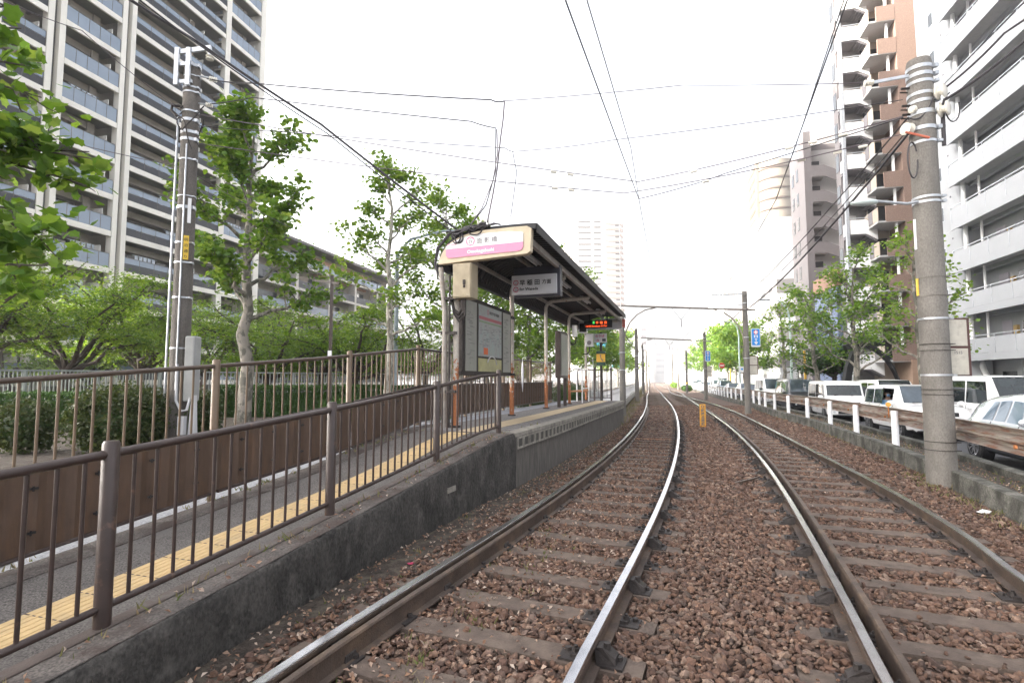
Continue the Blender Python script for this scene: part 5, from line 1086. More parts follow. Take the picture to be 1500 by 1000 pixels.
# ------------------------------------------------------------------ catenary poles, gantries
def ocs(px, Y, top, label, r=.125, boards=False, z=ZB): 
    p = Vector(B(px, Y, z)); e = empty('tram_wire_pole', p, 0, label, 'wire pole', 'concrete poles carrying the tram wires'); m = MB(); m.tube([p, p+UP*top], [r*1.1, r*.85], 14); put(m.build('shaft', X['concrete'], None, 40), e)
    m = MB()
    for z_ in (top*.45, top*.62, top*.9): m.tube([p+UP*z_, p+UP*(z_+.04)], r*1.08, 12)
    put(m.build('bands', X['galv'], None, 40), e)
    if boards: twinboard(p, r*.9, 1.9, .42, .42, e)
    return p, e
p1, e1 = ocs(1094.5, 25.5, 5.9, 'square looking concrete wire pole beside the larger blue cross sign', .135, True)
p2, e2 = ocs(912, 24.0, 4.6, 'pale concrete wire pole right at the end of the platform', .13)
p3, e3 = ocs(1033.5, 45, 5.7, 'concrete wire pole beside the smaller blue cross sign', .14, True)
p4, e4 = ocs(933, 41, 5.6, 'second pale wire pole beyond the platform end', .15)
p5, e5 = ocs(1006, 66, 5.3, 'slim far wire pole with a small yellow band on the right', .14); p6, e6 = ocs(993.5, 88, 7, 'far wire pole carrying a short crossarm', .16)
ocs(942, 60, 5.6, 'third wire pole in the far left row', .15); ocs(947, 84, 6.2, 'fourth wire pole in the far left row', .16); ocs(950.5, 115, 6.5, 'last wire pole in the far left row', .2); ocs(985, 120, 7.5, 'farthest wire pole on the right side', .2)
m = MB(); m.tube([p5+UP*1.15, p5+UP*1.35], .16, 12); put(m.build('yellow_band', flat('yel3', (.8, .55, .05)), None), e5)
def gantry(a, b, z, label, par=None):
    g = empty('wire_gantry', a+UP*z, 0, label, 'gantry'); m = MB(); m.tube([Vector((a.x, a.y, z)), Vector((b.x+.5, b.y, z))], .05, 8); put(m.build('beam', X['steel_lt'], None), g); d = (b-a); d.z = 0; d.normalize(); m = MB()
    for p, s in ((b, -1), (a, 1)):
        m.tube([Vector((p.x, p.y, z-1.7))+d*s*.1]+[Vector((p.x, p.y, 0))+d*s*(.1+1.7*(1-math.cos(t)))+UP*(z-1.7+1.66*math.sin(t)) for t in (.3, .6, .9, 1.2, 1.5)], .035, 6)
    put(m.build('brace', X['steel_lt'], None, 60), g); c = (a+b)/2; m = MB(); q = Vector((c.x-.2, c.y, z))
    m.tube([q+d*.5, q-UP*.55], .012, 5); m.tube([q-d*.5, q-UP*.55], .012, 5); m.tube([q-UP*.55, q-UP*.9], .02, 5); put(m.build('hanger', X['wire'], None), g)
gantry(p2, p1, 4.85, 'horizontal pipe gantry spanning both tracks at the platform end'); gantry(p4, p3, 4.75, 'second pipe gantry spanning both tracks further off')
m = MB(); m.bar(p1+Vector((-1.6, 0, 5.72)), p1+Vector((.1, 0, 5.78)), .05, .07); m.bar(p1+Vector((-.35, 0, 5.25)), p1+Vector((0, 0, 5.25)), .05, .05); put(m.build('crossarm', X['galv'], None), e1)
m = MB()
for k in range(7): m.tube([p1+Vector((-1.55+.2*k, 0, 5.74)), p1+Vector((-1.55+.2*k, 0, 5.86))], .035, 6)
put(m.build('insulator', X['ceramic'], None), e1)
def crosssign(p, w, h, label, px):
    e = empty('blue_sign', p, 0, label, 'sign', None); r = Vector((1, 0, 0)); n = Vector((0, -1, 0)); bb = board('sign_border', p, r, UP, n, rrect(-w*.57, w*.57, -h*.1, h*1.03, w*.14), .05, X['white'], e, 0); f = board('sign_face', p, r, UP, n, rrect(-w*.5, w*.5, 0, h, w*.12, only=('tl', 'tr')), .02, flat('sign_blue', (.02, .26, .72), .35), e, .012)
    m = MB(); k = 24; m.add([p+r*(w*.29*math.cos(6.283*i/k))+UP*(h*.80+w*.29*math.sin(6.283*i/k))+n*.016 for i in range(k)], [tuple(range(k))]); put(m.build('disc', flat('sign_red', (.75, .1, .08)), None), f)
    def sq(nm, x0, x1, z0, z1, mat, d): m = MB(); m.add([p+r*a+UP*b+n*d for a, b in ((x0, z0), (x1, z0), (x1, z1), (x0, z1))], [(0, 1, 2, 3)]); put(m.build(nm, mat, None), f)
    sq('cross', -w*.09, w*.09, h*.80-w*.25, h*.80+w*.25, X['white'], .02); sq('cross', -w*.25, w*.25, h*.80-w*.09, h*.80+w*.09, X['white'], .0225)
    sq('symbol', -w*.25, -w*.09, h*.46, h*.62, X['white'], .018); sq('symbol', w*.09, w*.25, h*.46, h*.62, X['white'], .018); sq('symbol', -w*.25, w*.25, h*.58, h*.62, X['white'], .021)
    sq('arrow_stem', -w*.05, w*.05, .12*h, .44*h, X['white'], .018); sq('arrow_bar', -w*.18, w*.18, .34*h, .375*h, X['white'], .02); m = MB(); m.add([p+r*a+UP*b+n*.02 for a, b in ((-w*.27, .2*h), (0, .03*h), (w*.27, .2*h))], [(0, 1, 2)]); put(m.build('arrow_head', X['white'], None), f)
    m = MB(); m.tube([p+UP*h*.2+Vector((0, .06, 0)), p+UP*h*.2+Vector((-.7, .06, 0)) if False else p+UP*h*.2+Vector((px, .06, 0))], .02, 6); m.tube([p+UP*h*.9+Vector((0, .06, 0)), p+UP*h*.9+Vector((px, .06, 0))], .02, 6); put(m.build('bracket', X['galv'], None), e)
crosssign(at(1107.5, 505.5, 25.4), .37, .78, 'larger blue sign with a red cross disc and white arrow on the near wire pole', -.35); crosssign(at(1037, 528, 44.6), .37, .8, 'smaller far blue sign with a red cross disc on the second wire pole', -.2)
# yellow marker between the tracks
mk = G(1030, 628, ZB); ym = empty('track_marker', mk, 0, 'upright orange marker board with black characters between the two tracks', 'marker'); r = Vector((1, 0, 0)); n = Vector((0, -1, 0)); mb_ = board('board', mk, r, UP, n, [(-.1, .08), (.1, .08), (.1, .83), (-.1, .83)], .02, M('marker_orange', (.72, .36, .05), .55, var=.15, scale=8, col2=(.5, .2, .06), thr=(.6, .7), sc2=9), ym, 0)
text('O', .14, X['ink'], mk+UP*.70+n*.003, r, UP, mb_, align='CENTER', bold=.004)
for i, ch in enumerate('転換点確認'): text(ch, .115, X['ink'], mk+UP*(.575-i*.112)+n*.003, r, UP, mb_, align='CENTER', bold=.003)
m = MB()
for x in (-.07, .07): m.bar(mk+r*x-UP*.05, mk+r*x+UP*.12, .03, .03)
put(m.build('leg', X['rust'], None), ym)
# ------------------------------------------------------------------ cars
def car(label, pos, rz, L, Wd, H, pm, style='van', cat='car', hood=.95, nose=1.0, glassm=None, open_win=False, two_tone=None, plate=True, group=None, detail=True):
    """faces +x; pos is the middle of the car on the road"""
    root = empty('parked_car' if False else 'car', pos, rz, label, cat, group); hx = L/2; w = Wd/2
    # stations x, zlow, zbelt, ztop, wbelt, wtop
    if style == 'van':
        ws0, ws1 = hx-hood, hx-hood-.55; S = [(-hx, .42, .95, H*.80, .88, .72), (-hx+.06, .30, .98, H*.93, .94, .78), (-hx+.35, .24, 1.0, H*.99, 1, .82), (-.3, .22, 1.0, H, 1, .83), (ws1, .22, 1.0, H*.985, 1, .80), (ws1+.12, .22, 1.0, H*.965, 1, .79), (ws0, .22, .99, 1.06*nose, 1, .86), (hx-.35, .22, .93, .99*nose, .98, .84), (hx-.1, .25, .82, .88*nose, .93, .78), (hx, .36, .70, .74*nose, .84, .70)]
    elif style == 'box':
        ws0, ws1 = hx-.75, hx-1.02; S = [(-hx, .40, .9, H*.88, .92, .82), (-hx+.05, .28, .95, H*.96, .97, .88), (-hx+.3, .22, .98, H, 1, .90), (-.2, .22, .98, H, 1, .91), (ws1-.1, .22, .98, H*.995, 1, .90), (ws1, .22, .98, H*.97, 1, .89), (ws0, .22, .97, 1.05*nose, 1, .92), (hx-.25, .22, .93, 1.01*nose, .99, .91), (hx-.06, .24, .86, .93*nose, .96, .88), (hx, .32, .72, .78*nose, .92, .84)]
    elif style == 'hiace':
        ws0, ws1 = hx-.42, hx-1.0; S = [(-hx, .42, 1.05, H*.9, .95, .82), (-hx+.05, .3, 1.08, H*.97, .98, .86), (-hx+.3, .25, 1.1, H, 1, .87), (0, .25, 1.1, H, 1, .87), (ws1, .25, 1.1, H*.985, 1, .85), (ws1+.1, .25, 1.1, H*.96, 1, .84), (ws0, .25, 1.08, 1.15, .98, .86), (hx-.15, .27, 1.0, 1.06, .95, .84), (hx-.03, .3, .85, .9, .9, .82), (hx, .38, .7, .74, .86, .78)]
    else:   # saloon or crossover
        ws0, ws1 = hx-1.12, hx-1.95; S = [(-hx, .42, .80, .90, .82, .70), (-hx+.08, .30, .88, .98, .9, .76), (-hx+.45, .24, .93, 1.06 if style == 'saloon' else H*.86, .97, .72), (-hx+1.0, .22, .94, H*.95, 1, .70), (-.25, .22, .93, H, 1, .71), (ws1, .22, .92, H*.985, 1, .70), (ws1+.1, .22, .92, H*.97, 1, .69), (ws0, .22, .91, .98, 1, .82), (hx-.5, .22, .86, .92, .97, .80), (hx-.12, .25, .74, .80, .9, .74), (hx, .36, .64, .68, .8, .66)]
    A = np.array(S); xs = A[:, 0]; XX = np.unique(np.concatenate([xs]+[np.linspace(xs[i], xs[i+1], 4) for i in range(len(xs)-1)]))
    def prm(x):
        v = [np.interp(x, xs, A[:, k]) for k in range(1, 6)]; return v[0], v[1], v[2], v[3]*w, v[4]*w
    def sec(x):
        zl, zb, zt, wb, wt = prm(x); h = zt-zb; r = min(.10, h*.25)
        return [(0, zl), (wb*.86, zl), (wb*.97, zl+.07), (wb, zl+.2), (wb*1.005, (zl+zb)/2), (wb*.985, zb-.06), (wb*.955, zb), (wb*.955+(wt-wb*.955)*(1-r/h*1.0), zt-r), (wt*.955, zt-r*.3), (wt*.86, zt), (0, zt+.02)]
    m = MB(); vs = []; k = None
    for x in XX:
        q = sec(x); k = len(q); vs += [(x, y, z) for y, z in q]+[(x, -y, z) for y, z in reversed(q[1:-1])]
    K_ = 2*k-2; fs = []
    x_d0, x_d1 = ws1-.95, ws1-.02
    for i in range(len(XX)-1):
        for j in range(K_):
            if open_win and j in (13,) and x_d0 < (XX[i]+XX[i+1])/2 < x_d1: continue
            fs.append((i*K_+j, i*K_+(j+1) % K_, (i+1)*K_+(j+1) % K_, (i+1)*K_+j))
    fs += [tuple(range(K_)), tuple(range((len(XX)-1)*K_, len(XX)*K_))]
    m.add(vs, fs); b = m.build('body', [pm, two_tone or X['car_dark']], None, 32); b.parent = root
    me = b.data
    for p in me.polygons:
        if p.center.z < (.30 if not two_tone else .66) and abs(p.center.x) < hx-.02: p.material_index = 1
    def P2(x, f, side, off=.008):
        """point on the glass zone: f 0 at belt, 1 near the roof"""
        zl, zb, zt, wb, wt = prm(x); h = zt-zb; r = min(.10, h*.25); y0, z0, y1, z1 = wb*.955, zb, wb*.955+(wt-wb*.955)*(1-r/h), zt-r
        return Vector((x, side*(y0+(y1-y0)*f+off), z0+(z1-z0)*f))
    gm = glassm or X['car_glass']
    def sidewin(x0, x1, side, sl0=0, sl1=0):
        m = MB(); n = 6; vs = []
        for i in range(n+1):
            t = i/n; xb = x0+(x1-x0)*t; xt = x0+sl0+(x1+sl1-x0-sl0)*t
            a = P2(xb, .06, side); c = P2(xt, .93, side); md = P2((xb+xt)/2, .5, side); vs += [a, md, c]
        m.add(vs, [(i*3+j, i*3+j+1, i*3+j+4, i*3+j+3) for i in range(n) for j in range(2)]); o = m.build('side_window', gm, None, 60); o.parent = root; return o
    nw = {'van': 3, 'box': 2, 'hiace': 3}.get(style, 3); xr = -hx+.28 if style in ('van', 'box', 'hiace') else -hx+1.0; span = (ws1+.08-xr)/nw
    for side in (-1, 1):
        for i in range(nw):
            a = xr+i*span+.05; c = xr+(i+1)*span-.03
            if open_win and side < 0 and i == nw-1: continue
            if not (open_win and side < 0 and i == nw-1): sidewin(a, c if i < nw-1 else c+.1, side, (.0 if i or style in ('box', 'van', 'hiace') else .22), (-.0 if i < nw-1 else -.16))
    # windscreen
    m = MB(); vs = []; n = 8
    for i in range(n+1):
        t = i/n; x = ws0-.03+(ws1+.06-ws0+.03)*t; zl, zb, zt, wb, wt = prm(x); hwid = (wt*.9)
        for j in range(9):
            u = -1+2*j/8; bow = .05*(1-u*u); vs.append((x+bow*.6+.008, u*hwid, zt+.012+bow*.15))
    m.add(vs, [(i*9+j, i*9+j+1, (i+1)*9+j+1, (i+1)*9+j) for i in range(n) for j in range(8)]); ws = m.build('windscreen', gm, None, 80); ws.parent = root
    if detail:
        m = MB(); x = ws0-.02; zt = prm(x)[2]; m.bar((x+.05, -.5*w, zt+.03), (x-.12, .25*w, zt+.10), .02, .015); m.bar((x+.05, .3*w, zt+.03), (x-.10, .85*w, zt+.10), .02, .015); q = m.build('wipers', X['black'], None); q.parent = ws
    # rear window
    # wheels
    wr = .31 if style != 'suv' else .35; ax = (hx-.80, -hx+.75)
    for x in ax:
        for side in (-1, 1):
            m = MB(); m.tube([(x, side*(w-.22), wr), (x, side*(w+.004), wr)], wr+.05, 24); q = m.build('wheel_arch', X['car_dark'], None, 40); q.parent = root
            wh = bpy.data.objects.new('wheel', None); COL.objects.link(wh); wh.parent = root; wh.location = (x, side*(w-.07), wr)
            m = MB(); m.tube([(0, -side*.13, 0), (0, -side*.11, 0), (0, side*.085, 0), (0, side*.10, 0)], [wr*.93, wr, wr, wr*.92], 26); q = m.build('tyre', X['tyre'], None, 40); q.parent = wh
            m = MB(); ns = 10; r0 = wr*.68; m.tube([(0, side*.09, 0), (0, side*.105, 0)], wr*.16, 12)
            for s_ in range(ns): a = 6.283*s_/ns; m.bar((0, side*.102, 0), (r0*math.cos(a), side*.106, r0*math.sin(a)), .034, .02, (0, 1, 0))
            kk = 24; m.add([(r0*q_*math.cos(6.283*i/kk), side*.108, r0*q_*math.sin(6.283*i/kk)) for q_ in (1.06, .92) for i in range(kk)], [(i, (i+1) % kk, kk+(i+1) % kk, kk+i) for i in range(kk)]); q = m.build('rim', X['rim'], None); q.parent = wh
    # lamps, grille, bumper, mirrors, plate, door seams and handles
    def fx(z, y):
        """front x for height z"""
        best = hx
        for x in np.linspace(hx, hx-1.2, 60):
            zl, zb, zt, wb, wt = prm(x)
            if zl+.0 <= z <= zt-.02 and abs(y) <= wb*(.97 if z < zb else .9): best = x; break
        return best
    hl = .72 if style in ('saloon', 'suv') else (.84 if style != 'hiace' else .88)
    for side in (-1, 1):
        m = MB(); vs = []
        for (y, z) in ((.52, hl-.09), (.88, hl-.06), (.90, hl+.09), (.56, hl+.05)): vs.append((fx(z, y*w)+.02-.10*max(0, y-.6), side*y*w, z))
        vs2 = [(x-.12, y, z) for x, y, z in vs]; m.add(vs+vs2, [(0, 1, 2, 3), (7, 6, 5, 4), (0, 4, 5, 1), (1, 5, 6, 2), (2, 6, 7, 3), (3, 7, 4, 0)]); q = m.build('headlight', X['lamp_gl'], None); q.parent = root
        m = MB(); zf = .42; x = fx(zf, .72*w); m.tube([(x-.04, side*.72*w, zf), (x+.012, side*.72*w, zf)], .05, 12); q = m.build('fog_lamp', X['lamp_gl'], None); q.parent = root
        mx = ws0-.14 if style != 'box' else ws0+.02; zm = prm(mx)[1]+.10
        m = MB(); T = Matrix.Translation((mx, side*(w+.13), zm)) @ Matrix.Diagonal((.07, .12, .085, 1)); bm = bmesh.new(); bmesh.ops.create_uvsphere(bm, u_segments=14, v_segments=8, radius=1); m.add([T @ v.co for v in bm.verts], [tuple(v.index for v in f.verts) for f in bm.faces]); bm.free(); m.bar((mx, side*w*.93, zm-.05), (mx, side*(w+.08), zm-.04), .05, .04); q = m.build('wing_mirror', pm if style != 'hiace' else X['car_dark'], None, 60); q.parent = root
        if detail:
            m = MB()
            for x in (ws1-.02+.12, ws1-1.0, ws1-1.95):
                if x > -hx+.5:
                    pts_ = [(x, side*(sec(x)[j][0]+.002), sec(x)[j][1]) for j in (3, 4, 5, 6)]
                    for a_, b__ in zip(pts_[:-1], pts_[1:]): m.bar(a_, b__, .012, .006, (1, 0, 0))
            q = m.build('door_seam', X['black'], None); q.parent = root
            for x in (ws1-.85, ws1-1.8):
                if x > -hx+.6: s_ = sec(x)[5]; m = MB(); m.bar((x, side*(s_[0]+.02), s_[1]-.06), (x+.2, side*(s_[0]+.02), s_[1]-.06), .025, .03); q = m.build('door_handle', pm, None); q.parent = root
    gx = fx(.62, 0); m = MB(); m.box(gx-.12, gx+.012, -w*.48, w*.48, hl-.10, hl+.02); q = m.build('grille', X['car_dark'], None, bevel=.01); q.parent = root
    m = MB(); gx = fx(.36, 0)
    m.box(gx-.2, gx+.02, -w*.55, w*.55, .33, .45); q = m.build('lower_grille', X['car_dark'], None, bevel=.01); q.parent = root
    m = MB(); m.box(hx+.012, hx+.03, -.17, .17, .50, .66); q = m.build('number_plate', X['white'], None); q.parent = root
    m = MB(); gx = fx(hl-.04, 0)
    for z in (hl-.075, hl-.03): m.box(gx+.005, gx+.02, -w*.46, w*.46, z, z+.015)
    q = m.build('grille_bar', X['chrome'], None); q.parent = root
    return root, prm, (ws0, ws1)
RZ = -.355
def lane(Y, w): return KERB.at(KERB.sY(Y), w, RZ)
def carat(label, Y, w, *a, **k):
    s = KERB.sY(Y); d = KERB.dir(s); return car(label, KERB.at(s, w, RZ), math.atan2(-d.y, -d.x), *a, **k)
SKYG = M('windscreen_sky', (.045,.06,.075), .02, 0, var=.6, scale=1.3, spec=.9)
carat('pale silver crossover with black lower cladding at the right edge', 11.95, -3.15, 4.4, 1.80, 1.55, X['p_silver'], 'suv', 'car', two_tone=X['p_black'], glassm=glass('glass_pale', (.16, .22, .28), .03))
rc, prm3, wsx = carat('white compact minivan with its driver window open behind the right pole', 19.2, -3.2, 4.25, 1.70, 1.68, X['p_white'], 'van', 'minivan', glassm=SKYG, open_win=True)
carat('white delivery van with a tall windscreen in the outer lane at the right edge', 18.4, -5.05, 4.7, 1.72, 1.98, X['p_white'], 'hiace', 'van', glassm=X['car_glass'])
carat('white square fronted minivan following the open windowed one', 26.7, -3.1, 4.2, 1.7, 1.80, X['p_white'], 'box', 'minivan')
carat('white estate car in the outer lane half hidden by the open windowed minivan', 27, -5.3, 4.6, 1.72, 1.86, X['p_white'], 'van', 'car')
carat('glossy black minivan behind the white square fronted one', 34.2, -3.0, 4.7, 1.76, 1.90, X['p_black'], 'van', 'minivan', glassm=SKYG)
carat('white high roofed van behind the black minivan', 41, -3.0, 4.2, 1.7, 1.97, X['p_white'], 'hiace', 'van', glassm=SKYG)
carat('silver saloon just right of the near wire pole', 47.5, -3.0, 4.4, 1.72, 1.48, X['p_silver'], 'saloon', 'saloon', glassm=SKYG)
carat('white saloon just left of the near wire pole', 54.5, -3.3, 4.5, 1.75, 1.5, X['p_white'], 'saloon', 'saloon', glassm=SKYG)
carat('silver grey saloon right of the smaller blue sign', 63, -3.2, 4.5, 1.75, 1.48, X['p_grey'], 'saloon', 'saloon', glassm=SKYG)
carat('pale blue grey minivan partly behind the second wire pole', 71, -3.2, 4.5, 1.75, 1.75, X['p_blue'], 'van', 'minivan', glassm=SKYG)
for i, (Y, w) in enumerate(((80, -3.2), (88, -2.8), (100, -3.2), (110, -5.8), (120, -3.2), (132, -5))):
    carat(('far white van ahead of the box truck', 'far white car low beside the box truck', 'far grey car following the far white van', 'far pale minivan in the outer lane', 'far silver car low behind the white rail', 'farthest white van in the queue')[i], Y, w, 4.5, 1.75, (1.9, 1.5, 1.5, 1.8, 1.5, 1.95)[i], (X['p_white'], X['p_white'], X['p_grey'], X['p_silver'], X['p_silver'], X['p_white'])[i], ('hiace', 'saloon', 'saloon', 'van', 'saloon', 'hiace')[i], ('van', 'car', 'car', 'minivan', 'car', 'van')[i], glassm=SKYG, detail=False)
# box truck
s = KERB.sY(92); d = KERB.dir(s); tr_ = empty('box_truck', KERB.at(s, -5.2, RZ), math.atan2(-d.y, -d.x), 'white box truck with a tall cargo body in the far queue', 'truck')
def rel(o, p=tr_): o.parent = p; return o
m = MB(); m.box(-3, .9, -1.05, 1.05, .75, 3.25); rel(m.build('cargo_box', X['p_white'], None, bevel=.03)); m = MB(); m.prism([(1.0, .5), (2.9, .5), (2.9, 1.25), (2.45, 2.25), (1.9, 2.4), (1.0, 2.4)], lambda a, b: Vector((a, -.95, b)), lambda a, b: Vector((a, .95, b))); rel(m.build('cab', X['p_white'], None, bevel=.04)); m = MB(); m.add([(2.905, -.82, 1.32), (2.905, .82, 1.32), (2.50, .8, 2.2), (2.50, -.8, 2.2)], [(0, 1, 2, 3)]); rel(m.build('windscreen', SKYG, None))
m = MB(); m.box(2.2, 2.93, -.97, .97, .4, .62); rel(m.build('bumper', X['car_dark'], None))
for sx in (1.9, -2):
    for sy in (-.9, .9): m = MB(); m.tube([(sx, sy-.1, .4), (sx, sy+.1, .4)], .4, 20); rel(m.build('wheel', X['tyre'], None, 40))
for sy in (-.65, .65): m = MB(); m.box(2.9, 2.94, sy-.15, sy+.15, .75, .95); rel(m.build('headlight', X['lamp_gl'], None))
m = MB()
for sy in (-1, 1): m.box(2.5, 2.6, sy*1.2-.1, sy*1.2+.1, 1.5, 1.9)
rel(m.build('wing_mirror', X['car_dark'], None))
# driver
Mw = Matrix.Translation(rc.location) @ Matrix.Rotation(rc.rotation_euler.z, 4, 'Z')
SKIN = M('skin', (.45, .27, .19), .55, var=.06); SHIRT = M('shirt_blue', (.22, .45, .72), .8, var=.1)
def person(label, org, rz, shirt, sit=True):
    e = empty('person', org, rz, label, 'person'); me = bpy.data.meshes.new('person'); bm = bmesh.new(); lay = bm.verts.layers.skin.verify()
    pts_ = dict(pel=((0, 0, 0), .15), ab=((0, 0, .2), .14), ch=((0, 0, .40), .15), nk=((0, 0, .56), .06), hd0=((.02, 0, .66), .075), hd1=((.02, 0, .76), .088), hd2=((.01, 0, .83), .06), sl=((0, .19, .47), .06), el=((.16, .24, .25), .045), wl=((.38, .17, .30), .035), sr=((0, -.19, .47), .06), er=((.16, -.24, .25), .045), wr=((.38, -.17, .30), .035), hl=((.1, .1, -.03), .085), kl=((.45, .12, .02), .065), fl=((.6, .12, -.3), .045), hr=((.1, -.1, -.03), .085), kr=((.45, -.12, .02), .065), fr=((.6, -.12, -.3), .045))
    V_ = {k: bm.verts.new(v[0]) for k, v in pts_.items()}
    for k, v in pts_.items(): V_[k][lay].radius = (v[1], v[1])
    V_['pel'][lay].use_root = True
    for a, b in ('pel ab', 'ab ch', 'ch nk', 'nk hd0', 'hd0 hd1', 'hd1 hd2', 'ch sl', 'sl el', 'el wl', 'ch sr', 'sr er', 'er wr', 'pel hl', 'hl kl', 'kl fl', 'pel hr', 'hr kr', 'kr fr') and [p.split() for p in ('pel ab', 'ab ch', 'ch nk', 'nk hd0', 'hd0 hd1', 'hd1 hd2', 'ch sl', 'sl el', 'el wl', 'ch sr', 'sr er', 'er wr', 'pel hl', 'hl kl', 'kl fl', 'pel hr', 'hr kr', 'kr fr')]: bm.edges.new((V_[a], V_[b]))
    bm.to_mesh(me); bm.free(); o = link('body', me, e, [SKIN, shirt]); o.modifiers.new('skin', 'SKIN'); su = o.modifiers.new('sub', 'SUBSURF'); su.levels = su.render_levels = 2
    dg = bpy.context.evaluated_depsgraph_get(); dg.update(); ev = bpy.data.meshes.new_from_object(o.evaluated_get(dg)); o.modifiers.clear(); o.data = ev; ev.materials.clear(); ev.materials.append(SKIN); ev.materials.append(shirt)
    for p in ev.polygons: p.use_smooth = True; p.material_index = 1 if p.center.z < .53 and p.center.x < .36 else 0
    m = MB(); bm = bmesh.new(); bmesh.ops.create_uvsphere(bm, u_segments=14, v_segments=10, radius=1); T = Matrix.Translation((-.01, 0, .79)) @ Matrix.Diagonal((.105, .095, .10, 1)); m.add([T @ v.co for v in bm.verts], [tuple(v.index for v in f.verts) for f in bm.faces]); bm.free(); h = m.build('hair', X['black'], None, 60); h.parent = e
    m = MB(); bm = bmesh.new(); bmesh.ops.create_uvsphere(bm, u_segments=12, v_segments=8, radius=1); T = Matrix.Translation((.085, 0, .69)) @ Matrix.Diagonal((.035, .06, .05, 1)); m.add([T @ v.co for v in bm.verts], [tuple(v.index for v in f.verts) for f in bm.faces]); bm.free(); h = m.build('mask', SHIRT, None, 60); h.parent = e
    for sy in (-.035, .035): m = MB(); m.tube([(.085, sy, .765), (.098, sy, .765)], .011, 8); h = m.build('eye', X['black'], None, 60); h.parent = e
    for sy in (-.09, .09): m = MB(); m.tube([(.0, sy*.9, .72), (.0, sy*1.08, .735), (-.005, sy*1.1, .77), (-.01, sy*.95, .785)], .014, 6); h = m.build('ear', SKIN, None, 60); h.parent = e
    return e
person('driver in a pale blue top and mask at the open window of the white minivan', Mw @ Vector((wsx[1]-1.05, -.54, .62)), rc.rotation_euler.z, SHIRT)
# inside of the open windowed car: a seat and an added dark backdrop block
m = MB(); zi = 1.02
m.box(wsx[1]-1.7, wsx[1]+.0, -.02, .7, .5, 1.5); m.box(wsx[1]-1.45, wsx[1]-1.3, -.72, -.25, .5, 1.3); q = m.build('seat', X['car_dark'], None, bevel=.03); q.parent = rc
# ------------------------------------------------------------------ buildings on the right (street frame: s along the street, n towards the street)
BU = Vector((math.sin(R(14.7)), math.cos(R(14.7)), 0)); BN = Vector((-BU.y, BU.x, 0))     # BN faces the tram line
def fbox(px, Y): p = at(px, 556, Y); return FB(Vector((p.x, p.y, -.2)), BU, BN)
WW = M('white_render', (.35, .36, .375), .8, var=.05, scale=1.2); WP = M('white_parapet', (.36, .37, .39), .6, var=.04, scale=1); GRY = M('soffit_grey', (.42, .42, .42), .9, var=.06)
BRK = M('brown_tile', (.20, .135, .108), .8, var=.10, scale=14, col2=(.25, .175, .14), thr=(.48, .6), sc2=18); BGE = M('beige_render', (.36, .31, .255), .85, var=.07, scale=1.5); STONE = M('tan_stone', (.34, .23, .165), .8, var=.08, scale=3)
PUR = M('mauve_grey', (.15, .137, .14), .8, var=.06, scale=1.5); PURL = M('pale_grey', (.36, .35, .345), .8, var=.06, scale=1.5); NAVY = M('navy_siding', (.12, .15, .23), .7, var=.1, scale=6, stretch=(.2, .2, 6))
# white apartment block with access balconies
F1 = fbox(1407, 33.9); wa = empty('white_apartment_block', F1.O, 0, 'white apartment block with rows of white panelled access balconies at the right edge', 'apartment block')
NFL = 11; FHH = 2.82; Z1 = 3.15
F1.part('wall', WW, [(-24, 0, -16, -1.5, 0, Z1+NFL*FHH), (0, 4.4, -16, -.55, 0, Z1+NFL*FHH)], wa); F1.part('pier', WW, [(-.25, .75, -1.5, -.56, 0, Z1+NFL*FHH)], wa)
m = MB()
for f in range(NFL): z = Z1+f*FHH; m.box(0, 4.41, -.56, -.545, z-.03, z, T=F1.T)
for s_ in (1.4, 2.9): m.box(s_, s_+.02, -.56, -.545, 0, Z1+NFL*FHH, T=F1.T)
put(m.build('wall_joints', GRY, None), wa)
def wcopy(objs, dz, n):
    for f in range(1, n):
        for o in objs:
            c = o.copy(); COL.objects.link(c); c.location = o.location+Vector((0, 0, dz*f))
            for ch in o.children: d_ = ch.copy(); COL.objects.link(d_); d_.parent = c
sw = F1.part('stair_window', WIN, [(2.0, 2.55, -.57, -.53, Z1+.9, Z1+1.8)], wa); fw = put(MB().box(1.95, 2.6, -.565, -.535, Z1+.84, Z1+1.86, T=F1.T).build('window_frame', X['galv'], None), sw)
sb2 = F1.part('vent', X['ink'], [(1.0, 1.1, -.56, -.52, Z1+2.2, Z1+2.3)], wa)
bal = F1.part('balcony', WP, [(-24, 0, -1.5, 0, Z1-.16, Z1), (-24, 0, -.06, .03, Z1-.30, Z1+.12), (-.08, 0, -1.45, -.06, Z1+.12, Z1+1.05)], wa)
m = MB(); k = 13; d = 24/k
for i in range(k): m.box(-24+i*d+.015, -24+(i+1)*d-.015, -.05, -.015, Z1+.14, Z1+1.02, T=F1.T)
put(m.build('parapet_panel', WP, None), bal); m = MB()
for i in range(k+1): m.box(-24+i*d-.02, -24+i*d+.02, -.06, .0, Z1+.12, Z1+1.2, T=F1.T)
m.box(-24, 0, -.05, -.01, Z1+1.16, Z1+1.21, T=F1.T); put(m.build('handrail', X['galv'], None), bal)
m = MB()
for s_ in (-.55, -1.75): q = F1.T @ Vector((s_, -.75 if s_ < -1 else -.5, 0)); m.tube([Vector((q.x, q.y, F1.O.z+Z1)), Vector((q.x, q.y, F1.O.z+Z1+FHH-.16))], .07 if s_ < -1 else .12, 12)
put(m.build('drain_pipe', X['white'], None, 50), bal)
put(MB().box(-24, 0, -1.48, -.08, Z1+FHH-.175, Z1+FHH-.163, T=F1.T).build('soffit', GRY, None), bal); put(MB().box(-24, 0, -1.2, -.95, Z1+FHH-.4, Z1+FHH-.18, T=F1.T).build('beam', WW, None), bal)
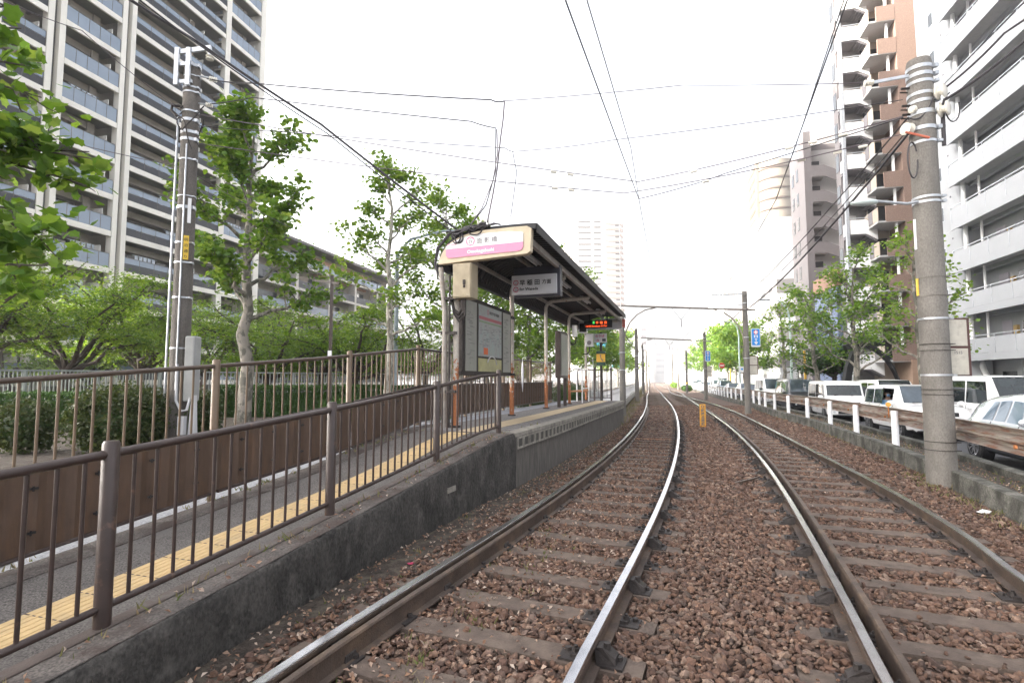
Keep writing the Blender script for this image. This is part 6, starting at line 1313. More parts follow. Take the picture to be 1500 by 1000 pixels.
for s_ in np.arange(-1.75, -22, -4.6): put(MB().box(s_-.9, s_, -1.52, -1.46, Z1+.05, Z1+2.05, T=F1.T).build('door', M('door_lilac', (.40, .37, .42), .5, var=.05), None), bal); put(MB().box(s_-1.5, s_-1.2, -1.52, -1.35, Z1+1.1, Z1+1.7, T=F1.T).build('meter_box', M('ochre', (.55, .36, .12), .5), None), bal); put(MB().box(s_-2.9, s_-1.8, -1.52, -1.46, Z1+.9, Z1+1.9, T=F1.T).build('window', WIN, None), bal)
wcopy([sw, sb2, bal], FHH, NFL)
F1.part('garage', GRY, [(-24, -3.2, -1.45, -1.2, 0, .02)], wa); F1.part('garage_opening', X['car_dark'], [(-22, -4.2, -1.56, -1.44, .1, 1.95)], wa); F1.part('shutter', X['sign_gr'], [(-22, -4.2, -1.5, -1.3, 1.95, 2.55)], wa); F1.part('pillar', WW, [(-.9, .1, -1.3, -.2, 0, Z1-.3), (-3.9, -3.5, -1.44, -1.1, 0, Z1-.2)], wa)
F1.part('low_window', WIN, [(.9, 3.2, -.56, -.5, 1.5, 2.2)], wa); F1.part('louvre_window', WIN, [(-3.2, -1.6, -1.52, -1.4, 1.2, 2.2)], wa); q = F1.T @ Vector((-1.2, -.8, 0)); m = MB(); m.tube([q+UP*.1, q+UP*2.0, q+UP*2.3+BN*.05+BU*.15, q+UP*2.9+BU*.5], .16, 12); put(m.build('duct', X['white'], None, 50), wa)
# brown tiled block: its front stands across the street line
F2 = fbox(1309, 43.5); bb_ = empty('brown_apartment_block', F2.O, 0, 'brown tiled apartment block with corner balconies behind the white one', 'apartment block')
BFH = 2.9; BNF = 15; BZ = 3.3
F2.part('tile_wall', BRK, [(0, 6, -14, -1.45, BZ, BZ+BNF*BFH)], bb_); F2.part('side_wall', BGE, [(3.0, 6, -1.45, .05, 0, BZ+BNF*BFH)], bb_); F2.part('base_wall', STONE, [(-.1, 6, -14, -1.3, 0, BZ)], bb_)
b_ = F2.part('balcony', GRY, [(0, 3.0, -1.44, .55, BZ-.14, BZ)], bb_); put(MB().box(-.02, .12, -1.44, -.05, BZ-.1, BZ+1.25, T=F2.T).build('parapet', BRK, None), b_); put(MB().box(.12, 2.9, .45, .5, BZ+.05, BZ+1.2, T=F2.T).build('side_parapet', BGE, None), b_); put(MB().box(1.2, 2.0, .5, .54, BZ+.1, BZ+1.15, T=F2.T).build('side_grille', X['ink'], None), b_)
put(MB().box(.3, .5, -1.0, -.85, BZ, BZ+BFH-.15, T=F2.T).build('drain_pipe', X['white'], None), b_); put(MB().box(2.97, 3.03, -1.2, .2, BZ+.1, BZ+2.1, T=F2.T).build('window', WIN, None), b_)
wn = F2.part('window_box', BGE, [(-.05, .02, -4.6, -3.0, BZ+.5, BZ+1.9)], bb_); put(MB().box(-.06, -.04, -4.4, -3.2, BZ+.7, BZ+1.7, T=F2.T).build('window', WIN, None), wn)
wcopy([b_, wn], BFH, BNF)
# slender tower with an outside stair
F3 = fbox(1258, 46.0); st = empty('stair_tower', F3.O, 0, 'narrow tower with white outside stair landings left of the brown block', 'apartment building')
SFH = 2.95; SNF = 15; SZ = 2.6
F3.part('wall', M('tower_dark', (.20, .19, .19), .8, var=.1), [(1.6, 2.9, -1.95, 0, 0, SZ+SNF*SFH)], st); F3.part('street_wall', PUR, [(1.7, 2.9, 0, .12, 0, SZ+SNF*SFH)], st); F3.part('steel_post', X['galv'], [(-.15, .12, .2, .45, 0, SZ+SNF*SFH)], st)
ld = F3.part('landing', X['white'], [(-.1, 0, -1.05, .15, SZ, SZ+1.25)], st)
m = MB(); m.prism([(-1.05, SZ), (-1.05, SZ+1.25), (-1.95, SZ+.7), (-1.95, SZ-.55)], lambda a, b: F3.T @ Vector((-.1, a, b)), lambda a, b: F3.T @ Vector((0, a, b))); put(m.build('stair_panel', X['white'], None), ld)
m = MB(); m.box(0, 1.6, -1.05, .15, SZ-.12, SZ+.02, T=F3.T)
for i in range(5): m.box(0, 1.5, -1.05-.18*(i+1), -1.05-.18*i, SZ-.12-.11*(i+1), SZ-.02-.11*i, T=F3.T)
put(m.build('stair', X['ink'], None), ld); put(MB().box(.1, 1.5, .12, .2, SZ+.1, SZ+1.2, T=F3.T).build('side_panel', WP, None), ld); put(MB().box(1.55, 1.6, -.9, -.1, SZ+.1, SZ+2.1, T=F3.T).build('door', PURL, None), ld)
put(MB().box(-.07, -.03, -1.9, .1, SZ+1.4, SZ+1.46, T=F3.T).build('handrail', X['galv'], None), ld)
sw3 = F3.part('window', WIN, [(1.95, 2.75, .12, .16, SZ+.6, SZ+2.2)], st)
wcopy([ld, sw3], SFH, SNF)
# navy house, mauve block with slanting stair bands
F4 = fbox(1231, 50); nh = empty('navy_house', F4.O, 0, 'small navy sided house with a brown roof parapet beside the stair tower', 'house'); F4.part('wall', NAVY, [(0, 7, -5, 0, 0, 10.6)], nh); F4.part('roof', flat('brown_roof', (.22, .12, .08), .6), [(-.1, 7, -5, .1, 10.6, 12.2)], nh); 
for z in (2.4, 5.2, 8.0): w_ = F4.part('window', WIN, [(-.03, 0, -2.2, -1.2, z, z+1.4)], nh); put(MB().box(-.05, -.02, -2.3, -1.1, z-.06, z, T=F4.T).build('window_sill', X['white'], None), w_); F4.part('window', WIN, [(1.5, 2.6, 0, .04, z, z+1.4)], nh)
F5 = fbox(1190, 59); mv = empty('mauve_apartment_block', F5.O, 0, 'mauve grey apartment block with slanting stair parapets on its end wall', 'apartment block')
MFH = 2.92; MNF = 9; MZ = 1.2
F5.part('wall', PUR, [(1.5, 6.2, -6.4, 0, 0, MZ+MNF*MFH+1.4), (-.1, 1.5, -.75, 0, 0, MZ+MNF*MFH+2.4)], mv); F5.part('end_wall', PURL, [(1.2, 1.5, -4.7, -.75, 0, MZ+MNF*MFH+.6)], mv); F5.part('roof_house', PURL, [(2, 6, -6, -1.5, MZ+MNF*MFH+1.4, MZ+MNF*MFH+3.2)], mv); F5.part('corner_post', PUR, [(-.1, .1, -4.75, -4.55, 0, MZ+MNF*MFH)], mv)
sp_ = F5.part('landing', PUR, [(-.1, .05, -2.0, -.75, MZ, MZ+1.3)], mv); m = MB(); m.prism([(-2.0, MZ), (-2.0, MZ+1.3), (-4.6, MZ-.1), (-4.6, MZ-1.3)], lambda a, b: F5.T @ Vector((-.1, a, b)), lambda a, b: F5.T @ Vector((.05, a, b))); put(m.build('stair_parapet', PUR, None), sp_); put(MB().box(1.14, 1.2, -1.9, -.9, MZ+.1, MZ+2.2, T=F5.T).build('opening', WIN, None), sp_); put(MB().box(.05, 1.2, -2.0, -.75, MZ-.1, MZ+.04, T=F5.T).build('slab', PURL, None), sp_)
bl2 = F5.part('balcony', PUR, [(0, 1.5, -6.3, -4.8, MZ-.1, MZ+.9)], mv); put(MB().box(1.44, 1.49, -6.2, -4.9, MZ+.9, MZ+2.6, T=F5.T).build('window', WIN, None), bl2); put(MB().box(-.12, .0, -5.9, -5.2, MZ+1.0, MZ+1.6, T=F5.T).build('air_conditioner', X['white'], None), bl2)
swm = F5.part('window', WIN, [(2.5, 3.3, 0, .04, MZ+.5, MZ+2.0)], mv); swn = F5.part('window', WIN, [(4.4, 5.2, 0, .04, MZ+.5, MZ+2.0)], mv); wcopy([sp_, bl2, swm, swn], MFH, MNF)
# banded office, white tall block, cylinder tower, far towers
F6 = fbox(1143, 75); bo = empty('banded_office', F6.O, 0, 'low office with grey and white horizontal bands behind the right plane trees', 'office building')
OW = M('office_white', (.5, .5, .51), .7, var=.04); OG = M('office_grey', (.14, .135, .135), .8, var=.05)
F6.part('wall', OW, [(0, 22, -16, 0, 0, 17.2)], bo)
for z in (3.4, 7.0, 10.6, 14.0): bnd = F6.part('band', OG, [(-.05, 22.05, -16, .05, z, z+2.0)], bo); put(MB().box(3, 5.0, .05, .08, z+.7, z+1.3, T=F6.T).build('window', WIN, None), bnd); put(MB().box(8, 11.0, .05, .08, z+.7, z+1.3, T=F6.T).build('window', WIN, None), bnd)
for s_ in (4, 9, 14): F6.part('doorway', X['ink'], [(s_, s_+2.0, 0, .06, 0, 2.6)], bo)
F7 = fbox(1117, 97); wt = empty('white_block', F7.O, 0, 'tall plain white block left of the banded office', 'building'); F7.part('wall', M('block_white', (.27, .275, .285), .8, var=.04, scale=.4), [(0, 18, -16, 0, 0, 31.5)], wt)
for k in range(9): F7.part('window', X['ink'], [(4, 5.0, 0, .06, 2.5+k*3.1, 3.9+k*3.1)], wt); F7.part('window', X['galv'], [(12, 13.5, 0, .06, 2.5+k*3.1, 3.9+k*3.1)], wt)
cy = at(1140, 556, 165); cy.z = -.3; rt = empty('round_tower', cy, 0, 'far tall apartment tower with a rounded balcony front above the white block', 'apartment tower'); CRM = M('cream', (.17, .145, .115), .8, var=.04, scale=.5); CRB = M('cream_brown', (.06, .04, .028), .8, var=.05, scale=.5)
cf = FB(Vector(cy), BU, BN); cf.part('wall', CRM, [(-3, 12, -7.5, 5, 0, 70)], rt); m = MB(); m.tube([cy+BN*-1+BU*-1, cy+BN*-1+BU*-1+UP*69.5], 5.4, 32); put(m.build('round_front', CRM, None, 30), rt)
for k in range(20):
    z = 5+k*3.25; m = MB(); m.tube([cy-BN-BU+UP*z, cy-BN-BU+UP*(z+.5)], 5.7, 32); put(m.build('balcony_ring', CRB, None, 30), rt); cf.part('balcony', CRB, [(-3.4, -3, -7.2, -5.6, z, z+.45)], rt); cf.part('window', CRB, [(-2, 10, 5, 5.1, z+.8, z+2.4)], rt)
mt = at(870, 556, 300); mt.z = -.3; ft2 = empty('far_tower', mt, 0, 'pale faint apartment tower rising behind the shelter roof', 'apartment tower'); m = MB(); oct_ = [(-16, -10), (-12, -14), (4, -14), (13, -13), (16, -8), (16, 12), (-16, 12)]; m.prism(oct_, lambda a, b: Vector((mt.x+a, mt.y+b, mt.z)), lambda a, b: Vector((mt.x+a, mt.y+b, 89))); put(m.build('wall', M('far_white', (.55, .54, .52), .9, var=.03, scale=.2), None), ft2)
PINK = M('far_pink', (.36, .27, .23), .9, var=.05, scale=.3); FWIN = M('far_window_dark', (.06, .055, .05), .9)  # pink balconies and dark windows of the far tower
for k in range(26):
    z = 8+k*3.15; m = MB()
    for a, b in (((-15.5, -10.6), (-12, -14.2)), ((5, -14.3), (12.5, -13.4)), ((13.4, -13), (16.1, -8.2))): m.bar(Vector((mt.x+a[0], mt.y+a[1], z)), Vector((mt.x+b[0], mt.y+b[1], z)), .6, 1.1)
    put(m.build('balcony', PINK, None), ft2); m = MB(); m.box(-10, -3, -14.3, -13.9, z+.9, z+1.7, Matrix.Translation(mt)); m.box(-1.5, 2.5, -14.3, -13.9, z+.9, z+1.7, Matrix.Translation(mt)); m.box(10.5, 12.5, -14.0, -13.2, z-1.1, z-.5, Matrix.Translation(mt)); put(m.build('window', FWIN, None), ft2)
def farblock(px0, px1, Y, ytop, col, label, stripes=None, dp=14):
    a, b = at(px0, 556, Y), at(px1, 556, Y); zt = at(px0, ytop, Y).z; e = empty('far_building', ((a.x+b.x)/2, Y, -.3), 0, label, 'building', None); m = MB(); m.box(a.x, b.x, Y, Y+dp, -.4, zt); put(m.build('wall', col, None), e)
    k = 0
    if stripes:
        z = 5.0
        while z < zt-2 and k < 40:
            m = MB(); m.box(a.x+.4, b.x-.4, Y-.1, Y+.1, z, z+1.3); put(m.build('window_band', stripes, None), e); z += 3.4; k += 1
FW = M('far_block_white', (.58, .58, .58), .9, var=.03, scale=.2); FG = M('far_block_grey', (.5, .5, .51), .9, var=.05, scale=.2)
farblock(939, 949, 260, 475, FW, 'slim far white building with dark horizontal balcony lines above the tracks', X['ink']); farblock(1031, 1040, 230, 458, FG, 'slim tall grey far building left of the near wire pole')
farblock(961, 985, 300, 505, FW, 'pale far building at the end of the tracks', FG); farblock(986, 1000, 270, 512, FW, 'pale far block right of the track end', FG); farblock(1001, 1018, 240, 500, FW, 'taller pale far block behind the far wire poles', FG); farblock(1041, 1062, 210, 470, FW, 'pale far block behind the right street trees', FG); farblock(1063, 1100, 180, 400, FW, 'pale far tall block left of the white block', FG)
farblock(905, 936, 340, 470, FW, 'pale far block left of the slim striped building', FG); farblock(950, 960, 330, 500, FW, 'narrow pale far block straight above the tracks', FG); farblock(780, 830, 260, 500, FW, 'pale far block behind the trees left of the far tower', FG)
# cyan hoardings far left of the tracks
def hoard(px0, px1, y0, y1, Y, label):
    a, b = at(px0, y0, Y), at(px1, y1, Y); e = empty('hoarding', ((a.x+b.x)/2, Y, -.2), 0, label, 'hoarding'); m = MB(); m.box(a.x, b.x, Y, Y+.3, b.z, a.z); f = m.build('panel', M('cyan', (.12, .55, .78), .5, var=.06), None); put(f, e); m = MB(); m.box(a.x, b.x, Y-.05, Y, b.z+(a.z-b.z)*.45, b.z+(a.z-b.z)*.75); put(m.build('white_band', X['white'], None), f); m = MB()
    for x in (a.x+.3, b.x-.3): m.bar((x, Y+.2, -.2), (x, Y+.2, b.z+.1), .2, .2)
    put(m.build('post', X['galv'], None), e)
hoard(866, 897, 476, 508, 78, 'cyan and white hoarding behind the departure display'); hoard(897, 922, 518, 538, 130, 'smaller far cyan hoarding left of the platform end pole')
# left white picket rail beyond the platform, low wall
LW = [RL['a'].at(RL['a'].sY(y), 1.35, -.1) for y in (20.5, 24, 30, 40, 55, 75, 100, 140)]
lw = empty('track_wall', LW[0], 0, 'low concrete kerb wall beyond the platform on the left of the tracks', 'wall'); m = MB(); m.tube([p+UP*.1 for p in LW], .18, 6); put(m.build('wall', X['kerb_top'], None), lw)
wr_ = empty('white_rail', LW[0]+UP*.2, 0, 'white picket guardrail with a brown top rail beyond the platform', 'guardrail'); cv = Curve([tuple(p)[:2] for p in LW], 8); n = 80
m = MB(); m.tube([cv.at(t, .12, 1.06) for t in np.linspace(0, cv.L, 60)], .05, 6); put(m.build('top_rail', X['gr_beam'], None), wr_)
m = MB(); m.tube([cv.at(t, .12, .85) for t in np.linspace(0, cv.L, 60)], .04, 6); m.tube([cv.at(t, .12, .35) for t in np.linspace(0, cv.L, 60)], .04, 6); put(m.build('rail', X['white'], None), wr_)
for i in range(n): t = .3+.42*i if i < 60 else 25.5+(i-60)*2.0; m = MB(); p = cv.at(t, .12, 0); q = cv.at(t+.16, .12, 0); m.bar(p+UP*.62, q+UP*.62, .05, .78) if False else m.box(-.085, .085, -.03, .03, .1, 1.0, Matrix.Translation(p) @ Matrix.Rotation(cv.rot(t), 4, 'Z')); put(m.build('picket', X['gr_post'], None), wr_)
# white panel fence on the right, far
rw = empty('white_panel_fence', KERB.at(KERB.sY(68), -.1, .1), 0, 'white solid fence panels far along the right side of the tracks', 'fence'); m = MB(); m.sweep([(-.3, .0), (-.3, 1.0), (-.34, 1.0), (-.34, 0)], [KERB.frame(t) for t in np.arange(KERB.sY(66), KERB.sY(125), 3)]); put(m.build('panels', X['gr_post'], None), rw)
shrub('bush', (KERB.X(78)-2.0, 76.5, -.2), (KERB.X(78)-.6, 79.5, .75), 1200, .16, 'leaf_hedge', 'small clipped bush beside the far right rail', 'bush', 0, 'rounded bushes', .2, True)
shrub('bush', (KERB.X(110)-2.2, 108, -.2), (KERB.X(110)-.7, 112, 1.0), 800, .22, 'leaf_lt', 'tiny far bush beyond the clipped one at the right rail', 'bush', 0, 'rounded bushes', .2, True)
# ------------------------------------------------------------------ trees, lamps and signs on the right pavement
GRT = 'plane trees along the right hand pavement'
def TR(px, Y): return B(px, Y, -.2)
tree('plane_tree', TR(1350, 24), 8.3, 2.3, .17, 15, 1500, .15, 71, 'sparse plane tree with a mottled white trunk right beside the right utility pole', GRT, leaf='leaf_lt', z0=.3, sub=5, clump=.22, cone=.4)
tree('plane_tree', TR(1255, 29.5), 8.0, 2.8, .2, 16, 3000, .16, 72, 'full leaved plane tree in front of the stair tower and navy house', GRT, z0=.28, sub=6, clump=.28, cone=.4)
tree('plane_tree', TR(1202, 36), 7.9, 2.7, .2, 15, 2300, .17, 73, 'leaning plane tree in front of the mauve block', GRT, z0=.3, sub=6, clump=.3, cone=.4, lean=(-.8, 0))
tree('plane_tree', TR(1149, 45), 8.4, 2.4, .2, 14, 1100, .18, 74, 'thin plane tree in front of the banded office', GRT, leaf='leaf_lt', z0=.3, sub=5, clump=.3, cone=.5)
tree('evergreen_tree', TR(1222, 38), 6.2, 2.2, .2, 14, 6500, .17, 75, 'dense dark evergreen behind the black arch and the plane trunks', None, leaf='leaf_hedge', bark='bark_dk', style='cherry', z0=.3, shape='quad', clump=.45, sub=8)
for i, (px, Y, H) in enumerate(((1090, 66, 7.4), (1078, 74, 8.2), (1066, 84, 9), (1056, 95, 9.4), (1046, 108, 9.6), (1036, 124, 9.6), (1022, 145, 9.6))):
    tree('plane_tree', TR(px, Y), H, 3.8, .2, 15, 4200, .28, 80+i, ('nearest', 'second nearest', 'third nearest', 'fourth nearest', 'fifth nearest', 'sixth nearest', 'farthest')[i]+' of the row of street trees left of the white block', GRT, z0=.3, sub=6, clump=.55, cone=.25)
def lamp(px, Y, H, out, label, col=(.42, .52, .48)):
    p = Vector(TR(px, Y)); e = empty('street_lamp', p, 0, label, 'street lamp'); m = MB(); m.tube([p, p+UP*H*.8, p+UP*H*.92+Vector((out*.1, 0, 0)), p+UP*H*.985+Vector((out*.4, 0, 0)), p+UP*H+Vector((out, 0, 0))], [.11, .085, .07, .055, .05], 10); put(m.build('pole', M('lamp_green_'+str(px), col, .5, var=.05), None, 50), e); m = MB(); m.box(-.45, .45, -.12, .12, -.07, .07, Matrix.Translation(p+UP*H+Vector((out, 0, -.02)))); put(m.build('lamp_head', X['galv'], None, bevel=.05), e)
lamp(1160, 43, 8.2, -2.0, 'pale green street lamp with a curved arm reaching over the road'); lamp(1084, 62, 8.5, -1.8, 'second pale street lamp beside the small round blue mark sign'); 
def ypole(px, Y, H, label): p = Vector(TR(px, Y)); e = empty('yellow_pole', p, 0, label, 'pole', None); m = MB(); m.tube([p, p+UP*H], .09, 10); put(m.build('shaft', flat('ypole', (.62, .36, .03), .5), None, 50), e); m = MB(); m.tube([p+UP*H, p+UP*(H+.05)], .12, 10); put(m.build('cap', X['galv'], None), e)
ypole(1180, 42, 4.0, 'thin yellow pole on the pavement beside the leaning plane tree'); ypole(1070, 70, 4.6, 'thin yellow pole among the far row of street trees')
def rsign(px, Y, H, label, shape, mat, w=.6):
    p = Vector(TR(px, Y)); e = empty('road_sign', p, 0, label, 'road sign'); m = MB(); m.tube([p, p+UP*H], .045, 8); put(m.build('pole', X['galv'], None), e); m = MB()
    if shape == 'disc': m.tube([p+UP*(H-.3)+Vector((.3, -.06, 0)), p+UP*(H-.3)+Vector((.3, -.03, 0))], w/2, 24)
    else: m.box(.03, w, -.06, -.03, H-.62, H, Matrix.Translation(p))
    f = put(m.build('face', mat, None, 40), e); m = MB(); m.box(.3-w*.36, .3+w*.36, -.075, -.06, H-.36, H-.24, Matrix.Translation(p)) if shape == 'disc' else m.box(.2, .42, -.075, -.06, H-.4, H-.2, Matrix.Translation(p)); put(m.build('mark', X['white'] if shape == 'disc' else flat('mark_blue', (.03, .3, .7)), None), f)
rsign(1054, 60, 3.6, 'round red no entry sign on a pale pole among the far trees', 'disc', flat('no_entry', (.65, .05, .06)), .62); rsign(1083, 60.5, 3.2, 'pale square sign with a blue mark beside the near wire pole', 'sq', X['white'], 1.3)
# dark arch sculpture in front of the brown block
ac = Vector(TR(1300, 33)); ae = empty('arch', ac, 0, 'black steel pointed arch standing before the brown block', 'arch'); m = MB()
m.sweep([(-.16, -.16), (-.16, .16), (.16, .16), (.16, -.16)], [(lambda w, z, q=q, t=t: ac+Vector((q[0]*(1+w*.12), z, q[1]+w*math.sin(t)))) for q, t in [((2.6*math.cos(t)-1.7, 3.9*math.sin(t)), t) for t in np.linspace(0, 1.9, 14)]]); put(m.build('curved_beam', X['car_dark'], None, 40), ae)
m = MB(); m.sweep([(-.2, -.16), (-.2, .16), (.2, .16), (.2, -.16)], [(lambda w, z, q=q: ac+Vector((q[0]+w, z, q[1]))) for q in ((-2.7, 0), (-2.6, 1.3), (-2.35, 2.5), (-1.9, 3.5))]); put(m.build('second_beam', X['car_dark'], None), ae)
m = MB(); m.box(-4.5, 1.0, 2.6, 2.8, 0, 1.3, Matrix.Translation(ac)); o = m.build('stair_wall', PURL, None); tag(o, 'low pale wall of an entrance stair behind the black arch', 'wall')
# ------------------------------------------------------------------ overhead wires
def wire(pts_, r, label, mat='wire', sag=0.0, group=None, n=14):
    out = []; r = max(.0075, r*.8)
    for a, b in zip(pts_[:-1], pts_[1:]): q = swag(a, b, sag, n); out += q if not out else q[1:]
    m = MB(); m.tube(out, r, 5); o = m.build('overhead_wire', X[mat], None, 60); tag(o, label, 'wire', group); return o
def ctr(a, b, Y, z): return Vector(((RL[a].X(Y)+RL[b].X(Y))/2, Y, z))
for a, b, nm in (('a', 'b', 'platform side'), ('c', 'd', 'roadside')):
    wire([ctr(a, b, -6, 5.45), ctr(a, b, 11.3, 5.4), ctr(a, b, 25, 5.35), ctr(a, b, 43, 5.3), ctr(a, b, 70, 5.3), ctr(a, b, 120, 5.3)], .011, 'contact wire hanging over the '+nm+' track', sag=.02)
    wire([ctr(a, b, -6, 6.2)+Vector((.12, 0, 0)), ctr(a, b, 9.5, 5.75)+Vector((.05, 0, 0)), ctr(a, b, 11.3, 5.42)], .009, 'upper feeder wire dropping to the contact wire over the '+nm+' track', sag=.0)
pt = pb+UP*7.2; qt = pr
wire([pb+Vector((.1, 0, 7.0)), ctr('a', 'b', 11.2, 5.75), pr+Vector((-.2, 0, 6.05))], .013, 'span wire with insulators running from left pole to right pole', 'wire_lt', .06)
wire([pb+Vector((.1, 0, 6.4)), ctr('a', 'b', 11.2, 5.5)-Vector((.3, 0, 0)), pr+Vector((-.2, 0, 5.75))], .013, 'lower span wire crossing below the other from pole to pole', 'wire_lt', .08)
ins = empty('span_insulators', ctr('a', 'b', 11.2, 5.6)-Vector((1.6, 0, 0)), 0, 'small pale insulators strung on the span wires above the tracks', 'insulators'); m = MB()
def onseg(a, b, t): return Vector(a).lerp(Vector(b), t)
for A_, B_, ts in ((pb+Vector((.1, 0, 7.0)), ctr('a', 'b', 11.2, 5.75), (.80, .84)), (pb+Vector((.1, 0, 6.4)), ctr('a', 'b', 11.2, 5.5)-Vector((.3, 0, 0)), (.83, .87)), (ctr('a', 'b', 11.2, 5.75), pr+Vector((-.2, 0, 6.05)), (.25, .62, .7, .8)), (ctr('a', 'b', 11.2, 5.5), pr+Vector((-.2, 0, 5.75)), (.3, .66, .78, .86))):
    for t in ts: p = onseg(A_, B_, t)-UP*.07; d = (B_-A_).normalized()*.07; m.tube([p-d, p-d*.9, p+d*.9, p+d], [.012, .028, .028, .012], 8)
put(m.build('insulators', X['ceramic'], None, 40), ins)
wire([ctr('a', 'b', 11.3, 5.41), ctr('a', 'b', 11.3, 5.62)+Vector((1.0, -.2, 0)), ctr('a', 'b', 11.2, 5.75)+Vector((1.7, -.4, .02)), pr+Vector((-.3, 0, 6.0))], .013, 'pull-off arm and wire from the contact wire junction to the right pole', 'wire', .01)
# heavy cables
J1 = at(739, 148, 9.6); J2 = at(728, 190, 9.4); J3 = at(751, 222, 10.2)
wire([pb+Vector((.3, 0, 7.75)), at(370, 122, 10.3), J1+Vector((-.25, 0, .02)), J1], .016, 'thick rough cable from the left pole to the high junction above the shelter', 'wire', .03)
wire([pb+Vector((.3, 0, 7.2)), at(370, 143, 10.3), at(690, 178, 9.5), J2+Vector((-.02, 0, .03)), at(726, 250, 9.3), at(712, 300, 9.0), at(688, 330, 8.75)], .014, 'second thick cable bending down onto the shelter roof', 'wire', .015)
wire([pb+Vector((.2, 0, 6.75)), at(400, 192, 10.4), at(740, 217, 10.2), J3, at(757, 252, 10.2), at(748, 318, 10.1)], .011, 'third cable dropping behind the roof end', 'wire', .015)
wire([J1, at(737, 175, 9.6), at(733, 205, 9.5), at(728, 250, 9.3), at(722, 285, 9.1), at(714, 325, 8.8)], .018, 'twisted cable hanging from the high junction to the roof', 'wire_lt', .0)
wire([J2, at(729, 225, 9.3), at(722, 265, 9.2), at(706, 305, 9.0), at(690, 328, 8.75)], .012, 'thin twisted cable beside the hanging one', 'wire_lt', .0)
wire([J3, at(900, 205, 10.0), pr+Vector((-.3, 0, 6.3))], .009, 'long thin cable from above the roof to the right pole', 'wire', .03)
wire([J1, at(1000, 125, 9.6), pr+Vector((-.7, .1, 6.66))], .006, 'topmost thin wire across the sky to the right pole bracket', 'wire_lt', .02)
wire([at(100, -60, 5.2), at(290, 62, 7.2), at(470, 182, 8.2), SP(1.0, 1.35, 4.06)], .024, 'heavy black cable slanting from the upper left down to the shelter roof', 'wire', .015)
wire([at(130, -60, 5.0), at(300, 72, 7.0), at(480, 196, 8.1), SP(1.0, 1.4, 4.0)], .012, 'thin cable twisted along the heavy black one', 'wire', .02)
wire([at(-60, -30, 7.6), at(120, 45, 9.0), pb+Vector((-.1, 0, 7.0))], .007, 'thin wire from the top left to the left pole', 'wire_lt', .05)
wire([at(-40, 170, 8.0), pb+Vector((-.15, 0, 5.9)), at(450, 345, 13.0), at(640, 385, 20)], .008, 'thin low wire running behind the left pole to the trees', 'wire_lt', .05)
wire([pr+Vector((.25, -.17, 6.2)), pr+Vector((.9, -1.0, 6.75)), pr+Vector((2.6, -3.4, 7.6))], .030, 'heavy black cable rising from the right pole to the upper right corner', 'wire', .05)
wire([pr+Vector((.12, -.18, 6.3)), pr+Vector((.6, -.9, 6.85)), pr+Vector((2.2, -3.6, 8.0))], .022, 'second black cable rising from the upper insulator to the right', 'wire', .05)
wire([pr+Vector((.1, -.2, 6.32)), pr+Vector((.5, -1.0, 7.0)), pr+Vector((1.9, -3.6, 8.3))], .008, 'thin reddish wire beside the black cables to the upper right', 'wire', .03)
wire([pr+Vector((-.3, -.08, 5.68)), p1+Vector((0, -.1, 5.0))], .030, 'heavy black feeder from the right pole down to the near wire pole', 'wire', .28)
wire([pr+Vector((-.2, -.06, 5.85)), p1+Vector((0, -.1, 5.3))], .014, 'upper cable of the pair running to the near wire pole', 'wire', .2)
wire([pr+Vector((.08, -.2, 6.3)), pr+Vector((-.3, -.1, 5.95)), p1+Vector((-.1, -.1, 5.6))], .016, 'middle cable running from the upper insulator to the near wire pole', 'wire', .18)
wire([p1+Vector((0, 0, 5.2)), p3+Vector((0, 0, 5.2)), p5+Vector((0, 0, 5.0))], .025, 'feeder cable carried on along the row of right wire poles', 'wire', .3)
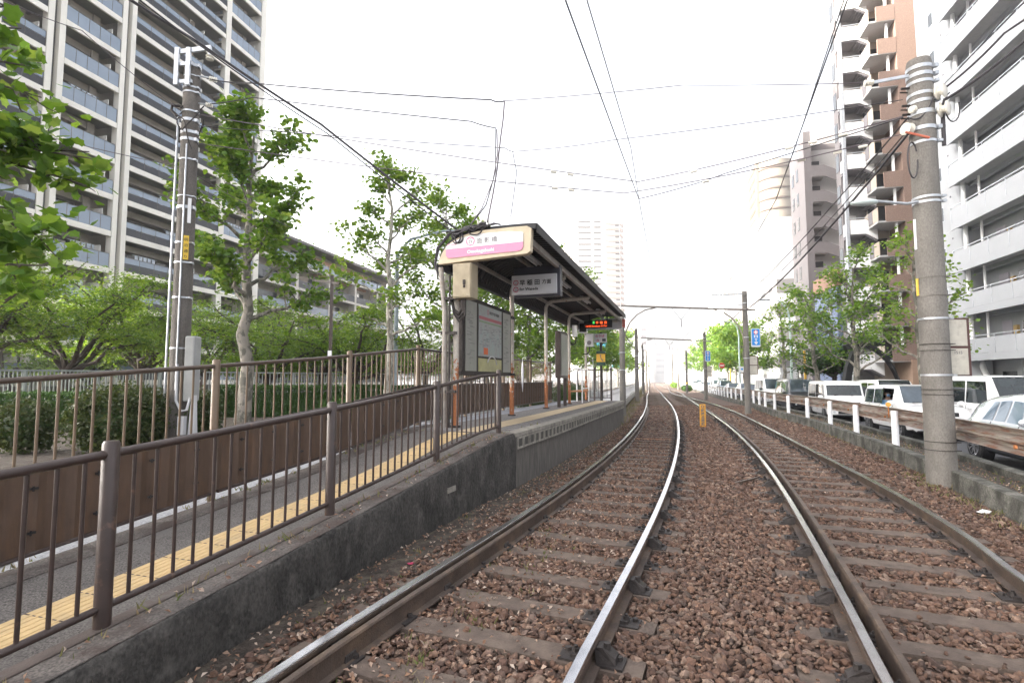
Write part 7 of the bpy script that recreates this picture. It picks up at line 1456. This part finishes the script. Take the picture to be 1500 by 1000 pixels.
wire([p2+Vector((.1, 0, 3.8)), p4+Vector((0, 0, 4.6)), at(940, 520, 60)], .03, 'sagging cable between the pale wire poles beyond the platform', 'wire', .35)
# ------------------------------------------------------------------ bits of rubbish, bond cable
def scrap(p, r, mat, label, flatz=.5, seed=1):
    rq = random.Random(seed); bm = bmesh.new(); bmesh.ops.create_icosphere(bm, subdivisions=2, radius=1); m = MB(); m.add([Vector(p)+Vector((v.co.x*r*rq.uniform(.5, 1.4), v.co.y*r*.7*rq.uniform(.5, 1.4), r*flatz+v.co.z*r*flatz*rq.uniform(.5, 1.4))) for v in bm.verts], [tuple(v.index for v in q.verts) for q in bm.faces]); bm.free(); tag(m.build('litter_scrap', mat, None), label, 'litter')
scrap(G(585, 797, ZB), .035, X['white'], 'crumpled white paper lying between wall and rail', .35, 3); scrap(G(602, 826, ZB), .03, X['crim'], 'small red wrapper lying beside the platform side rail', .3, 4); scrap(G(1442, 752, ZB), .075, X['white'], 'white rag lying at the foot of the kerb right of the pole', .3, 5); scrap(G(1217, 688, -.14)+Vector((0, 0, .2)) if False else KERB.at(KERB.sY(12.6), -.45, .04), .05, X['white'], 'flat white scrap on the verge between two guardrail posts', .25, 6)
q0, q1 = G(1072, 708, ZB+.03), G(1112, 700, ZB+.04); m = MB(); m.tube([q0, q0.lerp(q1, .5)+Vector((.05, -.06, .03)), q1+Vector((0, 0, .02))], .016, 6); tag(m.build('bond_cable', X['brown_rail'], None, 60), 'short brown bond cable beside the roadside track rail', 'cable')
# ------------------------------------------------------------------ air
def haze(dens):
    m = bpy.data.materials.new('haze_air'); m.use_nodes = True; N = m.node_tree.nodes; N.remove(N['Principled BSDF']); v = N.new('ShaderNodeVolumePrincipled'); v.inputs['Color'].default_value = (.95, .96, 1, 1); v.inputs['Density'].default_value = dens; v.inputs['Anisotropy'].default_value = .3
    m.node_tree.links.new(v.outputs[0], N['Material Output'].inputs['Volume']); mb = MB(); mb.box(-420, 420, -120, 620, -1.5, 96); o = mb.build('haze', m); tag(o, 'pale haze over the street thickening towards the far buildings', 'haze', None, 'stuff'); m.cycles.homogeneous_volume = True
haze(.0007)
